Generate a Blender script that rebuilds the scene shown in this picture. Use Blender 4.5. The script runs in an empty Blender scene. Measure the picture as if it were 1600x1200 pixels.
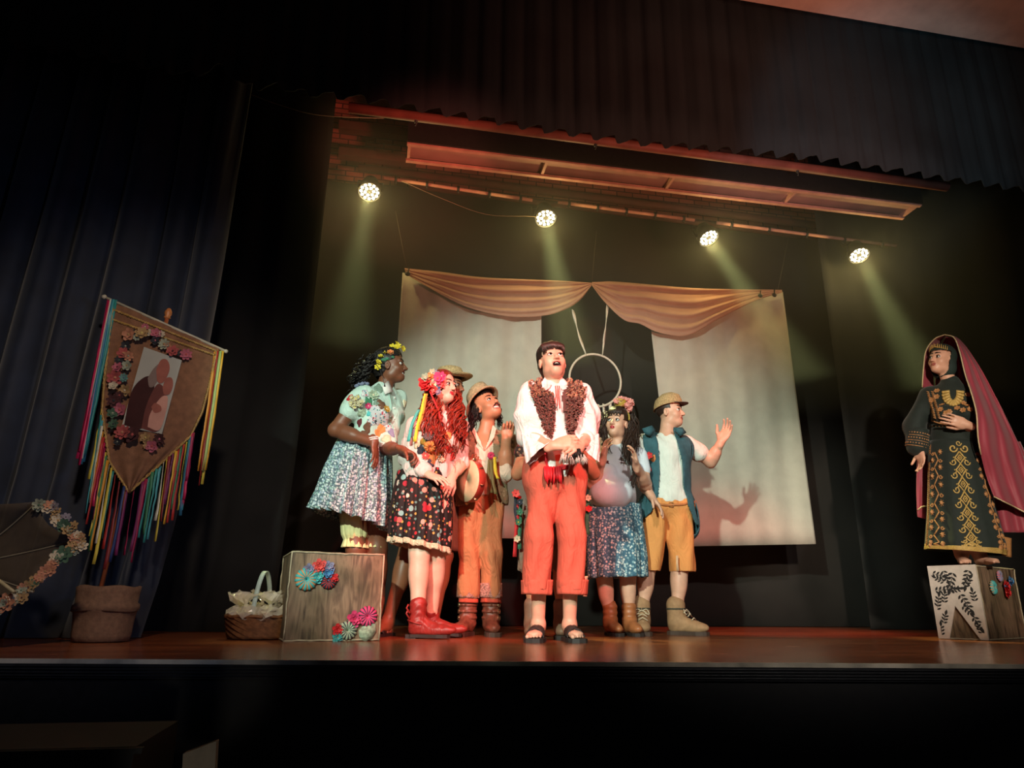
import bpy, math, random
import numpy as np
from math import sin, cos, tan, pi, radians, sqrt
from mathutils import Vector, Matrix
random.seed(7); RNG = np.random.default_rng(7)
sc = bpy.context.scene
col = bpy.data.collections.new('stage'); sc.collection.children.link(col)

# ------------------------------------------------------------------ camera
F = 1110.; PITCH = radians(17.3); YAW = radians(10.5); ROLL = radians(0.5); H = 0.19
def vn(v):
    v = np.asarray(v, float); return v / max(1e-9, np.linalg.norm(v))
FW = np.array((sin(YAW)*cos(PITCH), cos(YAW)*cos(PITCH), sin(PITCH)))
_r = np.array((cos(YAW), -sin(YAW), 0.)); _u = np.cross(_r, FW)
RT = cos(ROLL)*_r + sin(ROLL)*_u; UP = cos(ROLL)*_u - sin(ROLL)*_r
CAM = np.array((0, 0, H))
def ray(px, py): return FW + RT*(px-800)/F - UP*(py-600)/F
def at(px, py, Y):
    d = ray(px, py); return CAM + d*(Y/d[1])
def onfloor(px, py, z=0.):
    d = ray(px, py); return CAM + d*((z-H)/d[2])
def proj(P):
    q = np.asarray(P, float) - CAM; z = q @ FW
    return 800 + F*(q @ RT)/z, 600 - F*(q @ UP)/z
cd = bpy.data.cameras.new('camera'); cd.sensor_width = 36; cd.lens = 36*F/1600; cd.clip_start = .02; cd.clip_end = 200
co = bpy.data.objects.new('camera', cd); sc.collection.objects.link(co)
m = Matrix.Identity(4)
for i in range(3):
    m[i][0] = RT[i]; m[i][1] = UP[i]; m[i][2] = -FW[i]; m[i][3] = CAM[i]
co.matrix_world = m; sc.camera = co

# ------------------------------------------------------------------ view, world
vs = sc.view_settings; sc.display_settings.display_device = 'sRGB'
vs.view_transform = 'Standard'; vs.look = 'None'; vs.gamma = 1; vs.use_curve_mapping = False
vs.exposure = 0.0
w = bpy.data.worlds.new('dark_hall'); sc.world = w; w.use_nodes = True
bg = w.node_tree.nodes['Background']; bg.inputs[0].default_value = (.75, .8, 1, 1); bg.inputs[1].default_value = .011

# ------------------------------------------------------------------ spots on stage and hall, some of them added fills
def light(kind, name, loc, target, power, color, size=.12, cone=40, blend=.5):
    l = bpy.data.lights.new(name, kind); l.energy = power; l.color = color
    if kind == 'SPOT': l.spot_size = radians(cone); l.spot_blend = blend; l.shadow_soft_size = size
    elif kind == 'AREA': l.size = size
    else: l.shadow_soft_size = size
    o = bpy.data.objects.new(name, l); sc.collection.objects.link(o); o.location = loc
    if target is not None:
        o.rotation_euler = (Vector(target)-Vector(loc)).to_track_quat('-Z', 'Y').to_euler()
    return o
light('SPOT', 'house_spot_green_white', (-2.4, -2.2, 3.0), (1.3, 4.9, 1.15), 2150, (.80, 1, .84), .08, 31, .5)
light('SPOT', 'house_spot_neutral', (1.8, -3.0, 3.9), (1.8, 4.8, .9), 1000, (1, .93, .86), .10, 33, .5)
light('SPOT', 'overhead_red', (1.5, -.7, 3.4), (.72, 4.3, .85), 1600, (1, .10, .08), .07, 20, .4)
light('SPOT', 'overhead_red_right', (2.5, 3.0, 3.8), (3.25, 5.8, 0.0), 620, (1, .09, .05), .10, 34, .8)
light('SPOT', 'house_spot_queen', (1.0, -1.8, 2.0), (3.95, 4.3, 1.1), 1350, (1, .88, .70), .10, 20, .7)
light('SPOT', 'house_spot_banner', (-.3, .3, 2.6), (-1.3, 3.9, 1.0), 230, (1, .80, .62), .10, 50, .9)
light('SPOT', 'red_bounce_fill', (3.3, .7, .5), (2.0, 6.2, 4.5), 520, (1, .34, .22), .20, 52, .8)  # added low spot in place of red bounce off the stage floor
light('SPOT', 'wall_red_fill', (1.2, .6, .3), (-.5, 7.9, 5.5), 900, (1, .22, .15), .15, 17, .7)  # added spot, only to redden the rear brick wall
light('SPOT', 'overhead_red_floor', (.1, 2.0, 4.2), (.5, 4.7, 0), 420, (1, .08, .06), .08, 24, .6)
light('SPOT', 'board_fill', (-.1, .7, -.3), tuple(at(310, 1185, 1.9)), 9, (1, .9, .75), .05, 14, .5)  # added fill so the board end below the stage shows
light('SPOT', 'side_blue_wash', (.3, 1.3, .9), (-1.9, 4.3, .9), 34, (.38, .55, 1), .10, 70, .8)
light('SPOT', 'soffit_spill', (2.6, 1.2, 2.0), (3.6, 3.2, 4.3), 90, (1, .48, .34), .15, 80, .8)
light('SPOT', 'border_spill', (2.0, 1.2, 1.2), (3.6, 4.15, 3.5), 200, (.55, .85, 1), .10, 34, .5)

# ------------------------------------------------------------------ materials
MATS = {}
def lin(c):
    return tuple(((v/12.92) if v <= .04045 else ((v+.055)/1.055)**2.4) for v in c)
def hx(s):
    return lin(tuple(int(s[i:i+2], 16)/255 for i in (0, 2, 4)))
def mat(name, c=None, rough=.8, noise=.12, nscale=30, bump=.0, bscale=60, metal=0, emit=None, es=0, alpha=1, trans=0, sheen=0, stretch=None, coords='Object', spec=.5, wr=0.):
    if name in MATS: return MATS[name]
    if isinstance(c, str): c = hx(c)
    m = bpy.data.materials.new(name); m.use_nodes = True; MATS[name] = m
    nt = m.node_tree; b = nt.nodes['Principled BSDF']
    b.inputs['Roughness'].default_value = rough; b.inputs['Metallic'].default_value = metal
    b.inputs['Specular IOR Level'].default_value = spec
    b.inputs['Base Color'].default_value = (*c, 1)
    if sheen: b.inputs['Sheen Weight'].default_value = sheen
    if emit: b.inputs['Emission Color'].default_value = (*emit, 1); b.inputs['Emission Strength'].default_value = es
    if alpha < 1: b.inputs['Alpha'].default_value = alpha
    if trans: b.inputs['Transmission Weight'].default_value = trans
    tc = nt.nodes.new('ShaderNodeTexCoord'); mp = nt.nodes.new('ShaderNodeMapping')
    nt.links.new(tc.outputs[coords], mp.inputs[0])
    if stretch: mp.inputs['Scale'].default_value = stretch
    if noise:
        n = nt.nodes.new('ShaderNodeTexNoise'); n.inputs['Scale'].default_value = nscale; n.inputs['Detail'].default_value = 4
        nt.links.new(mp.outputs[0], n.inputs[0])
        r = nt.nodes.new('ShaderNodeMapRange'); r.inputs[1].default_value = .3; r.inputs[2].default_value = .7
        r.inputs[3].default_value = 1-noise*1.6; r.inputs[4].default_value = 1+noise
        nt.links.new(n.outputs[0], r.inputs[0])
        mx = nt.nodes.new('ShaderNodeVectorMath'); mx.operation = 'SCALE'; mx.inputs[0].default_value = c
        nt.links.new(r.outputs[0], mx.inputs[3]); nt.links.new(mx.outputs[0], b.inputs['Base Color'])
    if wr: wrinkle(m, wr)
    if bump:
        n2 = nt.nodes.new('ShaderNodeTexNoise'); n2.inputs['Scale'].default_value = bscale; n2.inputs['Detail'].default_value = 3
        nt.links.new(mp.outputs[0], n2.inputs[0])
        bp = nt.nodes.new('ShaderNodeBump'); bp.inputs['Strength'].default_value = bump; bp.inputs['Distance'].default_value = .01
        nt.links.new(n2.outputs[0], bp.inputs['Height']); nt.links.new(bp.outputs[0], b.inputs['Normal'])
    return m
def wrinkle(m, st, scale=11):
    nt = m.node_tree; b = nt.nodes['Principled BSDF']; tc = nt.nodes.new('ShaderNodeTexCoord'); mp = nt.nodes.new('ShaderNodeMapping'); mp.inputs['Scale'].default_value = (1.3, 1.3, .55)
    n = nt.nodes.new('ShaderNodeTexNoise'); n.inputs['Scale'].default_value = scale; n.inputs['Detail'].default_value = 2.5; n.inputs['Distortion'].default_value = 1.2
    mt = nt.nodes.new('ShaderNodeMath'); mt.operation = 'PINGPONG'; mt.inputs[1].default_value = .16
    nt.links.new(tc.outputs['Object'], mp.inputs[0]); nt.links.new(mp.outputs[0], n.inputs[0]); nt.links.new(n.outputs[0], mt.inputs[0])
    bp = nt.nodes.new('ShaderNodeBump'); bp.inputs['Strength'].default_value = min(1, st); bp.inputs['Distance'].default_value = .06*st
    nt.links.new(mt.outputs[0], bp.inputs['Height']); nt.links.new(bp.outputs[0], b.inputs['Normal'])
def ramp(nt, stops, interp='CONSTANT'):
    r = nt.nodes.new('ShaderNodeValToRGB'); r.color_ramp.interpolation = interp
    els = r.color_ramp.elements
    while len(els) > 1: els.remove(els[0])
    els[0].position = stops[0][0]; els[0].color = (*stops[0][1], 1)
    for p, c in stops[1:]:
        e = els.new(p); e.color = (*c, 1)
    return r
def dots(name, ground, cols, scale, thr, rough=.8, thr2=None, cols2=None, scale2=None):
    """printed cloth: round motifs of several colours on a ground"""
    if name in MATS: return MATS[name]
    m = bpy.data.materials.new(name); m.use_nodes = True; MATS[name] = m
    nt = m.node_tree; b = nt.nodes['Principled BSDF']; b.inputs['Roughness'].default_value = rough
    tc = nt.nodes.new('ShaderNodeTexCoord')
    def layer(below, scale, thr, cols):
        v = nt.nodes.new('ShaderNodeTexVoronoi'); v.inputs['Scale'].default_value = scale; v.inputs['Randomness'].default_value = .85
        nt.links.new(tc.outputs['Object'], v.inputs['Vector'])
        sep = nt.nodes.new('ShaderNodeSeparateColor'); nt.links.new(v.outputs['Color'], sep.inputs[0])
        r = ramp(nt, [(i/len(cols), hx(c)) for i, c in enumerate(cols)]); nt.links.new(sep.outputs[0], r.inputs[0])
        lt = nt.nodes.new('ShaderNodeMath'); lt.operation = 'LESS_THAN'; lt.inputs[1].default_value = thr
        nt.links.new(v.outputs['Distance'], lt.inputs[0])
        mx = nt.nodes.new('ShaderNodeMix'); mx.data_type = 'RGBA'
        nt.links.new(lt.outputs[0], mx.inputs['Factor']); nt.links.new(r.outputs[0], mx.inputs['B'])
        if isinstance(below, tuple): mx.inputs['A'].default_value = (*below, 1)
        else: nt.links.new(below, mx.inputs['A'])
        return mx.outputs['Result']
    o = hx(ground)
    if scale2: o = layer(o, scale2, thr2, cols2)
    o = layer(o, scale, thr, cols)
    nt.links.new(o, b.inputs['Base Color'])
    return m

# ------------------------------------------------------------------ meshes
def mesh_np(name, V, Q, mats=(), mi=None, smooth=True):
    me = bpy.data.meshes.new(name)
    V = np.asarray(V, np.float32); Q = np.asarray(Q, np.int32)
    me.vertices.add(len(V)); me.vertices.foreach_set('co', V.ravel())
    k = Q.shape[1]
    me.loops.add(Q.size); me.loops.foreach_set('vertex_index', Q.ravel())
    me.polygons.add(len(Q)); me.polygons.foreach_set('loop_start', np.arange(0, Q.size, k, dtype=np.int32))
    try: me.polygons.foreach_set('loop_total', np.full(len(Q), k, np.int32))
    except Exception: pass
    me.polygons.foreach_set('use_smooth', np.full(len(Q), smooth))
    if mi is not None: me.polygons.foreach_set('material_index', np.asarray(mi, np.int32))
    for x in mats: me.materials.append(x)
    me.update(calc_edges=True); me.validate()
    return me
def link(name, me, parent=None, base=None):
    o = bpy.data.objects.new(name, me); col.objects.link(o)
    if parent is not None: o.parent = parent
    return o
class MB:
    """collects polygons, builds one mesh object"""
    def __init__(s): s.v = []; s.f = []; s.m = []; s.n = 0
    def add(s, V, Fc, mi=0):
        V = np.asarray(V, float).reshape(-1, 3)
        s.v.append(V); s.f += [tuple(int(i)+s.n for i in f) for f in Fc]; s.m += [mi]*len(Fc); s.n += len(V); return s
    def build(s, name, mats, parent=None, org=None, smooth=True, solid=0):
        V = np.concatenate(s.v)
        if org is not None: V = V-np.asarray(org)
        me = bpy.data.meshes.new(name); me.from_pydata(V.tolist(), [], s.f)
        if not isinstance(mats, (list, tuple)): mats = [mats]
        for x in mats: me.materials.append(x)
        me.polygons.foreach_set('material_index', s.m)
        me.polygons.foreach_set('use_smooth', [smooth]*len(s.f)); me.update()
        o = link(name, me, parent)
        if solid: md = o.modifiers.new('thick', 'SOLIDIFY'); md.thickness = solid; md.offset = 0
        return o
    def box(s, c, h, R=None, mi=0):
        c = np.asarray(c, float); R = np.eye(3) if R is None else np.asarray(R)
        V = [c + R @ (np.array((x, y, z))*h) for x in (-1, 1) for y in (-1, 1) for z in (-1, 1)]
        return s.add(V, [(0, 1, 3, 2), (4, 6, 7, 5), (0, 4, 5, 1), (2, 3, 7, 6), (0, 2, 6, 4), (1, 5, 7, 3)], mi)
    def hexa(s, P8, mi=0):
        return s.add(P8, [(0, 1, 2, 3), (7, 6, 5, 4), (0, 4, 5, 1), (1, 5, 6, 2), (2, 6, 7, 3), (3, 7, 4, 0)], mi)
    def tube(s, pts, r, n=6, mi=0, cap=True, flat=1., fn=None):
        P = np.asarray(pts, float); k = len(P)
        r = np.full(k, r) if np.isscalar(r) else np.asarray(r, float)
        T = np.gradient(P, axis=0); T /= np.maximum(1e-9, np.linalg.norm(T, axis=1))[:, None]
        a = np.array((0, 0, 1.)) if fn is None else np.asarray(fn, float)
        if abs(a @ T[0]) > .95: a = np.array((0, 1., 0))
        V = []
        for i in range(k):
            x = a - T[i]*(a @ T[i]); x = vn(x) if np.linalg.norm(x) > 1e-4 else vn(np.cross(T[i], (1, .3, .2))); a = x
            y = np.cross(T[i], x)
            for j in range(n):
                t = 2*pi*j/n; V.append(P[i] + r[i]*(cos(t)*x*flat + sin(t)*y))
        fs = [(i*n+j, i*n+(j+1) % n, (i+1)*n+(j+1) % n, (i+1)*n+j) for i in range(k-1) for j in range(n)]
        if cap: fs += [tuple(range(n))[::-1], tuple((k-1)*n+j for j in range(n))]
        return s.add(V, fs, mi)
    def ell(s, c, r, R=None, nu=10, nv=7, mi=0):
        c = np.asarray(c, float); R = np.eye(3) if R is None else np.asarray(R); r = np.ones(3)*r
        V = [c+R @ (r*np.array((0, 0, 1)))]
        for i in range(1, nv):
            for j in range(nu):
                a, b = pi*i/nv, 2*pi*j/nu
                V.append(c+R @ (r*np.array((sin(a)*cos(b), sin(a)*sin(b), cos(a)))))
        V.append(c-R @ (r*np.array((0, 0, 1)))); L = len(V)-1
        fs = [(0, 1+j, 1+(j+1) % nu) for j in range(nu)]
        fs += [(1+i*nu+j, 1+(i+1)*nu+j, 1+(i+1)*nu+(j+1) % nu, 1+i*nu+(j+1) % nu) for i in range(nv-2) for j in range(nu)]
        b = 1+(nv-2)*nu; fs += [(L, b+(j+1) % nu, b+j) for j in range(nu)]
        return s.add(V, fs, mi)
    def grid(s, G, mi=0, closed=False):
        G = np.asarray(G, float); a, b = G.shape[:2]
        fs = []
        for i in range(a-1):
            for j in range(b if closed else b-1):
                fs.append((i*b+j, i*b+(j+1) % b, (i+1)*b+(j+1) % b, (i+1)*b+j))
        return s.add(G.reshape(-1, 3), fs, mi)
    def ribbon(s, pts, wv, mi=0):
        P = np.asarray(pts, float); W = np.asarray(wv, float)
        if W.ndim == 1: W = np.tile(W, (len(P), 1))
        return s.grid(np.stack([P-W, P+W], 1), mi)
    def lathe(s, c, prof, n=20, R=None, mi=0):
        c = np.asarray(c, float); R = np.eye(3) if R is None else np.asarray(R)
        G = [[c+R @ np.array((r*cos(2*pi*j/n), r*sin(2*pi*j/n), z)) for j in range(n)] for r, z in prof]
        return s.grid(G, mi, True)
    def flower(s, c, nrm, Rr, n=7, mi=0, mc=1, cup=.35, rot=0):
        c = np.asarray(c, float); z = vn(nrm); x = vn(np.cross(z, (.3, .2, 1))); y = np.cross(z, x)
        for k in range(n):
            a = 2*pi*k/n+rot
            d = cos(a)*x+sin(a)*y; e = np.cross(z, d); wd = Rr*sin(pi/n)*1.15
            V = [c+z*.001, c+d*Rr*.55+e*wd*.75+z*Rr*cup*.6, c+d*Rr+e*wd*.4+z*Rr*cup, c+d*Rr*1.06+z*Rr*cup*.8, c+d*Rr-e*wd*.4+z*Rr*cup, c+d*Rr*.55-e*wd*.75+z*Rr*cup*.6, c+d*Rr*.6+z*Rr*cup*.25]
            s.add(V, [(0, 1, 6), (1, 2, 6), (2, 3, 6), (3, 4, 6), (4, 5, 6), (5, 0, 6)], mi)
        s.ell(c+z*Rr*.16, (Rr*.24,)*3, nu=6, nv=4, mi=mc); return s
    def rosette(s, c, nrm, Rr, mi=0, mc=1, folds=14):
        """gathered round of cloth with a pinched middle"""
        c = np.asarray(c, float); z = vn(nrm); x = vn(np.cross(z, (.3, .2, 1))); y = np.cross(z, x)
        G = []
        for rr, h in ((.05, .06), (.22, .26), (.55, .34), (.85, .22), (1, .04), (.96, -.05)):
            row = []
            for j in range(folds*3):
                a = 2*pi*j/(folds*3); q = 1+.05*cos(a*folds)
                row.append(c+Rr*rr*q*(cos(a)*x+sin(a)*y)+z*Rr*(h+.1*cos(a*folds)*min(1, rr*1.6)*(rr < .98)))
            G.append(row)
        G = np.array(G); n = folds*3; a, b = G.shape[:2]
        fs = [[], []]
        for i in range(a-1):
            for j in range(b):
                fs[(j % 3 == 1) and i > 0].append((i*b+j, i*b+(j+1) % b, (i+1)*b+(j+1) % b, (i+1)*b+j))
        s.add(G.reshape(-1, 3), fs[0], mi); s.add(G.reshape(-1, 3), fs[1], mc); return s
def bez(pts, n=16):
    """smooth curve through points (Catmull-Rom)"""
    P = np.asarray(pts, float); P = np.vstack([2*P[0]-P[1], P, 2*P[-1]-P[-2]]); out = []
    ns = max(1, (n-1)//(len(P)-3))
    for i in range(1, len(P)-2):
        for t in np.linspace(0, 1, ns, endpoint=False):
            a, b, c, d = P[i-1:i+3]
            out.append(.5*((2*b)+(c-a)*t+(2*a-5*b+4*c-d)*t*t+(3*b-a-3*c+d)*t**3))
    out.append(P[-2]); return np.array(out)
def interp_curve(pts, t):
    P = np.asarray(pts, float); x = np.linspace(0, 1, len(P)); return np.stack([np.interp(t, x, P[:, i]) for i in range(P.shape[1])], -1)
def root(name, loc, label, cat, group=None):
    o = bpy.data.objects.new(name, None); col.objects.link(o); o.location = loc; o.empty_display_size = .1
    o['label'] = label; o['category'] = cat
    if group: o['group'] = group
    return o
def struct(o): o['kind'] = 'structure'; return o
def tagt(o, label, cat, group=None):
    o['label'] = label; o['category'] = cat
    if group: o['group'] = group
    return o
def recenter(o, loc):
    """put the origin of a one-mesh thing at loc, geometry stays"""
    me = o.data; L = Vector(loc); me.transform(Matrix.Translation(-L)); o.location = L; return o

# ------------------------------------------------------------------ smooth solids: signed distance, surface nets
class SDF:
    def __init__(s): s.p = []; s.disp = None; s.dispamp = 0
    def cap(s, a, b, ra, rb=None, k=.02, n=None, sq=1., op=0):
        rb = ra if rb is None else rb
        a = np.asarray(a, float); b = np.asarray(b, float)
        nn = None if n is None else vn(n)
        s.p.append(('c', a, b, ra, rb, k, nn, sq, op, (a+b)/2, np.linalg.norm(b-a)/2+max(ra, rb)*max(1, sq))); return s
    def ell(s, c, r, R=None, k=.02, op=0):
        c = np.asarray(c, float); r = np.asarray(r, float); R = np.eye(3) if R is None else np.asarray(R, float)
        s.p.append(('e', c, r, R, None, k, None, 1, op, c, r.max())); return s
    def ev(s, P, sub=None):
        d = np.full(len(P), 9., np.float64)
        for p in (s.p if sub is None else sub):
            if p[0] == 'c':
                a, b, ra, rb, k, n, sq, op = p[1:9]; ab = b-a; L = ab @ ab
                v = P-a; t = np.clip((v @ ab)/max(L, 1e-12), 0, 1); v = v-t[:, None]*ab
                if n is not None: v = v+(v @ n)[:, None]*n*(1/sq-1)
                e = np.sqrt((v*v).sum(1))-(ra+(rb-ra)*t)
                if sq < 1: e = e*(.35+.65*sq)
            else:
                c, r, R = p[1:4]; k = p[5]; op = p[8]
                q = (P-c) @ R.T; q1 = q/r; k0 = np.sqrt((q1*q1).sum(1)); q2 = q1/r; k1 = np.sqrt((q2*q2).sum(1))
                e = k0*(k0-1)/np.maximum(k1, 1e-9)
            if op == 0:
                h = np.clip(.5+.5*(e-d)/k, 0, 1); d = e*(1-h)+d*h-k*h*(1-h)
            else:
                h = np.clip(.5-.5*(d+e)/k, 0, 1); d = d*(1-h)-e*h+k*h*(1-h)
        if s.disp is not None: d = d+s.disp(P)
        return d
    def bounds(s):
        A = [p[9]-p[10] for p in s.p if p[8] == 0]; B = [p[9]+p[10] for p in s.p if p[8] == 0]
        return np.min(A, 0)-.03, np.max(B, 0)+.03
    def mesh(s, h):
        lo, hi = s.bounds(); B = 10
        nb = np.ceil((hi-lo)/(h*B)).astype(int); N = nb*B+1
        D = np.full(N, 9., np.float32)
        bc = np.stack(np.meshgrid(*[lo[i]+(np.arange(nb[i])+.5)*h*B for i in range(3)], indexing='ij'), -1).reshape(-1, 3)
        bd = s.ev(bc); rad = h*B*.87
        act = np.abs(bd) < rad*1.75+s.dispamp
        inside = bd < 0
        cs = np.array([p[9] for p in s.p]); rs = np.array([p[10]+p[5] for p in s.p])
        g = np.arange(B+1)*h; G = np.stack(np.meshgrid(g, g, g, indexing='ij'), -1).reshape(-1, 3)
        ids = np.stack(np.meshgrid(*[np.arange(n) for n in nb], indexing='ij'), -1).reshape(-1, 3)
        for q in np.nonzero(inside & ~act)[0]:
            i, j, k = ids[q]*B; D[i:i+B+1, j:j+B+1, k:k+B+1] = -9
        for q in np.nonzero(act)[0]:
            c = bc[q]; near = np.linalg.norm(cs-c, axis=1) < rs+rad+.03+max(0, bd[q])
            sub = [s.p[t] for t in np.nonzero(near)[0]]
            if not sub: continue
            i, j, k = ids[q]*B
            D[i:i+B+1, j:j+B+1, k:k+B+1] = s.ev(G+lo+np.array((i, j, k))*h, sub).reshape(B+1, B+1, B+1)
        Sg = D < 0
        c8 = np.zeros(np.array(N)-1, np.int8)
        for dx in (0, 1):
            for dy in (0, 1):
                for dz in (0, 1):
                    c8 += Sg[dx:N[0]-1+dx, dy:N[1]-1+dy, dz:N[2]-1+dz]
        cell = (c8 > 0) & (c8 < 8); ci = np.argwhere(cell)
        idx = -np.ones(cell.shape, np.int32); idx[cell] = np.arange(len(ci))
        acc = np.zeros((len(ci), 3)); cnt = np.zeros(len(ci))
        cor = [(x, y, z) for x in (0, 1) for y in (0, 1) for z in (0, 1)]
        vals = {c: D[ci[:, 0]+c[0], ci[:, 1]+c[1], ci[:, 2]+c[2]].astype(float) for c in cor}
        for a in cor:
            for ax in range(3):
                if a[ax]: continue
                b = list(a); b[ax] = 1; b = tuple(b); va, vb = vals[a], vals[b]
                x = (va < 0) != (vb < 0); t = np.where(x, va/np.where(va-vb == 0, 1, va-vb), 0); t = np.clip(t, 0, 1)
                p = np.tile(np.array(a, float), (len(ci), 1)); p[:, ax] += t
                acc += p*x[:, None]; cnt += x
        V = lo+(ci+acc/np.maximum(cnt, 1)[:, None])*h
        Q = []
        for ax in range(3):
            u, v = (ax+1) % 3, (ax+2) % 3
            sl = [slice(None)]*3; s2 = [slice(None)]*3; sl[ax] = slice(0, -1); s2[ax] = slice(1, None)
            A = Sg[tuple(sl)]; Bq = Sg[tuple(s2)]
            e = np.argwhere(A != Bq); ok = (e[:, u] > 0) & (e[:, v] > 0) & (e[:, u] < N[u]-1) & (e[:, v] < N[v]-1); e = e[ok]
            fl = A[e[:, 0], e[:, 1], e[:, 2]]
            def at_(du, dv):
                k = e.copy(); k[:, u] -= du; k[:, v] -= dv; return idx[k[:, 0], k[:, 1], k[:, 2]]
            q = np.stack([at_(1, 1), at_(0, 1), at_(0, 0), at_(1, 0)], 1); q[~fl] = q[~fl][:, ::-1]; Q.append(q)
        Q = np.concatenate(Q); Q = Q[(Q >= 0).all(1)]
        return V, Q
    def grad(s, P):
        e = .002; g = np.stack([s.ev(P+d)-s.ev(P-d) for d in (np.eye(3)*e)], 1)
        return g/np.maximum(1e-9, np.linalg.norm(g, axis=1))[:, None]
    def trace(s, o, d, tmax=9, t0=0):
        """first point of the surface along rays"""
        d = np.atleast_2d(d).astype(float); d = d/np.linalg.norm(d, axis=1)[:, None]; o = np.broadcast_to(np.asarray(o, float), d.shape)
        t = np.full(len(d), float(t0))
        for _ in range(50):
            v = s.ev(o+d*t[:, None]); t = t+v*.8
            if np.abs(v).max() < 4e-4: break
        P = o+d*t[:, None]; return P, s.grad(P), np.abs(s.ev(P)) < .006
    def hit(s, px, py):
        P, N, ok = s.trace(CAM, ray(px, py)[None], t0=2.5)
        if not ok[0]:
            d = vn(ray(px, py)); t = np.linspace(2.5, 8, 500); v = s.ev(CAM+d*t[:, None]); P = s.settle((CAM+d*t[v.argmin()])[None], 0); N = s.grad(P)
        return P[0], N[0]
    def settle(s, P, off=.003):
        for _ in range(3):
            P = P-s.grad(P)*s.ev(P)[:, None]
        return P+s.grad(P)*off
def compact(V, Q, keep):
    Q = Q[keep]; u, inv = np.unique(Q, return_inverse=True); return V[u], inv.reshape(Q.shape)

# ================================================================== STAGE SHELL
def wood_floor():
    m = bpy.data.materials.new('polished_red_brown_boards'); m.use_nodes = True; nt = m.node_tree; b = nt.nodes['Principled BSDF']
    tc = nt.nodes.new('ShaderNodeTexCoord')
    br = nt.nodes.new('ShaderNodeTexBrick'); br.inputs['Scale'].default_value = 1; br.inputs['Brick Width'].default_value = 2.4; br.inputs['Row Height'].default_value = .11
    br.inputs['Mortar Size'].default_value = .003; br.inputs['Color1'].default_value = (*hx('a05a34'), 1); br.inputs['Color2'].default_value = (*hx('7c4024'), 1); br.inputs['Mortar'].default_value = (.01, .006, .004, 1)
    nt.links.new(tc.outputs['Object'], br.inputs['Vector'])
    mp = nt.nodes.new('ShaderNodeMapping'); mp.inputs['Scale'].default_value = (1.5, 26, 1); nt.links.new(tc.outputs['Object'], mp.inputs[0])
    n = nt.nodes.new('ShaderNodeTexNoise'); n.inputs['Scale'].default_value = 3; n.inputs['Detail'].default_value = 5; nt.links.new(mp.outputs[0], n.inputs[0])
    mx = nt.nodes.new('ShaderNodeMix'); mx.data_type = 'RGBA'; mx.blend_type = 'MULTIPLY'; mx.inputs['Factor'].default_value = .7
    rp = ramp(nt, [(.3, (.45, .4, .38)), (.7, (1.3, 1.2, 1.1))], 'LINEAR'); nt.links.new(n.outputs[0], rp.inputs[0])
    nt.links.new(br.outputs[0], mx.inputs['A']); nt.links.new(rp.outputs[0], mx.inputs['B']); nt.links.new(mx.outputs['Result'], b.inputs['Base Color'])
    r2 = nt.nodes.new('ShaderNodeMapRange'); r2.inputs[3].default_value = .10; r2.inputs[4].default_value = .34; nt.links.new(n.outputs[0], r2.inputs[0]); nt.links.new(r2.outputs[0], b.inputs['Roughness'])
    bp = nt.nodes.new('ShaderNodeBump'); bp.inputs['Strength'].default_value = .18; bp.inputs['Distance'].default_value = .004; nt.links.new(n.outputs[0], bp.inputs['Height']); nt.links.new(bp.outputs[0], b.inputs['Normal'])
    return m
LA, LB = onfloor(0, 1030), onfloor(1600, 1039)
def lip(x): return LA[1]+(LB[1]-LA[1])*(x-LA[0])/(LB[0]-LA[0])
X0, X1 = -6., 9.5
BLK = mat('black_paint', (.012, .011, .011), .55, .2)
b = MB(); xs = np.linspace(X0, X1, 12)
for i in range(11):
    a, c = xs[i], xs[i+1]
    b.hexa([(a, lip(a), -.04), (c, lip(c), -.04), (c, 8, -.04), (a, 8, -.04), (a, lip(a), 0), (c, lip(c), 0), (c, 8, 0), (a, 8, 0)][::1])
fl = struct(b.build('floor', wood_floor(), smooth=False))
def lipbox(y0, y1, z0, z1):
    q = MB(); q.hexa([(X0, lip(X0)+y0, z0), (X1, lip(X1)+y0, z0), (X1, lip(X1)+y1, z0), (X0, lip(X0)+y1, z0), (X0, lip(X0)+y0, z1), (X1, lip(X1)+y0, z1), (X1, lip(X1)+y1, z1), (X0, lip(X0)+y1, z1)]); return q
tr = struct(lipbox(-.012, -.001, -.012, .003).build('trim_1', mat('worn_metal_edge', hx('c4b8a4'), .5, .35, nscale=8), smooth=False))
rib = lipbox(-.010, -.001, -.058, -.013)
for k in range(4): rib.v.append(np.zeros((0, 3)))
tr2 = struct(rib.build('trim_2', mat('black_rubber', (.02, .02, .022), .4, .2), smooth=False))
b = MB()
for k in range(4):
    z = -.02-k*.01
    b.tube([(x, lip(x)-.0125, z) for x in np.linspace(X0, X1, 20)], .0022, 5)
g = b.build('groove_ridge', mat('black_rubber'), tr2); g['kind'] = 'stuff'
wf = struct(lipbox(.0, .05, -1.05, -.0585).build('wall_front', BLK, smooth=False))
b = MB(); b.box((1.5, 0, -1.1), (8, 3.2, .05)); struct(b.build('floor_hall', mat('dark_carpet', (.02, .012, .012), .95), smooth=False))

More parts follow.
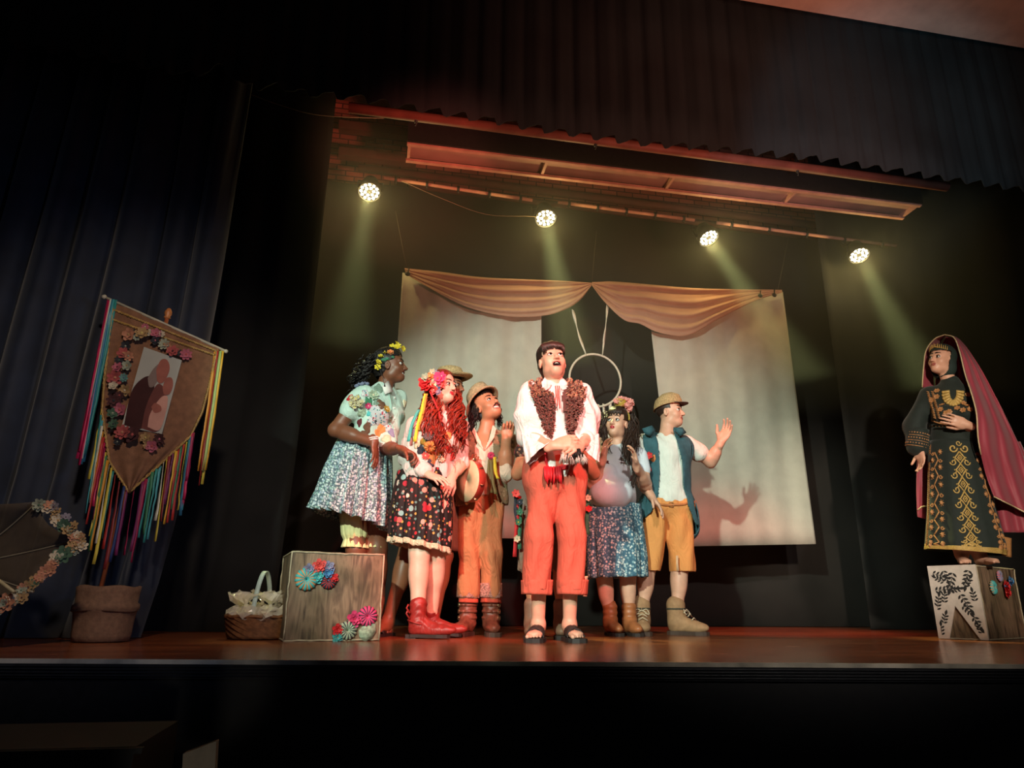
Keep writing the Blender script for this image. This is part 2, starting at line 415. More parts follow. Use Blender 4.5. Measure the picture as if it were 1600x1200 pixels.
def curtain(name, m, xs_lo, xs_hi, Y, zlo, zhi, folds, amp, nz=14, seed=0, hem=None, ph=0., n=None, vary=.5):
    """hanging folded cloth; xs_lo/hi are functions of height"""
    rg = np.random.default_rng(seed); n = n or int(folds*8)
    u = np.linspace(0, 1, n+1); wob = np.interp(u, np.linspace(0, 1, int(folds)+2), rg.uniform(-vary, vary, int(folds)+2)*2)
    ampu = amp*(.55+.45*np.interp(u, np.linspace(0, 1, 12), rg.uniform(0, 1, 12)))
    G = []
    for t in np.linspace(0, 1, nz+1):
        row = []
        for j, uu in enumerate(u):
            zl = zlo(uu) if callable(zlo) else zlo
            z = zl+(zhi-zl)*t
            a = xs_lo(z) if callable(xs_lo) else xs_lo; c = xs_hi(z) if callable(xs_hi) else xs_hi
            f = 2*pi*folds*uu+wob[j]*2+ph+.35*sin(z*1.3+uu*9)
            x = a+(c-a)*uu+amp*.35*sin(f*1.0+1.2)
            row.append((x, Y+ampu[j]*sin(f)+.3*amp*sin(f*2.3+1), z))
        G.append(row)
    b = MB(); b.grid(G); o = b.build(name, m, solid=.006); return o
NAVY = mat('navy_velvet', hx('1b2334'), .75, .25, 6, sheen=.25)
BLACKC = mat('black_cloth', hx('1d1c1a'), .9, .2, 3)
BORD = mat('black_green_cloth', hx('1a2426'), .9, .25, 2)
ex = [(0, at(205, 1000, 4.35)[0]), (.35, at(245, 860, 4.35)[0]), (.8, at(278, 730, 4.35)[0]), (1.6, at(308, 570, 4.35)[0]), (2.2, at(335, 425, 4.35)[0]), (4.5, at(385, 160, 4.35)[0])]
def edge_nav(z): return float(np.interp(z, [p[0] for p in ex], [p[1] for p in ex]))
o = curtain('side_curtain', NAVY, -5.0, edge_nav, 4.4, .005, 4.6, 17, .075, 16, 3)
tagt(o, 'long navy blue folded stage curtain hanging at far left, pulled aside behind the banner', 'curtain')
e1, e2 = at(518, 200, 5.3), at(462, 700, 5.3)
o = curtain('wing_curtain', BLACKC, -4.6, lambda z: float(np.interp(z, [0, e2[2], e1[2]], [e2[0]-.06, e2[0], e1[0]])), 5.3, .005, 4.6, 9, .03, 8, 5)
tagt(o, 'plain black wing curtain between the navy curtain and the backdrop', 'curtain')
zc = at(600, 290, 7.1)[2]
o = curtain('backdrop_curtain', mat('black_brown_cloth', hx('2a2420'), .92, .25, 1.5), -3.5, 9.2, 7.1, .005, zc, 9, .035, 8, 9)
tagt(o, 'wide black backdrop curtain closing the back of the stage', 'curtain')
xr = at(1346, 900, 6.25)[0]
o = curtain('wing_curtain', BLACKC, xr, 9.2, 6.25, .005, 5.2, 6, .03, 8, 11)
tagt(o, 'black wing curtain at the right behind the woman in the gold-embroidered dress', 'curtain')
# walls and ceiling
def brick():
    m = bpy.data.materials.new('dark_red_brick'); m.use_nodes = True; nt = m.node_tree; bs = nt.nodes['Principled BSDF']; bs.inputs['Roughness'].default_value = .9
    tc = nt.nodes.new('ShaderNodeTexCoord'); mp = nt.nodes.new('ShaderNodeMapping'); mp.inputs['Rotation'].default_value = (pi/2, 0, 0)
    br = nt.nodes.new('ShaderNodeTexBrick'); br.inputs['Scale'].default_value = 1; br.inputs['Brick Width'].default_value = .22; br.inputs['Row Height'].default_value = .075; br.inputs['Mortar Size'].default_value = .008
    br.inputs['Color1'].default_value = (*hx('b5705e'), 1); br.inputs['Color2'].default_value = (*hx('955848'), 1); br.inputs['Mortar'].default_value = (*hx('4c2e28'), 1)
    nt.links.new(tc.outputs['Object'], mp.inputs[0]); nt.links.new(mp.outputs[0], br.inputs['Vector']); nt.links.new(br.outputs[0], bs.inputs['Base Color'])
    bp = nt.nodes.new('ShaderNodeBump'); bp.inputs['Strength'].default_value = .6; bp.inputs['Distance'].default_value = .01; nt.links.new(br.outputs['Fac'], bp.inputs['Height']); bp.invert = True; nt.links.new(bp.outputs[0], bs.inputs['Normal'])
    return m
b = MB(); b.box((2, 7.95, 3.2), (7.7, .06, 3.2)); struct(b.build('wall_back', brick(), smooth=False))
b = MB(); b.box((-5.7, 5.3, 3.2), (.06, 2.6, 3.2)); struct(b.build('wall_left', BLK, smooth=False))
b = MB(); b.box((9.45, 5.3, 3.2), (.06, 2.9, 3.2)); struct(b.build('wall_right', BLK, smooth=False))
b = MB(); b.box((2, 6.2, 6.4), (7.8, 1.85, .05)); struct(b.build('ceiling', mat('dark_ceiling', hx('80594c'), .9, .2), smooth=False))
# proscenium soffit
s1, s2 = at(1155, 0, 3.9), at(1600, 75, 3.9); zs = (s1[2]+s2[2])/2
b = MB(); b.box((2.3, 3.9-1.3, zs+.06), (6.5, 1.3, .06)); b.box((2.3, 3.9-.03, zs+.9), (6.5, .03, .8))
struct(b.build('ceiling_proscenium', mat('pale_plaster', hx('b9a394'), .9, .1, 6), smooth=False))
# border (teaser) with a scalloped hem
hempx = [(-60, 60), (150, 90), (300, 118), (345, 105), (385, 138), (440, 136), (470, 146), (540, 152), (700, 178), (850, 203), (1000, 224), (1150, 236), (1290, 250), (1450, 276), (1700, 312)]
hp = [at(x, y, 4.15) for x, y in hempx]; hX = [p[0] for p in hp]; hZ = [p[2] for p in hp]
bx0, bx1 = -2.6, 8.5; nf = 62
def hemz(u):
    x = bx0+(bx1-bx0)*u; k = (u*nf) % 1
    return float(np.interp(x, hX, hZ))+.055*k-.02
o = curtain('border_curtain', BORD, bx0, bx1, 4.15, hemz, zs+.5, nf, .020, 6, 21, n=nf*8, vary=.06)
tagt(o, 'wide black border curtain with a scalloped hem across the top of the stage', 'curtain')

# ------------------------------------------------------------------ rig above the stage
PINK = mat('pinkish_painted_board', hx('c08a78'), .7, .15, 8)
DARKB = mat('dark_brown_board', hx('2b1a16'), .8, .2, 6)
def bar_between(b, pa, pb, Y, r, mi=0, n=10, Y2=None):
    b.tube([at(*pa, Y), at(*pb, Y if Y2 is None else Y2)], r, n, mi)
r0 = root('ceiling_duct', at(900, 215, 4.9), 'long round reddish pipe running just under the scalloped border curtain', 'pipe')
b = MB(); bar_between(b, (545, 168), (1480, 292), 4.9, .042); b.build('pipe', mat('red_brown_paint', hx('8d5446'), .6, .2, 5), r0, r0.location)
for px in (650, 930, 1245):
    yy = 168+(px-545)*124/935
    b = MB(); c = at(px, yy, 4.9); b.tube([c+(0, 0, -.06), c+(0, 0, .05), c+(.01, .02, .45)], .012, 6); b.tube([c+(-.02, 0, .2), c+(.03, 0, .03), c+(0, 0, -.09)], .006, 5)
    b.build('hanger', BLK, r0, r0.location)
# light trough: black front board, open box of four bays
zt = at(640, 222, 5.2)[2]; A0, A1 = at(640, 222, 5.2), at(1437, 320, 5.2)
def ysolve(px, py, z):
    d = ray(px, py); t = (z-H)/d[2]; return CAM+d*t
q0, q1 = ysolve(643, 250, zt), ysolve(1410, 342, zt)
Yf, Yb = 5.2, (q0[1]+q1[1])/2; Xa, Xb = A0[0], A1[0]; zt = (A0[2]+A1[2])/2
rt = root('light_trough', ((Xa+Xb)/2, Yf, zt), 'long hanging black trough with a pale open underside divided into four bays', 'light trough')
L0 = rt.location
b = MB(); b.box(((Xa+Xb)/2, Yf-.012, zt+.13), ((Xb-Xa)/2+.02, .012, .13)); b.build('front_board', BLK, rt, L0, smooth=False)
b = MB(); b.box(((Xa+Xb)/2, Yb+.012, zt+.13), ((Xb-Xa)/2+.02, .012, .13)); b.build('back_board', DARKB, rt, L0, smooth=False)
b = MB(); b.box(((Xa+Xb)/2, (Yf+Yb)/2, zt+.045), ((Xb-Xa)/2, (Yb-Yf)/2, .008)); b.build('top_board', mat('pale_trough_lining', hx('a57f70'), .8, .12, 4), rt, L0, smooth=False)
for yy, nm in ((Yf+.014, 'rim'), (Yb-.014, 'rim')):
    b = MB(); b.box(((Xa+Xb)/2, yy, zt-.004), ((Xb-Xa)/2+.02, .018, .012)); b.build(nm, PINK, rt, L0, smooth=False)
for px in (640, 856, 1056, 1247, 1437):
    x = at(px, 222+(px-640)*.123, 5.2)[0]
    b = MB(); b.box((x, (Yf+Yb)/2, zt+.016), (.012, (Yb-Yf)/2, .022)); b.build('divider', PINK, rt, L0, smooth=False)
for x in (Xa+.3, (Xa+Xb)/2, Xb-.3):
    b = MB(); b.tube([(x, (Yf+Yb)/2, zt+.12), (x, (Yf+Yb)/2, zt+1.4)], .005, 5); b.build('cable', BLK, rt, L0)
# lighting bar in three lengths
PARS = [(577, 301), (853, 342), (1108, 373), (1343, 400)]; YP = 5.9
for i, (pa, pb, lb) in enumerate([((600, 278), (832, 313), 'pale lighting pipe between the leftmost and second stage lamps'),
                                 ((872, 316), (1085, 344), 'pale lighting pipe between the second and third stage lamps'),
                                 ((1120, 348), (1400, 384), 'pale lighting pipe reaching right over the rightmost stage lamp')]):
    c = (at(*pa, YP+.1)+at(*pb, YP+.1))/2
    r0 = root('lighting_pipe', c, lb, 'pipe', 'lighting pipes over the stage')
    b = MB(); bar_between(b, pa, pb, YP+.1, .017); b.build('pipe', PINK, r0, c)
    for t in np.linspace(.08, .92, 5):
        p = at(pa[0]+(pb[0]-pa[0])*t, pa[1]+(pb[1]-pa[1])*t, YP+.1)
        b = MB(); b.box(p, (.012, .022, .024)); b.tube([p, p+(0, 0, -.045)], .009, 6); b.build('clamp', BLK, r0, c)
# further back beams and pipes
for i, (pa, pb, Y, r, lb) in enumerate([((530, 236), (650, 256), 6.9, .05, 'short dark beam at the upper left of the rear brick wall'),
      ((530, 196), (640, 212), 6.9, .05, 'topmost short beam at the left end of the rear brick wall'),
      ((560, 262), (1430, 372), 6.8, .045, 'long brown pipe behind the stage lamps'),
      ((640, 290), (1430, 392), 7.0, .035, 'thin brown pipe lowest behind the stage lamps')]):
    c = (at(*pa, Y)+at(*pb, Y))/2
    b = MB(); p, q = at(*pa, Y), at(*pb, Y); b.box((p+q)/2, ((q-p)[0]/2, r, r)) if r == .05 else b.tube([p, q], r, 10)
    o = b.build('roof_beam' if r == .05 else 'roof_pipe', mat('red_brown_dark', hx('5a3228'), .7, .2, 5), smooth=r != .05); recenter(o, c)
    tagt(o, lb, 'beam' if r == .05 else 'pipe')
# hanging cable
for pts, lb in (([(628, 283), (690, 310), (760, 335), (830, 338), (845, 342)], 'thin wire sagging between the leftmost and second stage lamps'),
                ([(388, 146), (440, 165), (500, 180), (600, 185)], 'thin wire crossing from the border curtain to the upper left brick wall')):
    P = bez([at(x, y, YP-.05 if pts[0][0] > 600 else 5.0) for x, y in pts], 24)
    b = MB(); b.tube(P, .0028, 5); o = b.build('wire', mat('pale_wire', hx('8c7a66'), .6, 0)); recenter(o, P[0]); tagt(o, lb, 'wire')

LED = mat('led_lens_lit', (1, .95, .8), .3, 0, emit=(1, .93, .74), es=16)
HOUS = mat('black_metal_housing', (.02, .02, .02), .45, .1, metal=.3)
rank = ['leftmost', 'second', 'third', 'rightmost']
ptx = [(-.10, .2), (0, 0), (.35, 0), (.20, 0)]
for i, (px, py) in enumerate(PARS):
    c = at(px, py, YP); d = vn(([-.03, .02, .20, -.06][i], -.40, -.90))
    r0 = root('stage_lamp', c+np.array((0, .1, .17)), '%s of the four round lit LED stage lamps hanging in a row' % rank[i] if i in (0, 3) else '%s lit LED stage lamp from the left in the hanging row of four' % rank[i], 'stage lamp', 'round LED stage lamps on the pipe')
    L = r0.location
    x = vn(np.cross(d, (0, 1, 0))); y = np.cross(d, x); Rm = np.stack([x, y, d], 1)
    b = MB(); b.lathe(c-d*.02, [(.02, -.16), (.07, -.155), (.085, -.10), (.104, -.06), (.104, .018), (.097, .018), (.095, .006)], 28, Rm); b.build('housing', HOUS, r0, L)
    b = MB(); b.lathe(c-d*.02, [(.0, .004), (.096, .004), (.096, .0)], 28, Rm); b.build('lens_plate', mat('matt_black_plate', (.004, .004, .004), .9, 0), r0, L)
    b = MB(); a1, a2 = c+x*.115-d*.05, c-x*.115-d*.05; top = c+np.array((0, .1, .16))
    b.tube([a1, a1+(top-c)*.8, a2+(top-c)*.8, a2], .009, 6); b.tube([top-(0, 0, .03), top+(0, 0, .06)], .014, 8); b.build('yoke', HOUS, r0, L)
    proto = None
    for n, rr, o0 in ((12, .076, 0), (6, .040, .2)):
        for k in range(n):
            a = 2*pi*k/n+o0; p = c-d*.013+rr*(cos(a)*x+sin(a)*y)
            if proto is None:
                b = MB(); b.ell((0, 0, 0), (.0135, .0135, .007), Rm, 8, 5); proto = b.build('led', LED, r0); proto.location = Vector(p)-Vector(L)
            else:
                q = proto.copy(); col.objects.link(q); q.parent = r0; q.location = Vector(p)-Vector(L)
    # the lamp's own beam, and an added point light imitating lens bloom
    light('SPOT', 'lamp_beam', tuple(c+d*.03), tuple(c+d*3), [300, 640, 740, 560][i], (.96, 1, .40), .07, 16, .9)
    light('POINT', 'lamp_bloom_fill', tuple(c+d*.10), None, 13, (1, .74, .26), .03)

# haze in the beams above the players
b = MB(); b.box((2.55, 5.65, 3.12), (3.4, .72, 1.08)); hz = b.build('stage_haze', None and [] or mat('haze_tmp', (1, 1, 1)), smooth=False)
hm = bpy.data.materials.new('haze'); hm.use_nodes = True; nt = hm.node_tree; nt.nodes.clear()
ou = nt.nodes.new('ShaderNodeOutputMaterial'); vsn = nt.nodes.new('ShaderNodeVolumeScatter'); vsn.inputs['Density'].default_value = .06; vsn.inputs['Anisotropy'].default_value = .2
vsn.inputs['Color'].default_value = (.95, 1, .9, 1); nt.links.new(vsn.outputs[0], ou.inputs['Volume'])
hz.data.materials.clear(); hz.data.materials.append(hm); hz['kind'] = 'stuff'; recenter(hz, (2.55, 5.65, 2.04)); hz['label'] = 'thin haze glowing greenish in the lamp beams'; hz['category'] = 'haze'

# ------------------------------------------------------------------ cloth window: two panels, swag, hoop
YD = 6.2
def quadgrid(TL, TR, BR, BL, Y, nu, nv, dyf):
    G = []
    for v in np.linspace(0, 1, nv):
        row = []
        for u in np.linspace(0, 1, nu):
            x = (TL[0]*(1-u)+TR[0]*u)*(1-v)+(BL[0]*(1-u)+BR[0]*u)*v; y = (TL[1]*(1-u)+TR[1]*u)*(1-v)+(BL[1]*(1-u)+BR[1]*u)*v
            row.append(at(x, y, Y+dyf(u, v)))
        G.append(row)
    return G
CREAM = mat('cream_cotton', hx('bdb6a6'), .85, .05, 8, bump=.15, bscale=90)
g = quadgrid((629, 426), (846, 470), (846, 842), (600, 838), YD, 70, 16, lambda u, v: .014*sin(u*17+v)+.008*sin(u*41+2*v)+.01*sin(v*4+u*5))
b = MB(); b.grid(g); o = b.build('hanging_cloth', CREAM, solid=.003); recenter(o, at(735, 440, YD)); tagt(o, 'cream cotton panel hanging left of the hoop behind the players', 'curtain', 'cream cloth panels')
g = quadgrid((1012, 470), (1223, 456), (1275, 850), (1056, 854), YD, 70, 16, lambda u, v: .014*sin(u*13+v+2)+.007*sin(u*37+2*v)+.01*sin(v*5+u*4))
b = MB(); b.grid(g); o = b.build('hanging_cloth', CREAM, solid=.003); recenter(o, at(1120, 450, YD)); tagt(o, 'cream cotton panel hanging right of the hoop, behind the waving man', 'curtain', 'cream cloth panels')
PEACH = mat('peach_chiffon', hx('c79b80'), .8, .05, 8, alpha=.80)
def swag(top, bot, lb, peakR):
    T = np.array(top, float); Bt = np.array(bot, float); nu, nv = 60, 34; G = []
    for v in np.linspace(0, 1, nv):
        row = []
        for u in np.linspace(0, 1, nu):
            a, c = interp_curve(T, u), interp_curve(Bt, u)
            p = a*(1-v)+c*v; h = np.linalg.norm(c-a)
            f = min(1, h/50)
            row.append(at(p[0], p[1], YD-.06-.05*f*v+.016*f*sin(v*23+3*sin(u*3)+u*2)+.008*f*sin(v*47+u*5)))
        G.append(row)
    b = MB(); b.grid(G); o = b.build('swag', PEACH, solid=.003); recenter(o, at(925, 442, YD)); tagt(o, lb, 'curtain', 'peach swags over the cloth panels')
def rs(pts, n=20): return bez([(x, y, 0) for x, y in pts], n)[:, :2]
swag(rs([(632, 419), (690, 425), (750, 433), (830, 437), (880, 439), (925, 442)], 26), rs([(634, 428), (680, 455), (730, 480), (790, 494), (845, 494), (880, 485), (905, 470), (925, 445)], 29),
     'peach chiffon swag draped from the upper left corner to the middle peak', False)
swag(rs([(925, 441), (960, 440), (1020, 445), (1080, 450), (1140, 452), (1222, 453)], 26), rs([(925, 446), (945, 472), (975, 500), (1000, 506), (1030, 520), (1075, 524), (1120, 500), (1180, 470), (1222, 457)], 33),
     'peach chiffon swag draped from the middle peak to the upper right corner', True)
for x, y in ((637, 428), (1188, 462), (1210, 461)):
    P = at(x, y, YD-.09); b = MB(); b.ell(P, (.026, .012, .022)); b.tube([P, P+(.01, 0, .06)], .006, 5); o = b.build('clip', BLK); recenter(o, P)
    tagt(o, {637: 'small black clip at the upper left corner of the cloth', 1188: 'small black clip on the right swag, inner of two', 1210: 'small black clip at the outermost upper right corner of the cloth'}[x], 'clip')
for pa, pb, lb in (((636, 422), (618, 330), 'thin wire holding up the left corner of the cloth'), ((925, 440), (932, 360), 'thin wire holding up the middle peak of the swags'), ((1215, 455), (1232, 372), 'thin wire holding up the right corner of the cloth')):
    b = MB(); b.tube([at(*pa, YD), at(*pb, YD)], .0025, 4); o = b.build('wire', mat('dark_wire', hx('4a4438'), .7, 0)); recenter(o, at(*pa, YD)); tagt(o, lb, 'wire')
# hoop
hc = at(930, 594, YD-.05); hr = (at(969, 594, YD-.05)-hc)[0]
RB = mat('white_ribbon', hx('d8cbb8'), .6, .05)
r0 = root('ribbon_hoop', hc, 'large white-wrapped hoop hung on ribbons in the gap between the cloth panels', 'hoop')
b = MB(); t = np.linspace(0, 2*pi, 49)[:-1]; P = np.array([hc+hr*1.02*np.array((cos(a), 0, sin(a)*1.03)) for a in t])
G = []
for i, a in enumerate(t):
    n = np.array((cos(a), 0, sin(a))); G.append([P[i]+.011*(cos(c)*n+sin(c)*np.array((0, 1, 0))) for c in np.linspace(0, 2*pi, 9)[:-1]])
G.append(G[0]); b.grid(G, 0, True); b.build('ring', RB, r0, hc)
for pts, wd in (([(895, 484), (903, 518), (916, 556)], .016), ([(950, 470), (946, 512), (941, 556)], .013)):
    b = MB(); P = bez([at(x, y, YD-.06) for x, y in pts], 14); b.ribbon(P, np.array([(wd*(.6+.5*sin(i*.9+.5)), .012*cos(i*.8), 0) for i in range(len(P))])); b.build('hanging_ribbon', RB, r0, hc, solid=.002)
for x in (924, 934, 943, 953, 962):
    b = MB(); ln = RNG.uniform(50, 80); P = bez([at(x, 632-abs(x-932)*.1, YD-.05), at(x+1, 655, YD-.04), at(x-2, 632+ln, YD-.06)], 12); b.ribbon(P, np.array([(.013, .008*sin(i+x), 0) for i in range(len(P))])); b.build('streamer', RB, r0, hc, solid=.002)

# ------------------------------------------------------------------ left crate
def cloth_wood(name, c1, c2):
    m = bpy.data.materials.new(name); m.use_nodes = True; nt = m.node_tree; bs = nt.nodes['Principled BSDF']; bs.inputs['Roughness'].default_value = .75
    tc = nt.nodes.new('ShaderNodeTexCoord'); mp = nt.nodes.new('ShaderNodeMapping'); mp.inputs['Scale'].default_value = (6, 6, .9); nt.links.new(tc.outputs['Object'], mp.inputs[0])
    wv = nt.nodes.new('ShaderNodeTexNoise'); wv.inputs['Scale'].default_value = 3.2; wv.inputs['Detail'].default_value = 8; wv.inputs['Distortion'].default_value = 1.6; nt.links.new(mp.outputs[0], wv.inputs[0])
    rp = ramp(nt, [(.25, hx('33261f')), (.42, hx(c1)), (.55, hx(c2)), (.72, hx(c1)), (.8, hx('2b211b'))], 'LINEAR'); nt.links.new(wv.outputs[0], rp.inputs[0])
    n = nt.nodes.new('ShaderNodeTexNoise'); n.inputs['Scale'].default_value = 5; nt.links.new(tc.outputs['Object'], n.inputs[0])
    r3 = ramp(nt, [(.35, (.55, .58, .5)), (.65, (1.15, 1.1, 1.1))], 'LINEAR'); nt.links.new(n.outputs[0], r3.inputs[0])
    mx = nt.nodes.new('ShaderNodeMix'); mx.data_type = 'RGBA'; mx.blend_type = 'MULTIPLY'; mx.inputs['Factor'].default_value = 1
    nt.links.new(rp.outputs[0], mx.inputs['A']); nt.links.new(r3.outputs[0], mx.inputs['B']); nt.links.new(mx.outputs['Result'], bs.inputs['Base Color'])
    bp = nt.nodes.new('ShaderNodeBump'); bp.inputs['Strength'].default_value = .35; bp.inputs['Distance'].default_value = .006; nt.links.new(wv.outputs[0], bp.inputs['Height']); nt.links.new(bp.outputs[0], bs.inputs['Normal'])
    return m
CW = cloth_wood('printed_plank_cloth', '6f5a48', '937a62')
HEMC = mat('frayed_pale_edge', hx('b3a489'), .9, .2)
TEAL = mat('teal_yoyo', hx('4fb3b3'), .7, .1); CORAL = mat('coral_yoyo', hx('e2554f'), .7, .1); LILAC = mat('lilac_cloth', hx('8f8aa8'), .8, .1); PINKF = mat('pink_cloth', hx('e0457a'), .7, .1)
SAGE = mat('sage_print', hx('a9bba0'), .8, .3, 60); REDF = mat('red_cloth', hx('d32b2f'), .7, .1); BLUEF = mat('blue_cloth', hx('4a83b8'), .7, .1); DKF = mat('dark_print', hx('2f3542'), .8, .3, 80); ORF = mat('orange_cloth', hx('e78a4d'), .7, .1)
MUSTF = mat('mustard_cloth', hx('c99a3e'), .8, .15); CRM = mat('cream_cloth', hx('e0d2b0'), .8, .1); DRED = mat('dark_red_cloth', hx('5d1c22'), .8, .2); GRNF = mat('green_cloth', hx('3e7a5b'), .8, .15); YELF = mat('yellow_cloth', hx('e8d23a'), .7, .1)
fa, fb = onfloor(443, 1003), onfloor(592, 1001.5)
ex_ = vn(fb-fa); ey_ = np.array((-ex_[1], ex_[0], 0)); ez = np.array((0, 0, 1.)); wL = np.linalg.norm(fb-fa)
hL = at(455, 861, fa[1])[2]
cL = fa+ex_*wL/2+ey_*.24
rc = root('prop_crate', cL, 'brown wood-grain box with two clusters of cloth rosettes, beside the basket', 'box', 'stage boxes')
def crate_box(rc, c, wd, dp, h, ex_, ey_, m):
    L = rc.location; Rm = np.stack([ex_, ey_, ez], 1)
    b = MB(); b.box(c+ez*h/2, (wd/2, dp/2, h/2), Rm); o = b.build('box_body', m, rc, L, smooth=False)
    md = o.modifiers.new('soft', 'BEVEL'); md.width = .012; md.segments = 3
    b = MB()
    for sx in (-1, 1):
        for sy in (-1, 1):
            p = c+ex_*wd/2*sx+ey_*dp/2*sy; n = 12
            b.tube([p+ez*(.006+(h-.012)*t/n)+RNG.normal(0, .0015, 3) for t in range(n+1)], .005, 5)
    for z in (.006, h-.004):
        for sy in (-1, 1):
            p = c+ey_*dp/2*sy+ez*z; b.tube([p+ex_*wd*(t/14-.5)+RNG.normal(0, .0015, 3) for t in range(15)], .0055, 5)
        for sx in (-1, 1):
            p = c+ex_*wd/2*sx+ez*z; b.tube([p+ey_*dp*(t/12-.5) for t in range(13)], .0055, 5)
    b.build('frayed_edge', HEMC, rc, L)
crate_box(rc, cL, wL, .48, hL, ex_, ey_, CW)
def on_face(px, py, p0, n):
    d = ray(px, py); t = ((p0-CAM) @ n)/(d @ n); return CAM+d*t
nf_ = -ey_
for (px, py, r, m1, m2, kind) in [(479, 905, 17, TEAL, ORF, 'r'), (499, 885, 11, CORAL, REDF, 'f'), (483, 890, 9, LILAC, DKF, 'f'), (513, 886, 9, LILAC, TEAL, 'f'), (497, 901, 10, TEAL, SAGE, 'f'),
                                  (512, 896, 10, BLUEF, TEAL, 'f'), (513, 908, 12, DKF, REDF, 'r'), (520, 903, 8, REDF, CORAL, 'f'),
                                  (574, 963, 15, PINKF, DKF, 'r'), (554, 967, 12, PINKF, REDF, 'f'), (543, 985, 14, SAGE, DKF, 'r'), (528, 984, 9, REDF, CORAL, 'f'), (527, 996, 8, TEAL, ORF, 'f')]:
    p = on_face(px, py, fa, nf_)-ey_*.004; R_ = r/280
    b = MB()
    if kind == 'r': b.rosette(p, nf_, R_, 0, 1)
    else:
        for q, sc_ in ((0, 1), (1, .7), (2, .42)): b.flower(p-ey_*.008*q, nf_, R_*sc_, 6, 0, 1, .3+.3*q, q*.5)
    b.build('rosette' if kind == 'r' else 'cloth_flower', [m1, m2], rc, rc.location)
p = on_face(572, 988, fa, nf_)-ey_*.004; b = MB()
V = [p+ex_*x*.052+ez*z*.052 for x, z in ((-.1, -.95), (-.7, -.4), (-.8, .2), (-.4, .6), (.9, .9), (1, .1), (.6, -.6))]; V2 = [v-ey_*.006 for v in V]
b.add(V+V2+[p-ey_*.014], [tuple(range(7))]+[(i, (i+1) % 7, 7+(i+1) % 7, 7+i) for i in range(7)]+[(7+i, 7+(i+1) % 7, 14) for i in range(7)]); b.build('cloth_leaf', SAGE, rc, rc.location)

# ------------------------------------------------------------------ right crate with the printed side panel
ga, gb = onfloor(1468, 998.5), onfloor(1546, 1001.5)
u1 = vn(gb-ga); w1 = np.linalg.norm(gb-ga); u2 = np.array((-u1[1], u1[0], 0)); u2 = u2 if u2[0] > 0 else -u2
hR = at(1527, 883, gb[1])[2]; w2 = .66
rr = root('prop_crate', (ga+gb)/2+u2*w2/2, 'box under the veiled woman, wood-grain front and white leaf-printed left side', 'box', 'stage boxes')
Lr = rr.location
crate_box(rr, (ga+gb)/2+u2*(w2/2+.012), w1-.01, w2, hR, u1, u2, CW)
b = MB()
poly = [(0, 0), (.22, 0), (.45, .45), (.85, 0), (1, 0), (1, 1), (0, 1)]
nn = -u2
V = [ga+u1*w1*x+ez*(hR*z+.004)+nn*.0 for x, z in poly]; V2 = [v+nn*.012 for v in V]; k = 7
b.add(V+V2, [(0, 1, 2, 6), (2, 5, 6), (2, 3, 4, 5)]+[(7+6, 7+2, 7+1, 7+0), (7+6, 7+5, 7+2), (7+5, 7+4, 7+3, 7+2)]+[(i, (i+1) % k, k+(i+1) % k, k+i) for i in range(k)])
b.build('printed_panel', mat('white_print_ground', hx('d8cfc4'), .85, .08, 20), rr, Lr, smooth=False)
b = MB(); dk = [ga+u1*w1*x+ez*hR*z+nn*.001 for x, z in ((.22, .0), (.45, .45), (.85, 0))]
INK = mat('black_leaf_ink', (.02, .02, .02), .8, 0)
def leaf(uv, ang, ln, wd, solid=True):
    x0, y0 = uv; d = np.array((cos(ang), sin(ang))); e = np.array((-d[1], d[0]))
    pts = [d*ln*t+e*wd*sin(pi*min(1, t*1.02))*s for s, ts in ((1, np.linspace(0, 1, 7)), (-1, np.linspace(1, 0, 7)[1:-1])) for t in ts]
    P = [np.array((x0, y0))+q for q in pts]
    if any(inhole(q) for q in P): return
    V = [ga+u1*q[0]+ez*q[1]+nn*.0135 for q in P]; c = sum(V)/len(V); n = len(V)
    lb.add(V+[c+nn*.001], [(i, (i+1) % n, n) for i in range(n)])
def inhole(q):
    x, z = q[0]/w1, q[1]/hR
    if x < .02 or x > .97 or z < .02 or z > .97: return True
    if z < .52:
        lo = .22+(.45-.22)*z/.45; hi = .85+(.45-.85)*z/.45
        if lo-.03 < x < hi+.03: return True
    return False
for sx, sz, ang, n, ln in [(.10, .66, .1, 5, .030), (.52, .90, -1.9, 4, .034), (.07, .40, 1.3, 4, .028), (.60, .60, -1.1, 4, .032), (.80, .30, -1.15, 3, .030), (.25, .50, 1.4, 3, .026), (.85, .93, -1.9, 4, .032), (.10, .90, -.3, 3, .028), (.08, .06, 1.5, 3, .026), (.90, .10, 1.9, 3, .024), (.33, .93, -1.3, 3, .028), (.16, .22, 1.2, 3, .026), (.72, .72, .9, 3, .028), (.42, .66, .2, 3, .026), (.88, .52, 1.7, 3, .026), (.3, .78, 2.6, 3, .024), (.62, .45, -.9, 3, .026)]:
    lb = MB(); lb.v.append(np.zeros((0, 3)))
    ln *= 1.3; P0 = np.array((sx*w1, sz*hR)); d = np.array((cos(ang), sin(ang)))
    for k in range(n):
        c = P0+d*ln*.62*k
        leaf(c, ang+.95, ln*.8, ln*.17); leaf(c, ang-.95, ln*.8, ln*.17)
    leaf(P0+d*ln*.75*(n-1), ang, ln*1.2, ln*.25)
    leaf(P0, ang, ln*.75*n, .0022)
    if lb.f: lb.build('leaf_print', INK, rr, Lr, smooth=False)
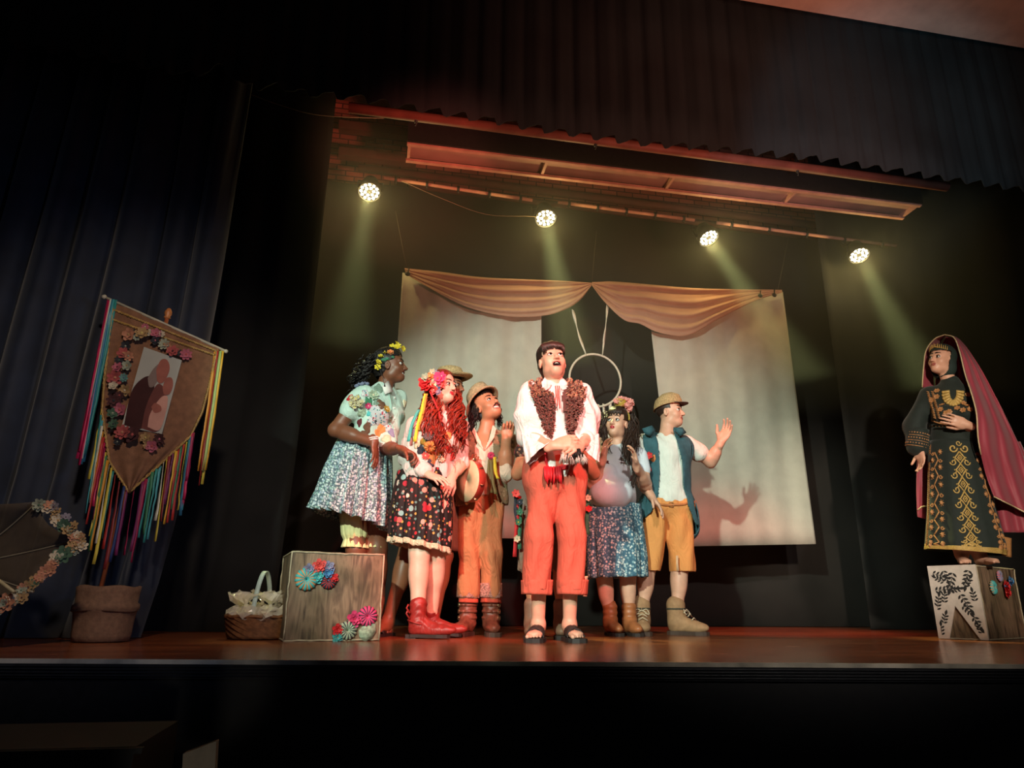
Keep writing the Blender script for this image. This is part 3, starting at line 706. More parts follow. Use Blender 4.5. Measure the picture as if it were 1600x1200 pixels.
for (px, py, r, m1, m2, kind) in [(1550, 918, 11, TEAL, ORF, 'r'), (1560, 900, 9, LILAC, CORAL, 'r'), (1568, 916, 10, REDF, BLUEF, 'f'), (1575, 908, 8, BLUEF, LILAC, 'f'), (1570, 926, 9, REDF, CORAL, 'f')]:
    n2 = -u1 if (-u1)[1] < 0 else u1
    n2 = u1 if (u1[1] < 0) else -u1
    p = on_face(px, py, gb+u1*.002, n2)+n2*.006; b = MB(); R_ = r/245
    if kind == 'r': b.rosette(p, n2, R_, 0, 1)
    else:
        for q, sc_ in ((0, 1), (1, .7), (2, .42)): b.flower(p+n2*.008*q, n2, R_*sc_, 6, 0, 1, .3+.3*q, q*.5)
    b.build('rosette' if kind == 'r' else 'cloth_flower', [m1, m2], rr, Lr)

# ------------------------------------------------------------------ basket of wrapped sweets
bc0 = onfloor(400, 1001); bc = bc0+np.array((-.012, .17, 0))
rb = root('wicker_basket', bc, 'low brown wicker basket with a tall pale arched handle, left of the crate', 'basket')
WICK = mat('brown_wicker', hx('8a5a36'), .6, .25, 40); sx_ = .185
b = MB(); G = []
nb_ = 30
for i, z in enumerate(np.linspace(.004, .118, 9)):
    R_ = .86+.14*z/.118
    G.append([bc+np.array(((sx_*R_+.009*(((i+j) % 2)*2-1))*cos(2*pi*j/nb_), (sx_*.8*R_+.009*(((i+j) % 2)*2-1))*sin(2*pi*j/nb_), z)) for j in range(nb_)])
G = [[bc+np.array((0, 0, .004))]*nb_]+G; b.grid(G, 0, True); b.build('woven_body', WICK, rb, bc)
b = MB(); t = np.linspace(0, 2*pi, 40)
b.tube([bc+np.array((sx_*cos(a), sx_*.8*sin(a), .120+.004*sin(a*14))) for a in t], .009, 6); b.build('rim', WICK, rb, bc)
b = MB(); hy = .31
P = [bc+np.array((0.0, -.10*cos(a), .10+(.262)*sin(a)**.85)) for a in np.linspace(0.001, pi-.001, 19)]
P = [bc+np.array((-.035+.07*(i/18.), 0, 0))+(p-bc) for i, p in enumerate(P)]
b.ribbon(P, np.array((.012, 0, 0))); b.build('handle', mat('pale_blue_white_cane', hx('c9dcd2'), .5, .08), rb, bc, solid=.005)
CEL = mat('clear_wrapping', hx('fff4dc'), .12, .1, 25, alpha=.55, spec=1)
SWT = mat('pale_biscuit', hx('f0c898'), .7, .2, 40)
spots = [(-.12, -.02, .13), (-.055, -.09, .135), (.035, -.10, .135), (.11, -.04, .13), (.07, .05, .14), (-.03, .04, .15), (-.10, .07, .14), (.12, .07, .13)]
where = ['at the left end', 'front left', 'front, below the handle', 'at the right end', 'right of the handle, at the back', 'in the middle behind the handle', 'back left', 'back right, against the crate']
for i, (x, y, z) in enumerate(spots):
    c = bc+np.array((x, y, z)); r0 = root('sweet_bag', c-(0, 0, .03), 'clear-wrapped bag of sweets %s of the basket' % where[i], 'bag of sweets', 'wrapped sweets in the basket')
    b = MB(); R_ = .060; nu, nv = 14, 9; G = []
    rg = np.random.default_rng(i)
    for v in range(nv):
        a = pi*(v+.4)/nv
        G.append([c+np.array((R_*sin(a)*cos(2*pi*j/nu), R_*sin(a)*sin(2*pi*j/nu), .044*-cos(a)))*1.0+rg.normal(0, .006, 3) for j in range(nu)])
    b.grid(G, 0, True)
    tip = c+np.array((rg.uniform(-.03, .03), rg.uniform(-.02, .02), .05)); fan = []
    for v in range(4):
        s_ = [.012, .008, .034, .062][v]; fan.append([tip+np.array((s_*cos(2*pi*j/nu), s_*sin(2*pi*j/nu)*.8, [-.02, 0, .025, .055][v]))+rg.normal(0, .008, 3)*(v > 1) for j in range(nu)])
    b.grid(fan, 0, True); b.build('wrapper', CEL, r0, r0.location, smooth=False)
    b = MB()
    for k in range(5): b.ell(c+rg.normal(0, .014, 3)+(0, 0, -.005), (.014, .014, .012), nu=8, nv=5)
    b.build('sweets', [SWT], r0, r0.location)

# ------------------------------------------------------------------ banner in its pot
pc = onfloor(141, 1005)+np.array((.0, .13, 0)); YB = pc[1]
PXM = 1/ (1110/ (YB*1.03))
rp_ = root('cloth_wrapped_pot', pc, 'round pot wrapped in brown felt holding the banner pole', 'pot')
FELT = mat('brown_felt', hx('7a5a44'), .9, .15, 50, bump=.2, bscale=120)
pr = .145
b = MB(); prof = [(.02, .004), (pr*.86, .004), (pr*.90, .03), (pr*.93, .10), (pr*.97, .145), (pr*1.04, .155), (pr*1.03, .175), (pr*.95, .185), (pr*.98, .235), (pr*1.0, .262), (pr*.93, .266), (pr*.9, .24), (.02, .235)]
b.lathe(pc, prof, 32)
for v in b.v[0]:
    a = math.atan2(v[1]-pc[1], v[0]-pc[0]); v[:2] = pc[:2]+(v[:2]-pc[:2])*(1+.018*sin(a*7)+.012*sin(a*13)); v[2] += .004*sin(a*5)*(v[2] > .1)
b.build('felt_wrap', FELT, rp_, pc)
b = MB(); b.tube([pc+np.array((pr*1.0*cos(a), pr*1.0*sin(a), .150+.004*sin(3*a))) for a in np.linspace(0, 2*pi, 30)], .007, 6); b.build('seam', mat('brown_felt_dark', hx('5f4433'), .9, .1), rp_, pc)
pb0 = at(150, 950, YB); fin = at(261, 497, YB)
rbn = root('banner', pb0, 'brown pennant banner with a framed print, cloth flowers and coloured ribbons on a leaning pole', 'banner')
Lb = rbn.location
b = MB(); b.tube([pb0-(.0, 0, .0), fin], .011, 10); b.build('pole', mat('red_brown_stick', hx('a65a36'), .5, .15), rbn, Lb)
b = MB(); fd = vn(fin-pb0); x = vn(np.cross(fd, (0, 1, 0))); Rf = np.stack([x, np.cross(fd, x), fd], 1)
b.lathe(fin-fd*.005, [(.0, .0), (.012, 0), (.02, .008), (.013, .016), (.021, .03), (.019, .046), (.010, .062), (0, .068)], 14, Rf); b.build('finial', mat('turned_wood', hx('c07a45'), .35, .1), rbn, Lb)
ca, cb = at(163, 464, YB-.02), at(353, 549, YB-.02)
b = MB(); b.tube([ca, cb], .008, 8); b.ell(ca, .014); b.ell(cb, .012); b.build('crossbar', mat('pale_stick', hx('b9b29c'), .5, .1), rbn, Lb)
BF = mat('brown_banner_felt', hx('80583e'), .92, .14, 30, bump=.25, bscale=150)
def banner_pt(u, v):
    """u across, v down"""
    t = np.array((175, 470))*(1-u)+np.array((343, 545))*u
    le = interp_curve([(175, 470), (160, 600), (157, 640), (169, 722), (202, 770)], v)
    ri = interp_curve([(343, 545), (330, 600), (318, 645), (299, 682), (202, 770)], v)
    p = le*(1-u)+ri*u
    return p
def bpos(u, v, off=0.):
    p = banner_pt(u, v); return at(p[0], p[1], YB-.025+off+.02*sin(u*7+v*1.5)*min(1, v*3)*(1-v*.5)+.006*sin(u*23))
def uv_of(px, py):
    best = None
    for u in np.linspace(0, 1, 41):
        for v in np.linspace(0, 1, 41):
            q = banner_pt(u, v); d = (q[0]-px)**2+(q[1]-py)**2
            if best is None or d < best[0]: best = (d, u, v)
    return best[1], best[2]
b = MB(); b.grid([[bpos(u, v) for u in np.linspace(0, 1, 40)] for v in np.linspace(0, .998, 40)]); b.build('felt_cloth', BF, rbn, Lb, solid=.004)
GOLDB = mat('gold_braid', hx('b08a4a'), .5, .25, 60)
def braid(pts, nm='braid'):
    b = MB(); n = len(pts)
    for s_ in (0, pi):
        P = [pts[i]+np.array((.0045*sin(i*1.4+s_), -.006, .0045*cos(i*1.4+s_))) for i in range(n)]
        b.tube(P, .0046, 4)
    b.build(nm, GOLDB, rbn, Lb)
braid([bpos(.015, v) for v in np.linspace(.02, 1, 110)]); braid([bpos(.985, v) for v in np.linspace(.02, 1, 110)])
braid([bpos(u, .025) for u in np.linspace(.02, .98, 80)]); braid([bpos(u, .055) for u in np.linspace(.03, .97, 80)])
MUTED = {}
def mute(m):  # darker, duller copies: dim light on banner and parasol flowers put into colour
    if m.name not in MUTED:
        b = m.node_tree.nodes['Principled BSDF']; n = [x for x in m.node_tree.nodes if x.type == 'VECT_MATH']
        c = np.array(n[0].inputs[0].default_value if n else b.inputs['Base Color'].default_value[:3])[:3]; g = c.mean(); c = (c*.62+g*.38)*.72*np.array((1.08, .98, .85))
        MUTED[m.name] = mat(m.name+'_dimlit', tuple(float(v) for v in c), .85, .15, 30)
    return MUTED[m.name]
# print of two hooded figures
pcs = [(225, 542), (284, 563), (253, 678), (190, 666)]
pp = [at(x, y, YB-.050) for x, y in pcs]
def puv(u, v): return (pp[0]*(1-u)+pp[1]*u)*(1-v)+(pp[3]*(1-u)+pp[2]*u)*v
b = MB(); e = np.array((0, .006, 0)); b.hexa([pp[0]+e, pp[1]+e, pp[2]+e, pp[3]+e, pp[0], pp[1], pp[2], pp[3]]); pr_ = b.build('picture_print', mat('pale_print_paper', hx('a9a79c'), .25, .06, 5), rbn, Lb, smooth=False)
def blob(pts, m, k, nm):
    b = MB(); P = bez([(*p, 0) for p in pts+[pts[0]]], 6*len(pts)+1)[:-1, :2]; V = [puv(*p)+np.array((0, -.0012*k, 0)) for p in P]; c = sum(V)/len(V); n = len(V)
    b.add(V+[c], [(i, (i+1) % n, n) for i in range(n)]); b.build(nm, m, pr_, smooth=False).data.transform(Matrix.Translation(-Vector(Lb)))
P1 = mat('print_dark_robe', hx('3c1d1c'), .3, .15, 14); P2 = mat('print_mid_robe', hx('6b3a34'), .3, .15, 14); P3 = mat('print_skin', hx('9a5a4c'), .3, .1, 20); P4 = mat('print_pale_cloth', hx('c48f7e'), .3, .1, 14); P5 = mat('print_grey_hood', hx('7d6a62'), .3, .1, 14)
blob([(.05, .98), (.0, .6), (.12, .42), (.32, .33), (.5, .4), (.55, .7), (.5, .98)], P1, 1, 'printed_robe')
blob([(.3, .36), (.38, .22), (.5, .14), (.58, .25), (.52, .42), (.4, .46)], P5, 2, 'printed_hood')
blob([(.45, .22), (.50, .09), (.64, .06), (.76, .14), (.76, .26), (.68, .37), (.55, .36)], P3, 3, 'printed_face')
blob([(.48, .98), (.45, .7), (.55, .42), (.7, .40), (.85, .5), (.85, .75), (.88, .98)], P2, 2, 'printed_habit')
blob([(.72, .42), (.74, .30), (.88, .27), (.96, .36), (.93, .48), (.80, .50)], P3, 4, 'printed_child_face')
blob([(.62, .95), (.6, .78), (.74, .56), (.9, .52), (.96, .7), (.92, .96)], P4, 4, 'printed_child_dress')
blob([(.58, .7), (.64, .64), (.8, .66), (.84, .72), (.7, .76)], P3, 5, 'printed_hands')
# flowers round the print
fls = [(202, 523, 9, ORF, MUSTF), (212, 520, 5, DKF, MUSTF), (222, 521, 9, MUSTF, YELF), (227, 511, 5, PINKF, CRM), (235, 520, 5, CRM, MUSTF), (244, 521, 7, PINKF, REDF), (252, 522, 5, CRM, DKF), (257, 538, 8, SAGE, MUSTF), (243, 532, 6, DKF, PINKF),
       (270, 549, 8, REDF, DRED), (281, 552, 5, DKF, GRNF), (291, 554, 8, PINKF, REDF), (197, 541, 7, DKF, SAGE), (193, 552, 8, REDF, ORF), (201, 556, 7, ORF, SAGE), (186, 563, 6, DKF, GRNF), (199, 571, 7, SAGE, MUSTF), (184, 574, 7, PINKF, DRED),
       (180, 590, 10, REDF, ORF), (194, 590, 6, TEAL, BLUEF), (177, 603, 6, CRM, SAGE), (196, 610, 8, MUSTF, CRM), (187, 618, 6, DRED, REDF), (178, 626, 9, DRED, DKF), (188, 640, 9, PINKF, REDF), (176, 646, 7, GRNF, SAGE), (178, 663, 7, GRNF, DKF), (192, 676, 10, REDF, ORF),
       (208, 680, 11, DRED, REDF), (228, 684, 7, MUSTF, YELF), (230, 696, 5, MUSTF, CRM), (250, 686, 8, DRED, PINKF), (238, 697, 8, PINKF, REDF), (184, 690, 5, DKF, SAGE), (214, 527, 5, SAGE, DKF), (262, 541, 5, ORF, CRM)]
for k, (x, y, r, m1, m2) in enumerate(fls):
    r = r/265*1.05; p = at(x, y, YB-.055-.002*(k % 3)); b = MB(); n = vn((RNG.uniform(-.3, .3), -1, RNG.uniform(-.4, .2)))
    b.flower(p, n, r, 5+k % 4, 0, 1, .35, k); b.flower(p+n*r*.15, n, r*.6, 5, 0, 1, .5, k+.5); b.build('cloth_flower', [mute(m1), mute(m2)], rbn, Lb)
# ribbons
rc_ = ['c8285a', '2f6f8e', 'd8c24a', '2f8b86', 'b9342f', 'e0dcc8', 'd9942f', '7a2a5a', '3f7d58', '4aa0a8', '8a3030', 'e2b13a', '9a1f4a', '283a6a', '9fb86a']
RM = [mat('ribbon_'+n, hx(c), .45, .08, 20) for n, c in zip('pink blue yellow teal red cream gold purple green aqua maroon amber crimson navy lime'.split(), rc_)]
def ribbon_drop(p, ln_m, m, wd=.0075):
    n = 10; ph = RNG.uniform(0, 6)
    P = np.array([p+np.array((.006*sin(ph+t*4)*t+RNG.normal(0, .001), .004*cos(ph+5*t), -ln_m*t)) for t in np.linspace(0, 1, n)])
    b = MB(); tw = ph; b.ribbon(P, np.array([(wd*abs(cos(tw+t*1.2))*.7+wd*.3, wd*.6*sin(tw+t*1.2), 0) for t in np.linspace(0, 1, n)])); b.build('ribbon', m, rbn, Lb, solid=.001)
def dropto(px, py, px2, py2, m, wd=.0075):
    p = at(px, py, YB-.03+RNG.uniform(-.012, .02)); q = at(px2, py2, YB-.03); ribbon_drop(p, p[2]-q[2], m, wd)
for k in range(9): dropto(168+k*1.6, 468, 118+k*3, 712+RNG.uniform(-8, 20), RM[[0, 0, 12, 0, 5, 1, 9, 1, 3][k]])
for k in range(7): dropto(337+k*1.8, 548, 312+k*2, 745+RNG.uniform(-12, 20), RM[[6, 4, 4, 10, 14, 2, 11][k]])
le = [(158, 640), (160, 670), (164, 700), (169, 722), (180, 742), (192, 758), (202, 768)]
for k in range(22):
    t = k/21; q = interp_curve(le, t)
    if k > 14 and k % 2: continue
    dropto(q[0], q[1], 0, q[1]+ [95, 110, 130, 120, 100, 135, 90][k % 7]+RNG.uniform(-10, 12)+18*t, RM[[2, 3, 9, 5, 6, 4, 0, 12, 2, 8, 6, 5, 2, 3, 4, 7, 10, 12, 13, 6, 7, 4][k]])
ri = [(205, 768), (228, 748), (256, 722), (280, 700), (299, 684), (303, 676)]
for k in range(26):
    t = k/25; q = interp_curve(ri, t)
    if k in (0, 2, 3): continue
    dropto(q[0], q[1], 0, q[1]+ [105, 90, 120, 112, 98, 125][k % 6]+RNG.uniform(-10, 12)-(18*t), RM[[6, 12, 7, 13, 7, 12, 3, 8, 3, 9, 5, 2, 10, 7, 11, 4, 8, 4, 2, 9, 1, 9, 5, 12, 0, 12][k]])

# ------------------------------------------------------------------ flower-trimmed parasol at far left
YU = 3.55; hub = at(-75, 885, YU+.28)
rims = [at(-100, 768, YU+.1), at(60, 784, YU+.12), at(127, 843, YU), at(52, 925, YU-.12), at(-55, 975, YU-.15), at(-190, 950, YU-.1), at(-250, 870, YU+.02), at(-210, 800, YU+.1)]
mz = min(p[2] for p in rims)
ru = root('parasol', (rims[4][0], rims[4][1], 0), 'open dark sheer parasol trimmed with cloth flowers, lying at the far left', 'parasol'); Lu = ru.location
SHEER = mat('dark_sheer_cloth', hx('5e5040'), .6, .1, alpha=.6); RIBM = mat('pale_rib', hx('8f8672'), .5, .1)
for k in range(8):
    a, c = rims[k], rims[(k+1) % 8]; G = []
    for t in np.linspace(0, 1, 9):
        row = []
        for s_ in np.linspace(0, 1, 7):
            e = a*(1-s_)+c*s_; e = e+(hub-e)*.10*sin(pi*s_); p = hub+(e-hub)*t; p = p+np.array((0, .07, 0))*sin(pi*t*.5)*(1-t)*2
            row.append(p)
        G.append(row)
    b = MB(); b.grid(G); b.build('canopy_panel', SHEER, ru, Lu, solid=.002)
    b = MB(); b.tube([hub+(a-hub)*t+np.array((0, .07, 0))*sin(pi*t*.5)*(1-t)*2-np.array((0, .006, 0)) for t in np.linspace(0, 1, 10)], .004, 5); b.build('rib', RIBM, ru, Lu)
axd = vn(np.cross(rims[2]-rims[6], rims[4]-rims[0])); axd = axd if axd[1] < 0 else -axd
b = MB(); b.tube([hub-axd*.06, hub+axd*.12, at(-20, 893, YU-.05), at(22, 925, YU-.18)], .007, 8); b.build('shaft', mat('pale_cane', hx('a5966f'), .5, .1), ru, Lu)
path = [(60, 784), (88, 800), (100, 815), (118, 832), (127, 845), (108, 862), (88, 878), (70, 895), (45, 918), (20, 935), (-5, 955)]
cl = [(ORF, MUSTF), (MUSTF, DRED), (SAGE, GRNF), (ORF, DRED), (CRM, MUSTF), (GRNF, SAGE), (MUSTF, ORF), (LILAC, DRED)]
for k in range(46):
    t = k/45; q = interp_curve(path, t); r = RNG.choice([.022, .03, .026, .04], p=[.35, .3, .25, .1]); off = RNG.uniform(-7, 7, 2)
    m1, m2 = cl[int(RNG.integers(len(cl)))]; p = at(q[0]+off[0], q[1]+off[1], YU-.03+(.12 if t < .2 else (.0 if t < .5 else -.12*(t-.5)*2)))
    n = vn((RNG.uniform(-.3, .5), -1, RNG.uniform(-.2, .5))); b = MB(); b.flower(p, n, r, 7, 0, 1, .3, k); b.flower(p+n*.006, n, r*.6, 6, 0, 1, .5, k); b.build('cloth_flower', [mute(m1), mute(m2)], ru, Lu)

# ------------------------------------------------------------------ below the stage, bottom left
sp = at(200, 1141, 2.2)
b = MB(); b.box((-1.3, 2.15, (sp[2]-1.05)/2), (.78, .2, (sp[2]+1.05)/2)); b.box((-1.3, 1.95, sp[2]-.006), (.80, .01, .006))
o = b.build('stage_steps', mat('dark_stained_wood', hx('0a0606'), .5, .2), smooth=False); recenter(o, (-1.3, 2.15, -1.05)); tagt(o, 'dark wooden steps against the stage front, bottom left', 'steps')
pq = [at(286, 1178, 1.9), at(338, 1158, 1.9), at(331, 1290, 1.9), at(279, 1290, 1.9)]
b = MB(); e = np.array((0, .03, 0)); b.hexa(pq+[p+e for p in pq]); o = b.build('board_end', mat('pale_grey_board', hx('6f6558'), .8, .1), smooth=False); recenter(o, pq[3])
tagt(o, 'pale grey board end standing in the dark below the stage, bottom left', 'board')

# ================================================================== PEOPLE
def skin(name, c, rough=.45):
    m = mat(name, c, rough, .06, 25); b = m.node_tree.nodes['Principled BSDF']
    b.inputs['Subsurface Weight'].default_value = 0.0; return m
SK = dict(dark=skin('skin_deep_brown', hx('7a4a34')), fair=skin('skin_fair', hx('e0ab90')), tan=skin('skin_tan', hx('c48a68')), pale=skin('skin_pale', hx('e6b8a0')), brown=skin('skin_brown', hx('8e5a3e')))
LIP = mat('lips_red', hx('b8323c'), .4, 0); LIPN = mat('lips_natural', hx('a8584e'), .45, 0); LIPD = mat('lips_brown', hx('8a3d36'), .45, 0); MDARK = mat('mouth_dark', (.02, .004, .004), .6, 0)
EYEW = mat('eye_white', hx('e8e2dc'), .25, 0); IRIS = mat('iris_dark', hx('1c110c'), .15, 0); TOOTH = mat('teeth', hx('f2ece0'), .25, 0)
HAIRB = mat('hair_black', hx('1a1412'), .5, .3, 60); HAIRBR = mat('hair_dark_brown', hx('3a261d'), .5, .3, 60); HAIRR = mat('hair_red', hx('8a2c1c'), .45, .35, 50); HAIRM = mat('hair_brown', hx('38261f'), .45, .3, 60)
STRAW = mat('straw_weave', hx('c4a273'), .8, .25, 90, bump=.5, bscale=220)
Z = np.array((0, 0, 1.))
def frame_at(P):
    t = CAM-P; t[2] = 0; t = vn(t); r = np.array((-t[1], t[0], 0)); return t, r   # toC, image right
class Head:
    def __init__(s, c, yaw=0, pitch=0, roll=0, sc=1., female=False):
        s.c = np.asarray(c, float); t, r = frame_at(s.c); y, p, q = radians(yaw), radians(pitch), radians(roll)
        h = cos(y)*t+sin(y)*r; s.f = cos(p)*h+sin(p)*Z; s.r = cos(y)*r-sin(y)*t; s.u = np.cross(s.f, s.r)
        r2 = cos(q)*s.r-sin(q)*s.u; s.u = cos(q)*s.u+sin(q)*s.r; s.r = r2; s.k = sc; s.R = np.stack([s.r, s.f, s.u], 0); s.fem = female
    def w(s, x, y, z): return s.c+s.k*(x*s.r+y*s.f+z*s.u)
    def local(s, P): return ((P-s.c) @ s.R.T)/s.k
    def add(s, S, mouth='shut', chin=0.):
        k = s.k; R = s.R
        def E(x, y, z, a, b, c, kk=.02, op=0): S.ell(s.w(x, y, z), np.array((a, b, c))*k, R, kk*k, op)
        E(0, -.012, .038, .076, .094, .088); E(0, .022, -.028, .060, .068, .080, .03)
        jw = .032 if s.fem else .036
        E(0, .052, -.088, jw, .036, .028, .03)
        if mouth == 'open': E(0, .048, -.104, .030, .030, .020, .02)
        if mouth in ('open', 'grin'):
            for sg in (-1, 1): S.cap(s.w(sg*.022, .092, -.030), s.w(sg*.040, .078, -.066), .0022*k, k=.006*k, op=1)
        for sg in (-1, 1):
            E(sg*.040, .050, -.030, .024, .026, .026, .025)      # cheeks
            E(sg*.043, .006, -.068, .019, .030, .026, .03)       # jaw corners
            E(sg*.078, -.008, -.010, .009, .019, .031, .006)     # ears
            E(sg*.083, -.008, -.008, .006, .010, .018, .004, 1)
        S.cap(s.w(-.038, .070, .026), s.w(.038, .070, .026), (.012 if not s.fem else .009)*k, k=.014*k)
        for sg in (-1, 1): E(sg*.031, .094, .004, .019, .014, .011, .010, 1)
        S.cap(s.w(0, .080, .012), s.w(0, .104, -.026), .0085*k, .012*k, k=.010*k)
        E(0, .103, -.030, .013, .011, .009, .006)
        for sg in (-1, 1): E(sg*.012, .095, -.032, .008, .009, .007, .005)
        if mouth in ('shut', 'pout'):
            f = 1.0 if mouth == 'shut' else .75; pr = 0 if mouth == 'shut' else .008
            E(0, .084+pr, -.052, .023*f, .010, .0065, .004); E(0, .083+pr, -.063, .020*f, .011, .0075, .004)
            S.cap(s.w(-.022*f, .096+pr, -.0575), s.w(.022*f, .096+pr, -.0575), .0022*k, k=.003*k, op=1)
        elif mouth == 'open':
            E(0, .084, -.052, .026, .012, .009, .006); E(0, .078, -.084, .024, .013, .009, .006); E(0, .092, -.067, .026, .028, .0125, .005, 1)
        else:   # grin
            E(0, .082, -.050, .034, .012, .008, .006); E(0, .078, -.074, .030, .012, .008, .006); E(0, .092, -.061, .033, .022, .0095, .004, 1)
    def mats(s, C, mouth='shut'):
        """face material index: 1 lips, 2 mouth inside"""
        L = s.local(C); mi = np.zeros(len(C), int)
        def inel(c, r): return (((L-np.array(c))/np.array(r))**2).sum(1) < 1
        if mouth in ('shut', 'pout'):
            f = 1.15 if mouth == 'shut' else .85; mi[inel((0, .096, -.0575), (.024*f, .02, .0125))] = 1
        elif mouth == 'open':
            mi[inel((0, .095, -.067), (.034, .03, .022))] = 1; mi[inel((0, .086, -.067), (.0275, .028, .014)) & (L[:, 1] < .093)] = 2
        else:
            mi[inel((0, .09, -.061), (.036, .03, .0195))] = 1; mi[inel((0, .088, -.061), (.0345, .024, .011)) & (L[:, 1] < .086)] = 2
        return mi
    def features(s, S, par, L, gaze=(0, 0), brow=HAIRBR, mouth='shut', liner=None, browtilt=.15, skinm=None, shade=None, moustache=False):
        for sg in (-1, 1):
            b = MB(); c = s.w(sg*.031, .0725, .004); b.ell(c, np.array((.0175, .0132, .0118))*s.k, s.R.T, 12, 8, 0); b.build('eyeball', EYEW, par, L)
            g = vn(s.f+s.r*gaze[0]+s.u*gaze[1]); b = MB(); ic = c+s.k*((.0102)*g*np.array(1.)); ic = ic+s.f*.0022*s.k
            b.ell(ic, np.array((.0074, .0028, .0078))*s.k, s.R.T, 10, 6, 0); b.build('iris', IRIS, par, L)
            for up in (1, -1):
                P = [s.w(sg*.031+.0175*t, .0792+.0068*(1-t*t), .004+up*(.0108*(1-t*t)+.0004)) for t in np.linspace(-1, 1, 7)]
                b = MB(); b.tube(P, [(.0026 if up > 0 else .0016)*s.k]*7, 5); b.build('eyelid', liner or (skinm if up < 0 else brow), par, L)
            P = np.array([s.w(sg*(.010+.040*t), .094-.020*t*t, .028+.010*sin(pi*t*.8)+browtilt*.05*(1-t)) for t in np.linspace(0, 1, 8)]); P = S.settle(P, .001*s.k)
            b = MB(); b.tube(P, np.array([.0042, .0048, .005, .0048, .0042, .0036, .0028, .0016])*s.k, 6); b.build('eyebrow', brow, par, L)
        if mouth in ('grin', 'open'):
            b = MB(); n = 8; wd = .031 if mouth == 'grin' else .016; zz = -.0605 if mouth == 'grin' else -.0555; hh = .0080 if mouth == 'grin' else .003
            G = [[s.w(wd*t, .0835-.010*t*t, zz+v*hh) for t in np.linspace(-1, 1, n)] for v in (1, 0, -1)]; b.grid(G); b.build('teeth', TOOTH, par, L, solid=.003)
        if moustache:
            for sg in (-1, 1):
                P = S.settle(np.array([s.w(sg*(.003+.028*t), .096, -.043-.012*t*t) for t in np.linspace(0, 1, 6)]), .0015)
                b = MB(); b.tube(P, [.004, .0045, .0045, .004, .003, .0015], 5); b.build('moustache', brow, par, L)
def hand(S, w, d, n, side, curl=.4, spread=.12, sc=1., thumb=.5, curls=None):
    """w wrist, d fingers' direction, n the way the palm faces, side: thumb towards side*cross(d, n)"""
    d = vn(d); n = vn(n-np.dot(n, d)*d); l = np.cross(d, n)*side; w = np.asarray(w, float)
    Rm = np.stack([l, d, n], 0)
    S.cap(w-d*.03*sc, w+d*.02*sc, .026*sc, .026*sc, k=.012, n=n, sq=.75)
    S.ell(w+d*.052*sc, np.array((.041, .052, .0165))*sc, Rm, .016)
    S.ell(w+d*.035*sc+l*.024*sc+n*.010*sc, np.array((.017, .032, .016))*sc, Rm, .012)
    for i in range(4):
        b = w+d*(.088, .093, .089, .078)[i]*sc+l*(.031-.0205*i)*sc; L = (.074, .082, .076, .060)[i]*sc
        a = spread*(1.5-i); dd = vn(d*cos(a)+l*sin(a)); ang = 0; c = curl if curls is None else curls[i]; p = b-dd*.018*sc; r = (.0092, .0095, .0090, .0080)[i]*sc
        pts = [p, b]
        for k, f in enumerate((.46, .30, .26)):
            ang += c*(.75, 1.1, .75)[k]; pts.append(pts[-1]+L*f*(dd*cos(ang)+n*sin(ang)))
        for k in range(4): S.cap(pts[k], pts[k+1], r*(1-.07*k), r*(1-.07*(k+1)), k=.003 if k else .008)
    t0 = w+d*.022*sc+l*.024*sc+n*.006*sc; d1 = vn(d*.62+l*(.25+thumb)+n*.28); t1 = t0+d1*.040*sc; d2 = vn(d*.85+l*(thumb*.55)+n*(.25+curl*.5)); t2 = t1+d2*.030*sc; t3 = t2+vn(d2+n*curl*.4)*.024*sc
    S.cap(t0, t1, .0135*sc, .0115*sc, k=.01); S.cap(t1, t2, .0110*sc, .0098*sc, k=.003); S.cap(t2, t3, .0098*sc, .0080*sc, k=.003)
def barefoot(S, ank, d, sc=1., z0=0.):
    """ank: point over the heel at ankle height; d: toes' direction (flat)"""
    d = vn(d); l = np.array((-d[1], d[0], 0)); a = np.asarray(ank, float); g = np.array((a[0], a[1], z0))
    S.cap(a, g-d*.022*sc+Z*.032*sc, .036*sc, .031*sc, k=.02)
    S.cap(a, g+d*.072*sc+Z*.030*sc, .031*sc, .026*sc, k=.03); S.ell(g+d*.125*sc+Z*.024*sc, np.array((.043, .05, .019))*sc, np.stack([l, d, Z], 0), .02)
    S.ell(g+d*.05*sc+Z*.024*sc, np.array((.034, .07, .022))*sc, np.stack([l, d, Z], 0), .02)
    for i in range(5):
        o = (-.030+.0155*i)*sc; ln = (.045, .040, .035, .029, .022)[i]*sc; r = (.0125, .0088, .0085, .008, .0075)[i]*sc
        b = g+d*(.150-.005*i)*sc+l*o; S.cap(b+Z*.02*sc, b+d*ln+Z*.012*sc, r, r*.9, k=.003)
def bootfoot(S, ank, d, sc=1., top=.12, r=.052, toe=.04, z0=.022, folds=True):
    d = vn(d); l = np.array((-d[1], d[0], 0)); a = np.asarray(ank, float); g = np.array((a[0], a[1], z0)); R = np.stack([l, d, Z], 0)
    S.cap(g+Z*.06*sc, g+Z*(.06+top)*sc, r*sc, (r+.004)*sc, k=.02)
    S.ell(g-d*.012*sc+Z*.030*sc, np.array((.036, .042, .040))*sc, R, .02)
    S.cap(g+Z*.065*sc, g+d*.115*sc+Z*.034*sc, .044*sc, .034*sc, k=.03)
    S.ell(g+d*.13*sc+Z*.026*sc, np.array((.044, .075, .034))*sc, R, .025); S.ell(g+d*.06*sc+Z*.018*sc, np.array((.036, .10, .02))*sc, R, .02)
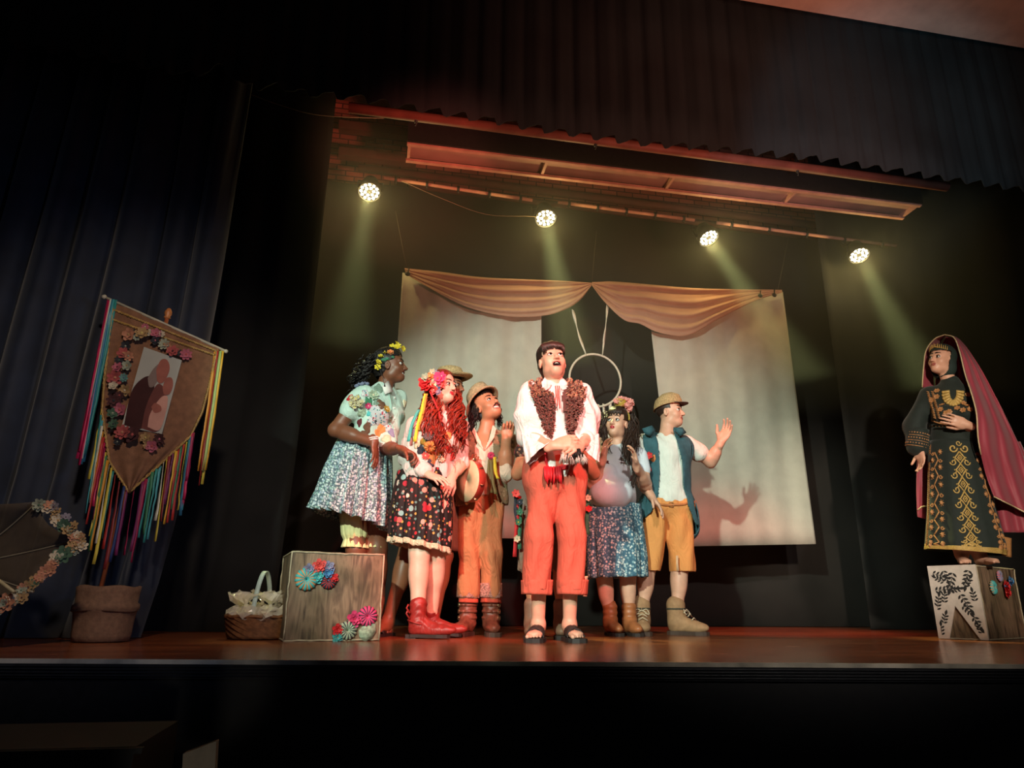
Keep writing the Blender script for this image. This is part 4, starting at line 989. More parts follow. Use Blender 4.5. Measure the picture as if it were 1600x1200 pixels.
def outline_sole(c, d, sc=1., w=1., ln=1.):
    l = np.array((-d[1], d[0], 0)); out = []
    prof = [(-.062, 0), (-.055, .024), (-.03, .035), (.02, .034), (.08, .040), (.13, .048), (.17, .043), (.19, .030), (.199, 0)]
    P = [(x, y) for x, y in prof]+[(x, -y) for x, y in prof[1:-1][::-1]]
    return [np.array((c[0], c[1], 0))+d*x*sc*ln+l*y*sc*w for x, y in P]
def sole(par, L, ank, d, m, z0=0, h=.02, sc=1., w=1., ln=1., heel=0., name='sole'):
    d = vn(d); O = outline_sole(ank, d, sc, w, ln); n = len(O); b = MB(); c = np.array((ank[0], ank[1], 0))
    def zz(p): return z0+(heel if ((p-c) @ d) < .03*sc else 0)*0
    G = [[p+Z*z0 for p in O], [p+Z*(z0+h*.5) for p in O], [p+Z*(z0+h) for p in O]]
    b.grid(G, 0, True); b.add(G[0], [tuple(range(n))[::-1]]); b.add(G[2], [tuple(range(n))])
    return b.build(name, m, par, L, smooth=False)
def buildS(S, name, h, m, par, L, keep=None, mi=None, solid=0, mats=None):
    V, Q = S.mesh(h)
    if keep is not None:
        C = V[Q].mean(1); V, Q = compact(V, Q, keep(C))
    idx = mi(V[Q].mean(1)) if mi is not None else None
    o = link(name, mesh_np(name, V-np.asarray(L), Q, mats or [m], idx), par)
    if solid: md = o.modifiers.new('thick', 'SOLIDIFY'); md.thickness = solid; md.offset = 1
    return o
def pxof(C):
    q = C-CAM; z = q @ FW; return np.stack([800+F*(q @ RT)/z, 600-F*(q @ UP)/z], 1)
def inpoly(P, poly):
    x, y = P[:, 0], P[:, 1]; r = np.zeros(len(P), bool); n = len(poly)
    for i in range(n):
        (x1, y1), (x2, y2) = poly[i], poly[(i+1) % n]
        c = ((y1 > y) != (y2 > y)) & (x < (x2-x1)*(y-y1)/((y2-y1) or 1e-9)+x1); r ^= c
    return r
def torso(S, pel, chest, neck, shL, shR, fr, g=0., w=1., bust=0., hip=1., k=.05):
    la = vn(shR-shL); wa = pel*.5+chest*.5; dp = .70
    S.cap(pel-la*.055*hip, pel+la*.055*hip, .098*w+g, k=k, n=fr, sq=.82)
    S.cap(pel, wa, .118*w+g, .108*w+g, k=k, n=fr, sq=dp+.05)
    S.cap(wa-la*.015, chest-la*.02, .105*w+g, .120*w+g, k=k, n=fr, sq=dp+.05); S.cap(wa+la*.015, chest+la*.02, .105*w+g, .120*w+g, k=k, n=fr, sq=dp+.05)
    a, b = shL+(chest-shL)*.22, shR+(chest-shR)*.22
    S.cap(a, b, .062+g, k=k*1.1, n=fr, sq=.95); S.cap(chest+(neck-chest)*.3, neck, .10*w+g, .045+g, k=k, n=fr, sq=.8)
    if bust:
        for sg in (-1, 1): S.ell(chest+la*sg*.065+fr*(.075+g)-Z*.05, (.062+bust*.3, .055+bust, .058), np.stack([la, fr, Z], 0), .04)
def arm(S, sh, el, wr, g=0., s=1.):
    S.cap(sh, el, .050*s+g, .038*s+g, k=.03); S.cap(el, wr, .039*s+g, .026*s+g, k=.02); m_ = el+(wr-el)*.28; S.cap(m_, m_+(wr-el)*.15, .040*s+g, .036*s+g, k=.03)
def leg(S, hp, kn, an, g=0., s=1.):
    S.cap(hp, kn, .082*s+g, .054*s+g, k=.04); S.cap(kn, an, .052*s+g, .034*s+g, k=.03); m_ = kn+(an-kn)*.28
    dn = vn(an-kn); bk = np.array((0, 1., 0)); S.ell(m_+bk*.012, ((.052*s+g), (.055*s+g), .11), None, .03)
def folds(amp, fx=(40, 0, 6), fz=22, a2=.5, ph=0.):
    fx = np.array(fx, float)
    def f(P): return amp*(np.sin(P @ fx+2.2*np.sin(P[:, 2]*9+ph))+a2*np.sin(P[:, 2]*fz+3*np.sin(P[:, 0]*14+P[:, 1]*9+ph)))
    return f
def loft(name, rings, m, par, L, rows=26, seg=96, pleats=18, amp=(.0, .08), ph=0., solid=.003, depth=.8, jag=.0, pw=1., mats=None, mif=None):
    """rings: (left point, right point, depth ratio); cloth tube round them"""
    n = len(rings); tt = np.linspace(0, n-1, rows); G = []
    A = np.array([r[0] for r in rings], float); B_ = np.array([r[1] for r in rings], float); D = [r[2] for r in rings]
    for i, t in enumerate(tt):
        a = np.array([np.interp(t, range(n), A[:, j]) for j in range(3)]); c = np.array([np.interp(t, range(n), B_[:, j]) for j in range(3)]); dr = np.interp(t, range(n), D)
        o = (a+c)/2; x = (c-a)/2; y = vn(np.cross(Z, x))*np.linalg.norm(x)*dr; u = t/(n-1); am = amp[0]+(amp[1]-amp[0])*u**pw
        row = []
        for j in range(seg):
            q = 2*pi*j/seg; k = 1+am*sin(pleats*q+ph+.5*sin(3*q)+.4*u)+am*.5*sin(pleats*2.3*q+ph*2)-am
            row.append(o+(x*cos(q)-y*sin(q))*k+Z*(jag*sin(pleats*q+ph) if i == rows-1 else 0))
        G.append(row)
    b = MB(); b.grid(G, 0, True); o = b.build(name, mats or m, par, L, solid=solid); return o, np.array(G)
def lock(b, pts, R, n, curl=0., freq=3, r=.0035, seg=12, mi=0, seed=0, flat=1.):
    rg = np.random.default_rng(seed); P0 = bez(pts, seg); k = len(P0)
    for _ in range(n):
        o = rg.normal(0, R*.5, 3); o2 = rg.normal(0, R*.55, 3); ph = rg.uniform(0, 6.3); c = curl*rg.uniform(.5, 1.3); fq = freq*rg.uniform(.8, 1.2); e = rg.uniform(.8, 1.)
        t = np.linspace(0, e, k); P = interp_curve(P0, t); P = P+o*(1-t)[:, None]+o2*t[:, None]
        P[:, 0] += c*np.sin(fq*t*6.3+ph)*np.minimum(1, t*4); P[:, 1] += c*np.cos(fq*t*6.3+ph)*np.minimum(1, t*4); P[:, 2] += c*.3*np.sin(fq*t*9+ph)
        b.tube(P, r*(1-.6*t**2), 4, mi)
def haircap(S, hd, rs=(.083, .103, .095), c=(0, -.016, .044), face=True, low=0., cut=.068):
    S.ell(hd.w(*c), np.array(rs)*hd.k, hd.R, .01)
def hairkeep(hd, line=.062, side=.035, back=-.07, fw=.02):
    """keeps the part of a cap behind the hairline"""
    def f(C):
        L = hd.local(C); x, y, z = L[:, 0], L[:, 1], L[:, 2]
        k = (z > line-.0*y) | ((y < fw) & (z > side-.0)) | ((y < -.01) & (z > back)); return k
    return f
def strands(b, hd, Hs, n=110, front=62, back=125, seed=0, r=.0038, part=0., mi=0):
    """locks lying on a hair cap, from the crown outwards"""
    rg = np.random.default_rng(seed); th = np.linspace(0, 1, 8)
    for _ in range(n):
        ph = rg.uniform(0, 2*pi); fw_ = cos(ph); mx = (front if fw_ > .3 else (front+(back-front)*min(1, (.3-fw_)/.7)))*rg.uniform(.88, 1.03)
        a = np.radians(8+(mx-8)*th); ph2 = ph+rg.uniform(-.25, .25)*th
        D = np.stack([np.sin(a)*np.sin(ph2), np.sin(a)*np.cos(ph2), np.cos(a)], 1)
        P = np.array([hd.w(*(q*.10+np.array((part, -.012, .042)))) for q in D]); P = Hs.settle(P, .0015)
        b.tube(P, r*np.array([.5, .9, 1, 1, 1, .9, .7, .3]), 4, mi)
def patch(S, par, L, px, py, r, m, kind='disc', m2=None, lift=.004, asp=1., name='applique', rot=0):
    P, N = S.hit(px, py); s = (P-CAM) @ FW/F
    if abs(S.ev(P[None])[0]) > .01: return
    R_ = r*s; x = vn(np.cross(N, Z)); y = np.cross(N, x)
    x, y = cos(rot)*x+sin(rot)*y, cos(rot)*y-sin(rot)*x
    b = MB()
    if kind == 'disc':
        G = []; n = 22
        for q in (.02, .5, .9, 1.):
            row = np.array([P+R_*q*(1+.16*sin(3*2*pi*j/n+px)+.10*sin(5*2*pi*j/n+py))*(cos(2*pi*j/n)*x*asp+sin(2*pi*j/n)*y) for j in range(n)]); row = S.settle(row, lift if q < .95 else -.002); G.append(row)
        b.grid(G, 0, True)
    elif kind == 'flower':
        b.flower(P+N*lift, N, R_, 7, 0, 1, .3, rot); b.flower(P+N*(lift+R_*.15), N, R_*.6, 5, 0, 1, .5, rot+.4)
    elif kind == 'rosette': b.rosette(P+N*lift, N, R_, 0, 1, 10)
    elif kind == 'bow':
        for sg in (-1, 1): b.ell(P+N*.008+x*R_*.5*sg, (R_*.5, R_*.35, .012), np.stack([x, y, N], 1), 10, 6)
        b.ell(P+N*.016, R_*.22, None, 8, 6)
    return b.build(name, [m, m2 or m], par, L)
def pxg(Y0):
    return lambda x, y, d=0.: at(x, y, Y0+d)
def pxplane(base):
    toC, rt = frame_at(base)
    def f(x, y, d=0.):
        q = ray(x, y); t = ((base-toC*d-CAM) @ toC)/(q @ toC); return CAM+q*t
    return f
def laces(par, L, a, d, m, sc=1., n=4, z0=.07):
    d = vn(d); l = np.array((-d[1], d[0], 0)); g = np.array((a[0], a[1], 0))
    for k in range(n):
        t = k/(n-1); c = g+d*(.060+.075*(1-t))*sc+Z*(.075+.065*t)*sc
        b = MB(); b.tube([c-l*.026*sc-Z*.006, c+Z*.010*sc+d*.006, c+l*.030*sc+d*.01*sc-Z*.008], .0042, 5); b.build('lace', m, par, L)
    c = g+d*.062*sc+Z*.145*sc; b = MB()
    for sg in (-1, 1): b.tube(bez([c, c+l*.03*sg*sc+Z*.012, c+l*.045*sg*sc-Z*.02+d*.02, c+l*.018*sg*sc-Z*.015+d*.02], 13), .0034, 5)
    b.build('lace_bow', m, par, L)

BOOTBR = mat('boot_brown_leather', hx('7d4534'), .45, .2, 30, bump=.2, bscale=60); BOOTRED = mat('boot_red_leather', hx('8f2a25'), .45, .15, 20, wr=.35); BOOTTAN = mat('boot_tan_suede', hx('a8805c'), .8, .12, 30); BOOTAN2 = mat('boot_tan_leather', hx('b06a40'), .42, .12, 20)
SOLED = mat('sole_dark', hx('2a201c'), .7, .1); SOLEB = mat('sole_grey_brown', hx('453329'), .7, .1); METAL = mat('buckle_metal', hx('b8a27c'), .3, .1, metal=.9); LACE = mat('lace_cream', hx('cbb79a'), .8, .1)
WHITE = mat('white_cotton', hx('e9e4de'), .85, .03, 12); LACEW = mat('cream_lace', hx('d9cfae'), .9, .25, 120, bump=.6, bscale=150)

# ------------------------------------------------------------------ the man singing at the centre
def man_centre():
    Y0 = 4.03; P = pxg(Y0); fl, frr = onfloor(841, 985), onfloor(889, 985); fl[1] = frr[1] = 4.10; fl[0] = at(841, 985, 4.1)[0]; frr[0] = at(890, 985, 4.1)[0]
    base = (fl+frr)/2; base[2] = 0
    r = root('person', base, 'dark-haired man singing at the centre front in a white billowing shirt, ruffled brown vest and rolled coral trousers', 'person'); r['label'] = 'dark-haired man singing at centre front in white shirt, ruffled vest and coral trousers'; L = base
    toC, rt = frame_at(base); fr = vn(toC+rt*.1)
    hd = Head(P(863, 566, -.02), 14, 14, -4, 1.0); J = dict(pel=P(868, 738), chest=P(868, 640), neck=P(866, 606), sL=P(826, 616, .02), sR=P(908, 616, .02))
    eL, wL_, eR, wR = P(823, 684, .02), P(865, 697, -.22), P(920, 684, .02), P(908, 694, -.22)
    kL, kR = P(843, 838, -.02), P(893, 838, -.02); aL = fl+Z*.085; aR = frr+Z*.085
    S = SDF(); torso(S, J['pel'], J['chest'], J['neck'], J['sL'], J['sR'], fr, 0, 1.05)
    S.cap(J['neck']-Z*.02, hd.w(0, -.02, -.05), .058, .052, k=.025)
    hd.add(S, 'open'); arm(S, J['sL'], eL, wL_); arm(S, J['sR'], eR, wR)
    hL_, hR_ = P(849, 748), P(889, 748); leg(S, hL_, kL, aL, 0, 1.05); leg(S, hR_, kR, aR, 0, 1.05)
    dL, dR = vn(toC-rt*.12), vn(toC+rt*.22); barefoot(S, aL, dL, 1.02, .018); barefoot(S, aR, dR, 1.02, .018)
    hand(S, wL_, P(892, 688, -.27)-wL_, P(900, 700, -.2)-P(880, 670, -.34), 1, .75, .02, 1.08, .2)
    hand(S, wR, P(886, 700, -.29)-wR, -fr+Z*-.4, 1, .8, .02, 1.05, .2)
    buildS(S, 'body', .005, None, r, L, mi=lambda C: hd.mats(C, 'open'), mats=[SK['fair'], mat('lips_soft', hx('c87868'), .45, 0), MDARK])
    hd.features(S, r, L, (.15, .22), HAIRBR, 'open', skinm=SK['fair'], browtilt=.35)
    for a, d in ((aL, dL), (aR, dR)):
        sp_ = sole(r, L, a+d*.0, d, mat('black_sandal', hx('2b2624'), .6, .1), 0, .022, 1.1, 1.12)
        l = np.array((-d[1], d[0], 0)); g = np.array((a[0], a[1], 0))
        for sg in (1, -1):
            b = MB()
            Pq = S.settle(np.array([g+d*(.055+.075*t)+l*(-.055+.110*t)*sg+Z*(.022+.060*sin(pi*t)+.006*(1-t)) for t in np.linspace(0, 1, 11)]), .006)
            b.ribbon(Pq, d*.022-Z*.007); b.build('strap', mat('black_sandal'), sp_, (0, 0, 0), solid=.006).data.transform(Matrix.Translation(-Vector(L)))
    # trousers
    TR = mat('coral_trousers', hx('c4614c'), .85, .06, 10, wr=.5)
    T = SDF(); T.cap(P(849, 728), P(886, 728), .120, k=.05, n=fr, sq=.92); T.cap(P(848, 752), P(887, 752), .118, k=.05, n=fr, sq=.92)
    for h_, k_, cx in ((hL_, kL, 839), (hR_, kR, 894)):
        T.cap(h_, k_, .094, .079, k=.02); T.cap(k_, P(cx, 915, -.0), .079, .080, k=.02)
    T.disp = folds(.006, (62, 18, 3), 14, .5); T.dispamp = .01
    lim = P(868, 717)[2]
    buildS(T, 'trousers', .008, TR, r, L, keep=lambda C: (C[:, 2] < lim+.005) & (C[:, 2] > P(868, 921)[2]))
    for cx, nm in ((839.5, 'cuff'), (894.5, 'cuff')):
        A, B_ = P(cx-23.5, 906, 0), P(cx+23.5, 906, 0); A2, B2 = P(cx-23, 928, 0), P(cx+22, 930, 0)
        loft(nm, [(A-Z*.002, B_, .85), (A2, B2, .85)], TR, r, L, 8, 60, 5, (.015, .03), cx, .012)
    # sash
    RS = mat('red_sash', hx('d0202a'), .6, .15)
    b = MB()
    for k in range(4): b.tube(S.settle(np.array([P(848+t*42, 726+k*1.6+2*sin(t*5), -.16) for t in np.linspace(0, 1, 12)]), .018), .007, 5)
    for k in range(9):
        x = 853+k*2.6; p0 = T.settle(P(x, 728, -.155)[None], .015)[0]; b.tube([p0, p0+np.array((0, -.012, -.05)), p0+np.array((.003*sin(k), -.008, -.075-.012*(k % 3)))], [.008, .009, .005], 5)
    b.build('sash', RS, r, L)
    # shirt
    W = SDF(); torso(W, P(868, 732), J['chest'], J['neck']-Z*.01, J['sL'], J['sR'], fr, .022, 1.03)
    for sh, el, wr, mid in ((J['sL'], eL, wL_, P(823, 648, .0)), (J['sR'], eR, wR, P(917, 646, .0))):
        W.cap(sh, mid, .062, .068, k=.04); W.cap(mid, el, .068, .060, k=.04)
    W.cap(eL, eL+(wL_-eL)*.45, .052, .046, k=.02); W.cap(eR, eR+(wR-eR)*.45, .052, .046, k=.02)
    W.disp = folds(.006, (70, 40, 14), 26, .6, 1.); W.dispamp = .01
    SH = mat('white_pirate_shirt', hx('ece6e2'), .85, .03, 8, wr=.6)
    cut = J['neck']+fr*.08
    buildS(W, 'shirt', .0075, SH, r, L)
    # bell cuffs below the elbow
    for (a0, b0), (a1, b1), (a2, b2), s_ in ((((815, 678), (836, 690)), ((817, 706), (862, 692)), ((823, 727), (864, 690)), 0), (((912, 694), (936, 678)), ((904, 697), (937, 700)), ((909, 697), (936, 722)), 1)):
        loft('bell_cuff', [(P(*a0, -.02), P(*b0, -.04), .9), (P(*a1, -.10), P(*b1, -.13), .75), (P(*a2, -.13), P(*b2, -.20), .6)], SH, r, L, 16, 72, 9, (.03, .10), 1+s_, .003)
    # collar
    for sg, pts in ((-1, [(851, 590), (846, 598), (849, 613), (858, 606), (861, 600)]), (1, [(884, 596), (888, 600), (884, 613), (876, 606), (874, 601)])):
        b = MB(); Q = [P(x, y, -.10) for x, y in pts]; c = sum(Q)/5; b.add(Q+[c-np.array((0, .012, 0))], [(i, (i+1) % 5, 5) for i in range(5)]); b.build('collar', SH, r, L, solid=.005, smooth=False)
    b = MB()
    for k, x in enumerate((868, 871, 874)): b.tube([P(x, 603, -.135), P(x+1-k, 618, -.15), P(x-1+k, 630+4*k, -.155)], .0035, 5)
    b.build('neck_lace', mat('coral_lace', hx('d0584a'), .7, .1), r, L)
    # ruffled vest: two fronts and a back, covered in small curls of cloth
    V = SDF(); torso(V, P(868, 716), J['chest'], J['neck']-Z*.01, J['sL']+rt*.012, J['sR']-rt*.012, fr, .034, 1.02)
    polyL = [(826, 590), (848, 592), (853, 612), (866, 622), (868, 660), (862, 678), (850, 672), (841, 655), (833, 620)]; polyR = [(886, 592), (905, 596), (914, 606), (908, 640), (898, 672), (884, 662), (880, 640), (878, 618), (883, 604)]
    polyL = [(822, 588), (848, 590), (852, 606), (864, 616), (868, 640), (866, 668), (862, 686), (852, 676), (849, 664), (838, 645), (832, 618)]
    polyR = [(886, 590), (905, 594), (915, 606), (909, 640), (901, 660), (896, 680), (888, 684), (884, 660), (880, 640), (878, 618), (883, 604)]
    def kv(C):
        px = pxof(C); front = (C-J['chest']) @ fr > .02
        la = np.abs((C-J['chest']) @ rt)
        return np.where(front, inpoly(px, polyL) | inpoly(px, polyR), (la < .15) & (C[:, 2] < J['neck'][2]+.0) & (C[:, 2] > lim+.10))
    VB = mat('vest_brown', hx('5a3a34'), .85, .2)
    buildS(V, 'vest', .009, VB, r, L, keep=kv)
    cols = [mat('ruffle_brown', hx('6e4a40'), .8, .2), mat('ruffle_mauve', hx('8a6258'), .8, .2), mat('ruffle_tan', hx('b08468'), .8, .2)]
    b = MB(); rg = np.random.default_rng(5); D = []; C_ = []
    for poly in (polyL[:8], polyR[:8]):
        x0, x1 = min(p[0] for p in poly), max(p[0] for p in poly); q = np.stack([rg.uniform(x0, x1, 900), rg.uniform(590, 684, 900)], 1); q = q[inpoly(q, poly if poly is not polyL[:8] else polyL)]
        D += [ray(*p) for p in q[:420]]
    Pq, Nq, ok = V.trace(CAM, np.array(D), t0=3.2)
    for p, n, o_ in zip(Pq, Nq, ok):
        if not o_: continue
        x = vn(np.cross(n, rg.normal(0, 1, 3))); y = np.cross(n, x); s_ = rg.uniform(.010, .017); hgt = p[2]
        k = 2 if (hgt > J['neck'][2]-.09 and rg.random() < .6) else int(rg.integers(2))
        b.add([p-x*s_, p-x*s_*.3+n*.016+y*s_*.4, p+x*s_*.5+n*.010-y*s_*.3, p+x*s_+n*.004, p+n*.020], [(0, 1, 4), (1, 3, 4), (3, 2, 4), (2, 0, 4)], k)
    o = b.build('ruffles', cols, r, L, smooth=False); o['kind'] = 'stuff'
    # hair
    Hs = SDF(); haircap(Hs, hd, (.085, .106, .094), (0, -.018, .048)); Hs.ell(hd.w(0, -.06, -.02), (.07, .05, .08), hd.R, .03)
    Hs.disp = lambda Pp: .003*np.sin(Pp[:, 0]*160+6*np.sin(Pp[:, 2]*20)); Hs.dispamp = .006
    def kh(C):
        l = hd.local(C); return ((l[:, 2] > .058+.25*np.abs(l[:, 0])*0) & (l[:, 1] < .11)) | (l[:, 1] < -.005-.0*l[:, 2]) & (l[:, 2] > -.10) | ((l[:, 1] < .035) & (l[:, 2] > .02))
    buildS(Hs, 'hair', .006, HAIRM, r, L, keep=kh)
    b = MB()
    for k in range(60):
        t = k/59; x = -.070+.140*t; y0 = .062*sqrt(max(0, 1-(x/.085)**2)); ln = rg.uniform(.02, .036)+(.02 if abs(x) > .05 else 0)
        b.tube([*Hs.settle(np.array([hd.w(x*.7, y0*.4, .135), hd.w(x*.9, y0*.9+.01, .110)]), .002), hd.w(x, y0+.026, .086), hd.w(x*1.02, y0+.028, .072), hd.w(x*1.02+rg.normal(0, .004), y0+.026, .070-ln)], [.003, .0055, .0055, .0045, .0012], 4)
    strands(b, hd, Hs, 150, 55, 118, 1)
    b.build('fringe', HAIRM, r, L)
    # what he holds: a shaggy black and white tuft
    c = P(894, 703, -.26); h_ = root('shaggy_tuft', c-Z*.08, 'shaggy black tuft with a pale fringe hanging under the clasped hands', 'tuft'); Lh = np.array(h_.location)
    rg = np.random.default_rng(4)
    def tuft(cx, w_, z0, ln, n):
        b = MB()
        for _ in range(n):
            o = rt*rg.uniform(-w_, w_)+toC*rg.uniform(-.02, .02); p = c+rt*cx+o+Z*(z0+rg.uniform(-.008, .008)); d = rt*rg.normal(0, .010)+o*.35
            b.tube([p, p+d*.5-Z*ln*.45, p+d-Z*ln*rg.uniform(.8, 1.1)], [.0035, .003, .001], 4)
        return b
    tuft(.012, .030, .0, .055, 170).build('dark_strands', HAIRB, h_, Lh)
    b = tuft(-.030, .028, -.022, .052, 110); b2 = tuft(.045, .022, -.035, .040, 70); b.add(np.concatenate(b2.v), b2.f); b.build('pale_fringe', mat('pale_fringe', hx('cfc4ba'), .8, .1), h_, Lh)
man_centre()

# ------------------------------------------------------------------ woman in the yellow flower wreath
def woman_wreath():
    Y0 = 4.85; P = pxg(Y0); X = at(572, 985, Y0+.0)[0]; base = np.array((X, Y0+.02, 0.))
    r = root('person', base, 'leaning woman in a yellow flower wreath, patchwork blouse and pale blue printed skirt', 'person'); L = base; toC, rt = frame_at(base); fr = vn(rt*.85+toC*.5)
    hd = Head(P(611, 573, -.02), 76, 6, -2, 1.02, True)
    pel, chest, neck, sL, sR = P(574, 700, .02), P(590, 640, .0), P(600, 608, .0), P(564, 622, -.09), P(620, 622, .12)
    eL, wL_ = P(524, 672, -.10), P(584, 691, -.24); eR, wR = P(604, 700, -.12), P(629, 703, -.46)
    S = SDF(); torso(S, pel, chest, neck, sL, sR, fr, 0, 1.08, 0, 1.1); S.cap(neck-Z*.02, hd.w(0, -.025, -.05), .056, .052, k=.03)
    hd.add(S, 'grin'); arm(S, sL, eL, wL_, .004, 1.12); arm(S, sR, eR, wR, 0, 1.05)
    aL, aR = np.array((at(558, 985, Y0+.02)[0], Y0+.02, .085)), np.array((at(590, 985, Y0+.05)[0], Y0+.05, .085))
    kL, kR = P(556, 858, 0), P(590, 858, .05); leg(S, P(562, 740), kL, aL, 0, 1.15); leg(S, P(590, 740), kR, aR, 0, 1.15)
    barefoot(S, aL, vn(toC+rt*.4), .95, .012); barefoot(S, aR, vn(toC+rt*.5), .95, .012)
    hand(S, wL_, P(589, 728, -.24)-wL_, vn(toC*-.3-rt*.6), 1, .28, .06, 1.0, .3); hand(S, wR, P(650, 712, -.50)-wR, -Z+toC*.2, -1, .85, .02, 1.02, .25)
    buildS(S, 'body', .0055, None, r, L, mi=lambda C: hd.mats(C, 'grin'), mats=[SK['dark'], LIPD, MDARK])
    hd.features(S, r, L, (0, -.1), HAIRB, 'grin', skinm=SK['dark'], browtilt=.1)
    # blouse
    W = SDF(); torso(W, P(583, 690, .02), chest, neck-Z*.01, sL, sR, fr, .022, 1.04, .004); W.cap(sL, sL+(eL-sL)*.42, .078, .076, k=.04); W.cap(sR, sR+(eR-sR)*.95, .07, .062, k=.03)
    W.disp = folds(.004, (40, 40, 12), 14, .6); W.dispamp = .01
    MINT = mat('mint_blouse', hx('bfd8cc'), .85, .06, 10, wr=.5)
    lim = P(583, 704)[2]
    buildS(W, 'blouse', .008, MINT, r, L, keep=lambda C: C[:, 2] > lim)
    PRT = dots('floral_patch', 'c9c6c8', ['b8324a', '6f93a8', 'e0dcd6', 'c9c6c8', '4f8a86'], 70, .45)
    GB = mat('grey_blue_cloth', hx('6f7690'), .85, .1); GG = mat('grey_green_cloth', hx('7d9484'), .85, .15, 60)
    for a in [(562, 603, 9, GB, 'bow', None, 1, .4), (570, 598, 7, GB, 'bow', None, 1, .1), (591, 607, 11, GG, 'disc', None, .7, 0), (583, 618, 8, SAGE, 'flower', CRM, 1, 0), (576, 630, 10, GRNF, 'disc', None, .6, .3), (575, 634, 5, PINKF, 'flower', CRM, 1, 0),
              (596, 632, 10, mat('brown_patch', hx('6b4632'), .85, .1), 'disc', None, .8, .5), (588, 644, 13, PRT, 'disc', None, 1, 0), (600, 652, 14, PRT, 'disc', None, 1.1, 0), (584, 655, 12, PRT, 'disc', None, .9, 0), (586, 657, 6.5, DKF, 'disc', None, .7, 0),
              (598, 668, 12, ORF, 'disc', None, .8, .4), (592, 676, 8, ORF, 'disc', None, 1, 0), (566, 645, 8, SAGE, 'disc', None, .9, 0), (571, 615, 7, PRT, 'disc', None, 1, 0), (589, 628, 8, GG, 'disc', None, .8, 0), (603, 640, 6, MUSTF, 'flower', CRM, 1, 0), (579, 646, 7, TEAL, 'disc', None, .8, 0), (606, 668, 8, PRT, 'disc', None, .8, 0), (568, 680, 9, mat('brown_patch'), 'disc', None, .9, 0), (612, 676, 8, LILAC, 'disc', None, .6, .3), (604, 686, 9, CRM, 'disc', None, 1, 0), (574, 668, 10, mat('brown_patch'), 'disc', None, .6, 0), (562, 660, 7, DRED, 'disc', None, .7, 0), (608, 655, 6, SAGE, 'flower', CRM, 1, 0), (632, 630, 6, CRM, 'disc', None, .7, 0)]:
        patch(W, r, L, *a[:3], a[3], a[4], a[5], lift=.006, asp=a[6], rot=a[7])
    P0, N0 = W.hit(556, 629); b = MB(); rg = np.random.default_rng(1)
    for k in range(26):
        a, q = rg.uniform(0, 6.3), rg.uniform(0, .045); xx = vn(np.cross(N0, Z)); yy = np.cross(N0, xx); b.flower(P0+N0*.012+q*(cos(a)*xx+sin(a)*yy), vn(N0+rg.normal(0, .4, 3)), .017, 5, 0, 1, .6, a)
    b.build('lace_puff', [LACEW, YELF], r, L)
    P0, N0 = W.hit(545, 622); patch(W, r, L, 547, 622, 6, REDF, 'disc')
    # collar
    b = MB(); Q = [P(597, 604, -.11), P(607, 594, -.05), P(614, 612, -.08), P(601, 616, -.14)]; b.add(Q+[sum(Q)/4-toC*-.01], [(0, 1, 4), (1, 2, 4), (2, 3, 4), (3, 0, 4)]); b.build('collar', WHITE, r, L, solid=.006)
    b = MB(); b.tube(W.settle(np.array([P(613+t*2, 612+t*80, -.12) for t in np.linspace(0, 1, 14)]), .004), .0045, 5); b.build('placket', mat('mint_edge', hx('a9cdbf'), .85, 0), r, L)
    for k in range(4): patch(W, r, L, 616, 622+k*16, 1.6, WHITE, 'disc', lift=.008, name='button')
    # bracelet
    b = MB(); c = wL_; d = vn(P(589, 728, -.24)-wL_); x = vn(np.cross(d, Z)); y = np.cross(d, x)
    for k in range(2): b.tube([c-d*(.015+.012*k)+.030*(cos(a)*x+sin(a)*y) for a in np.linspace(0, 2*pi, 17)], .005, 5)
    b.build('bracelet', WHITE, r, L)
    # skirt, bloomers
    SKP = dots('pale_blue_speckle', '4f666e', ['aebcc4', 'cdd8d8', '86aca6', 'b4cbc6', '94a8ba'], 70, .52)
    loft('skirt', [(P(530, 681, -.02), P(612, 703, .02), .8), (P(508, 725, -.05), P(612, 752, .03), .85), (P(494, 765, -.08), P(612, 795, .02), .9), (P(482, 792, -.10), P(608, 834, .02), .95)], SKP, r, L, 30, 190, 17, (.05, .13), .5, .004, jag=.004)
    b = MB(); b.tube([P(531, 682, -.02)*(1-t)+P(612, 702, .02)*t+toC*(.115*sin(pi*t)) for t in np.linspace(0, 1, 12)], .010, 6); b.build('waistband', mat('green_band', hx('5f9c88'), .8, .1), r, L)
    BL = mat('cream_bloomers', hx('e6dca0'), .85, .06)
    for k, (a, c) in enumerate((((530, 800), (575, 800)), ((566, 812), (604, 812)))):
        dy = .05*k; loft('bloomers', [(P(a[0], a[1], dy), P(c[0], c[1], dy), .9), (P(a[0]+3, 835, dy), P(c[0]+1, 838, dy), .9), (P(a[0]+7, 843, dy), P(c[0]-5, 845, dy), .85), (P(a[0]+3, 855, dy), P(c[0]+1, 857, dy), 1.)], BL, r, L, 18, 96, 12, (.02, .09), k, .003)
    # hair: curly mass hanging behind, wreath
    Hs = SDF(); haircap(Hs, hd, (.088, .108, .096), (0, -.02, .046)); Hs.ell(hd.w(0, -.07, -.01), (.075, .06, .08), hd.R, .03); Hs.disp = lambda Pp: .004*np.sin(Pp[:, 0]*90+5*np.sin(Pp[:, 2]*60))*np.sin(Pp[:, 1]*80); Hs.dispamp = .006
    buildS(Hs, 'hair', .007, HAIRB, r, L, keep=lambda C: (lambda l: ((l[:, 1] < -.012) & (l[:, 2] > -.07)) | ((l[:, 2] > .058) & (l[:, 1] < .075)) | ((l[:, 1] < .03) & (l[:, 2] > .03)))(hd.local(C)))
    b = MB()
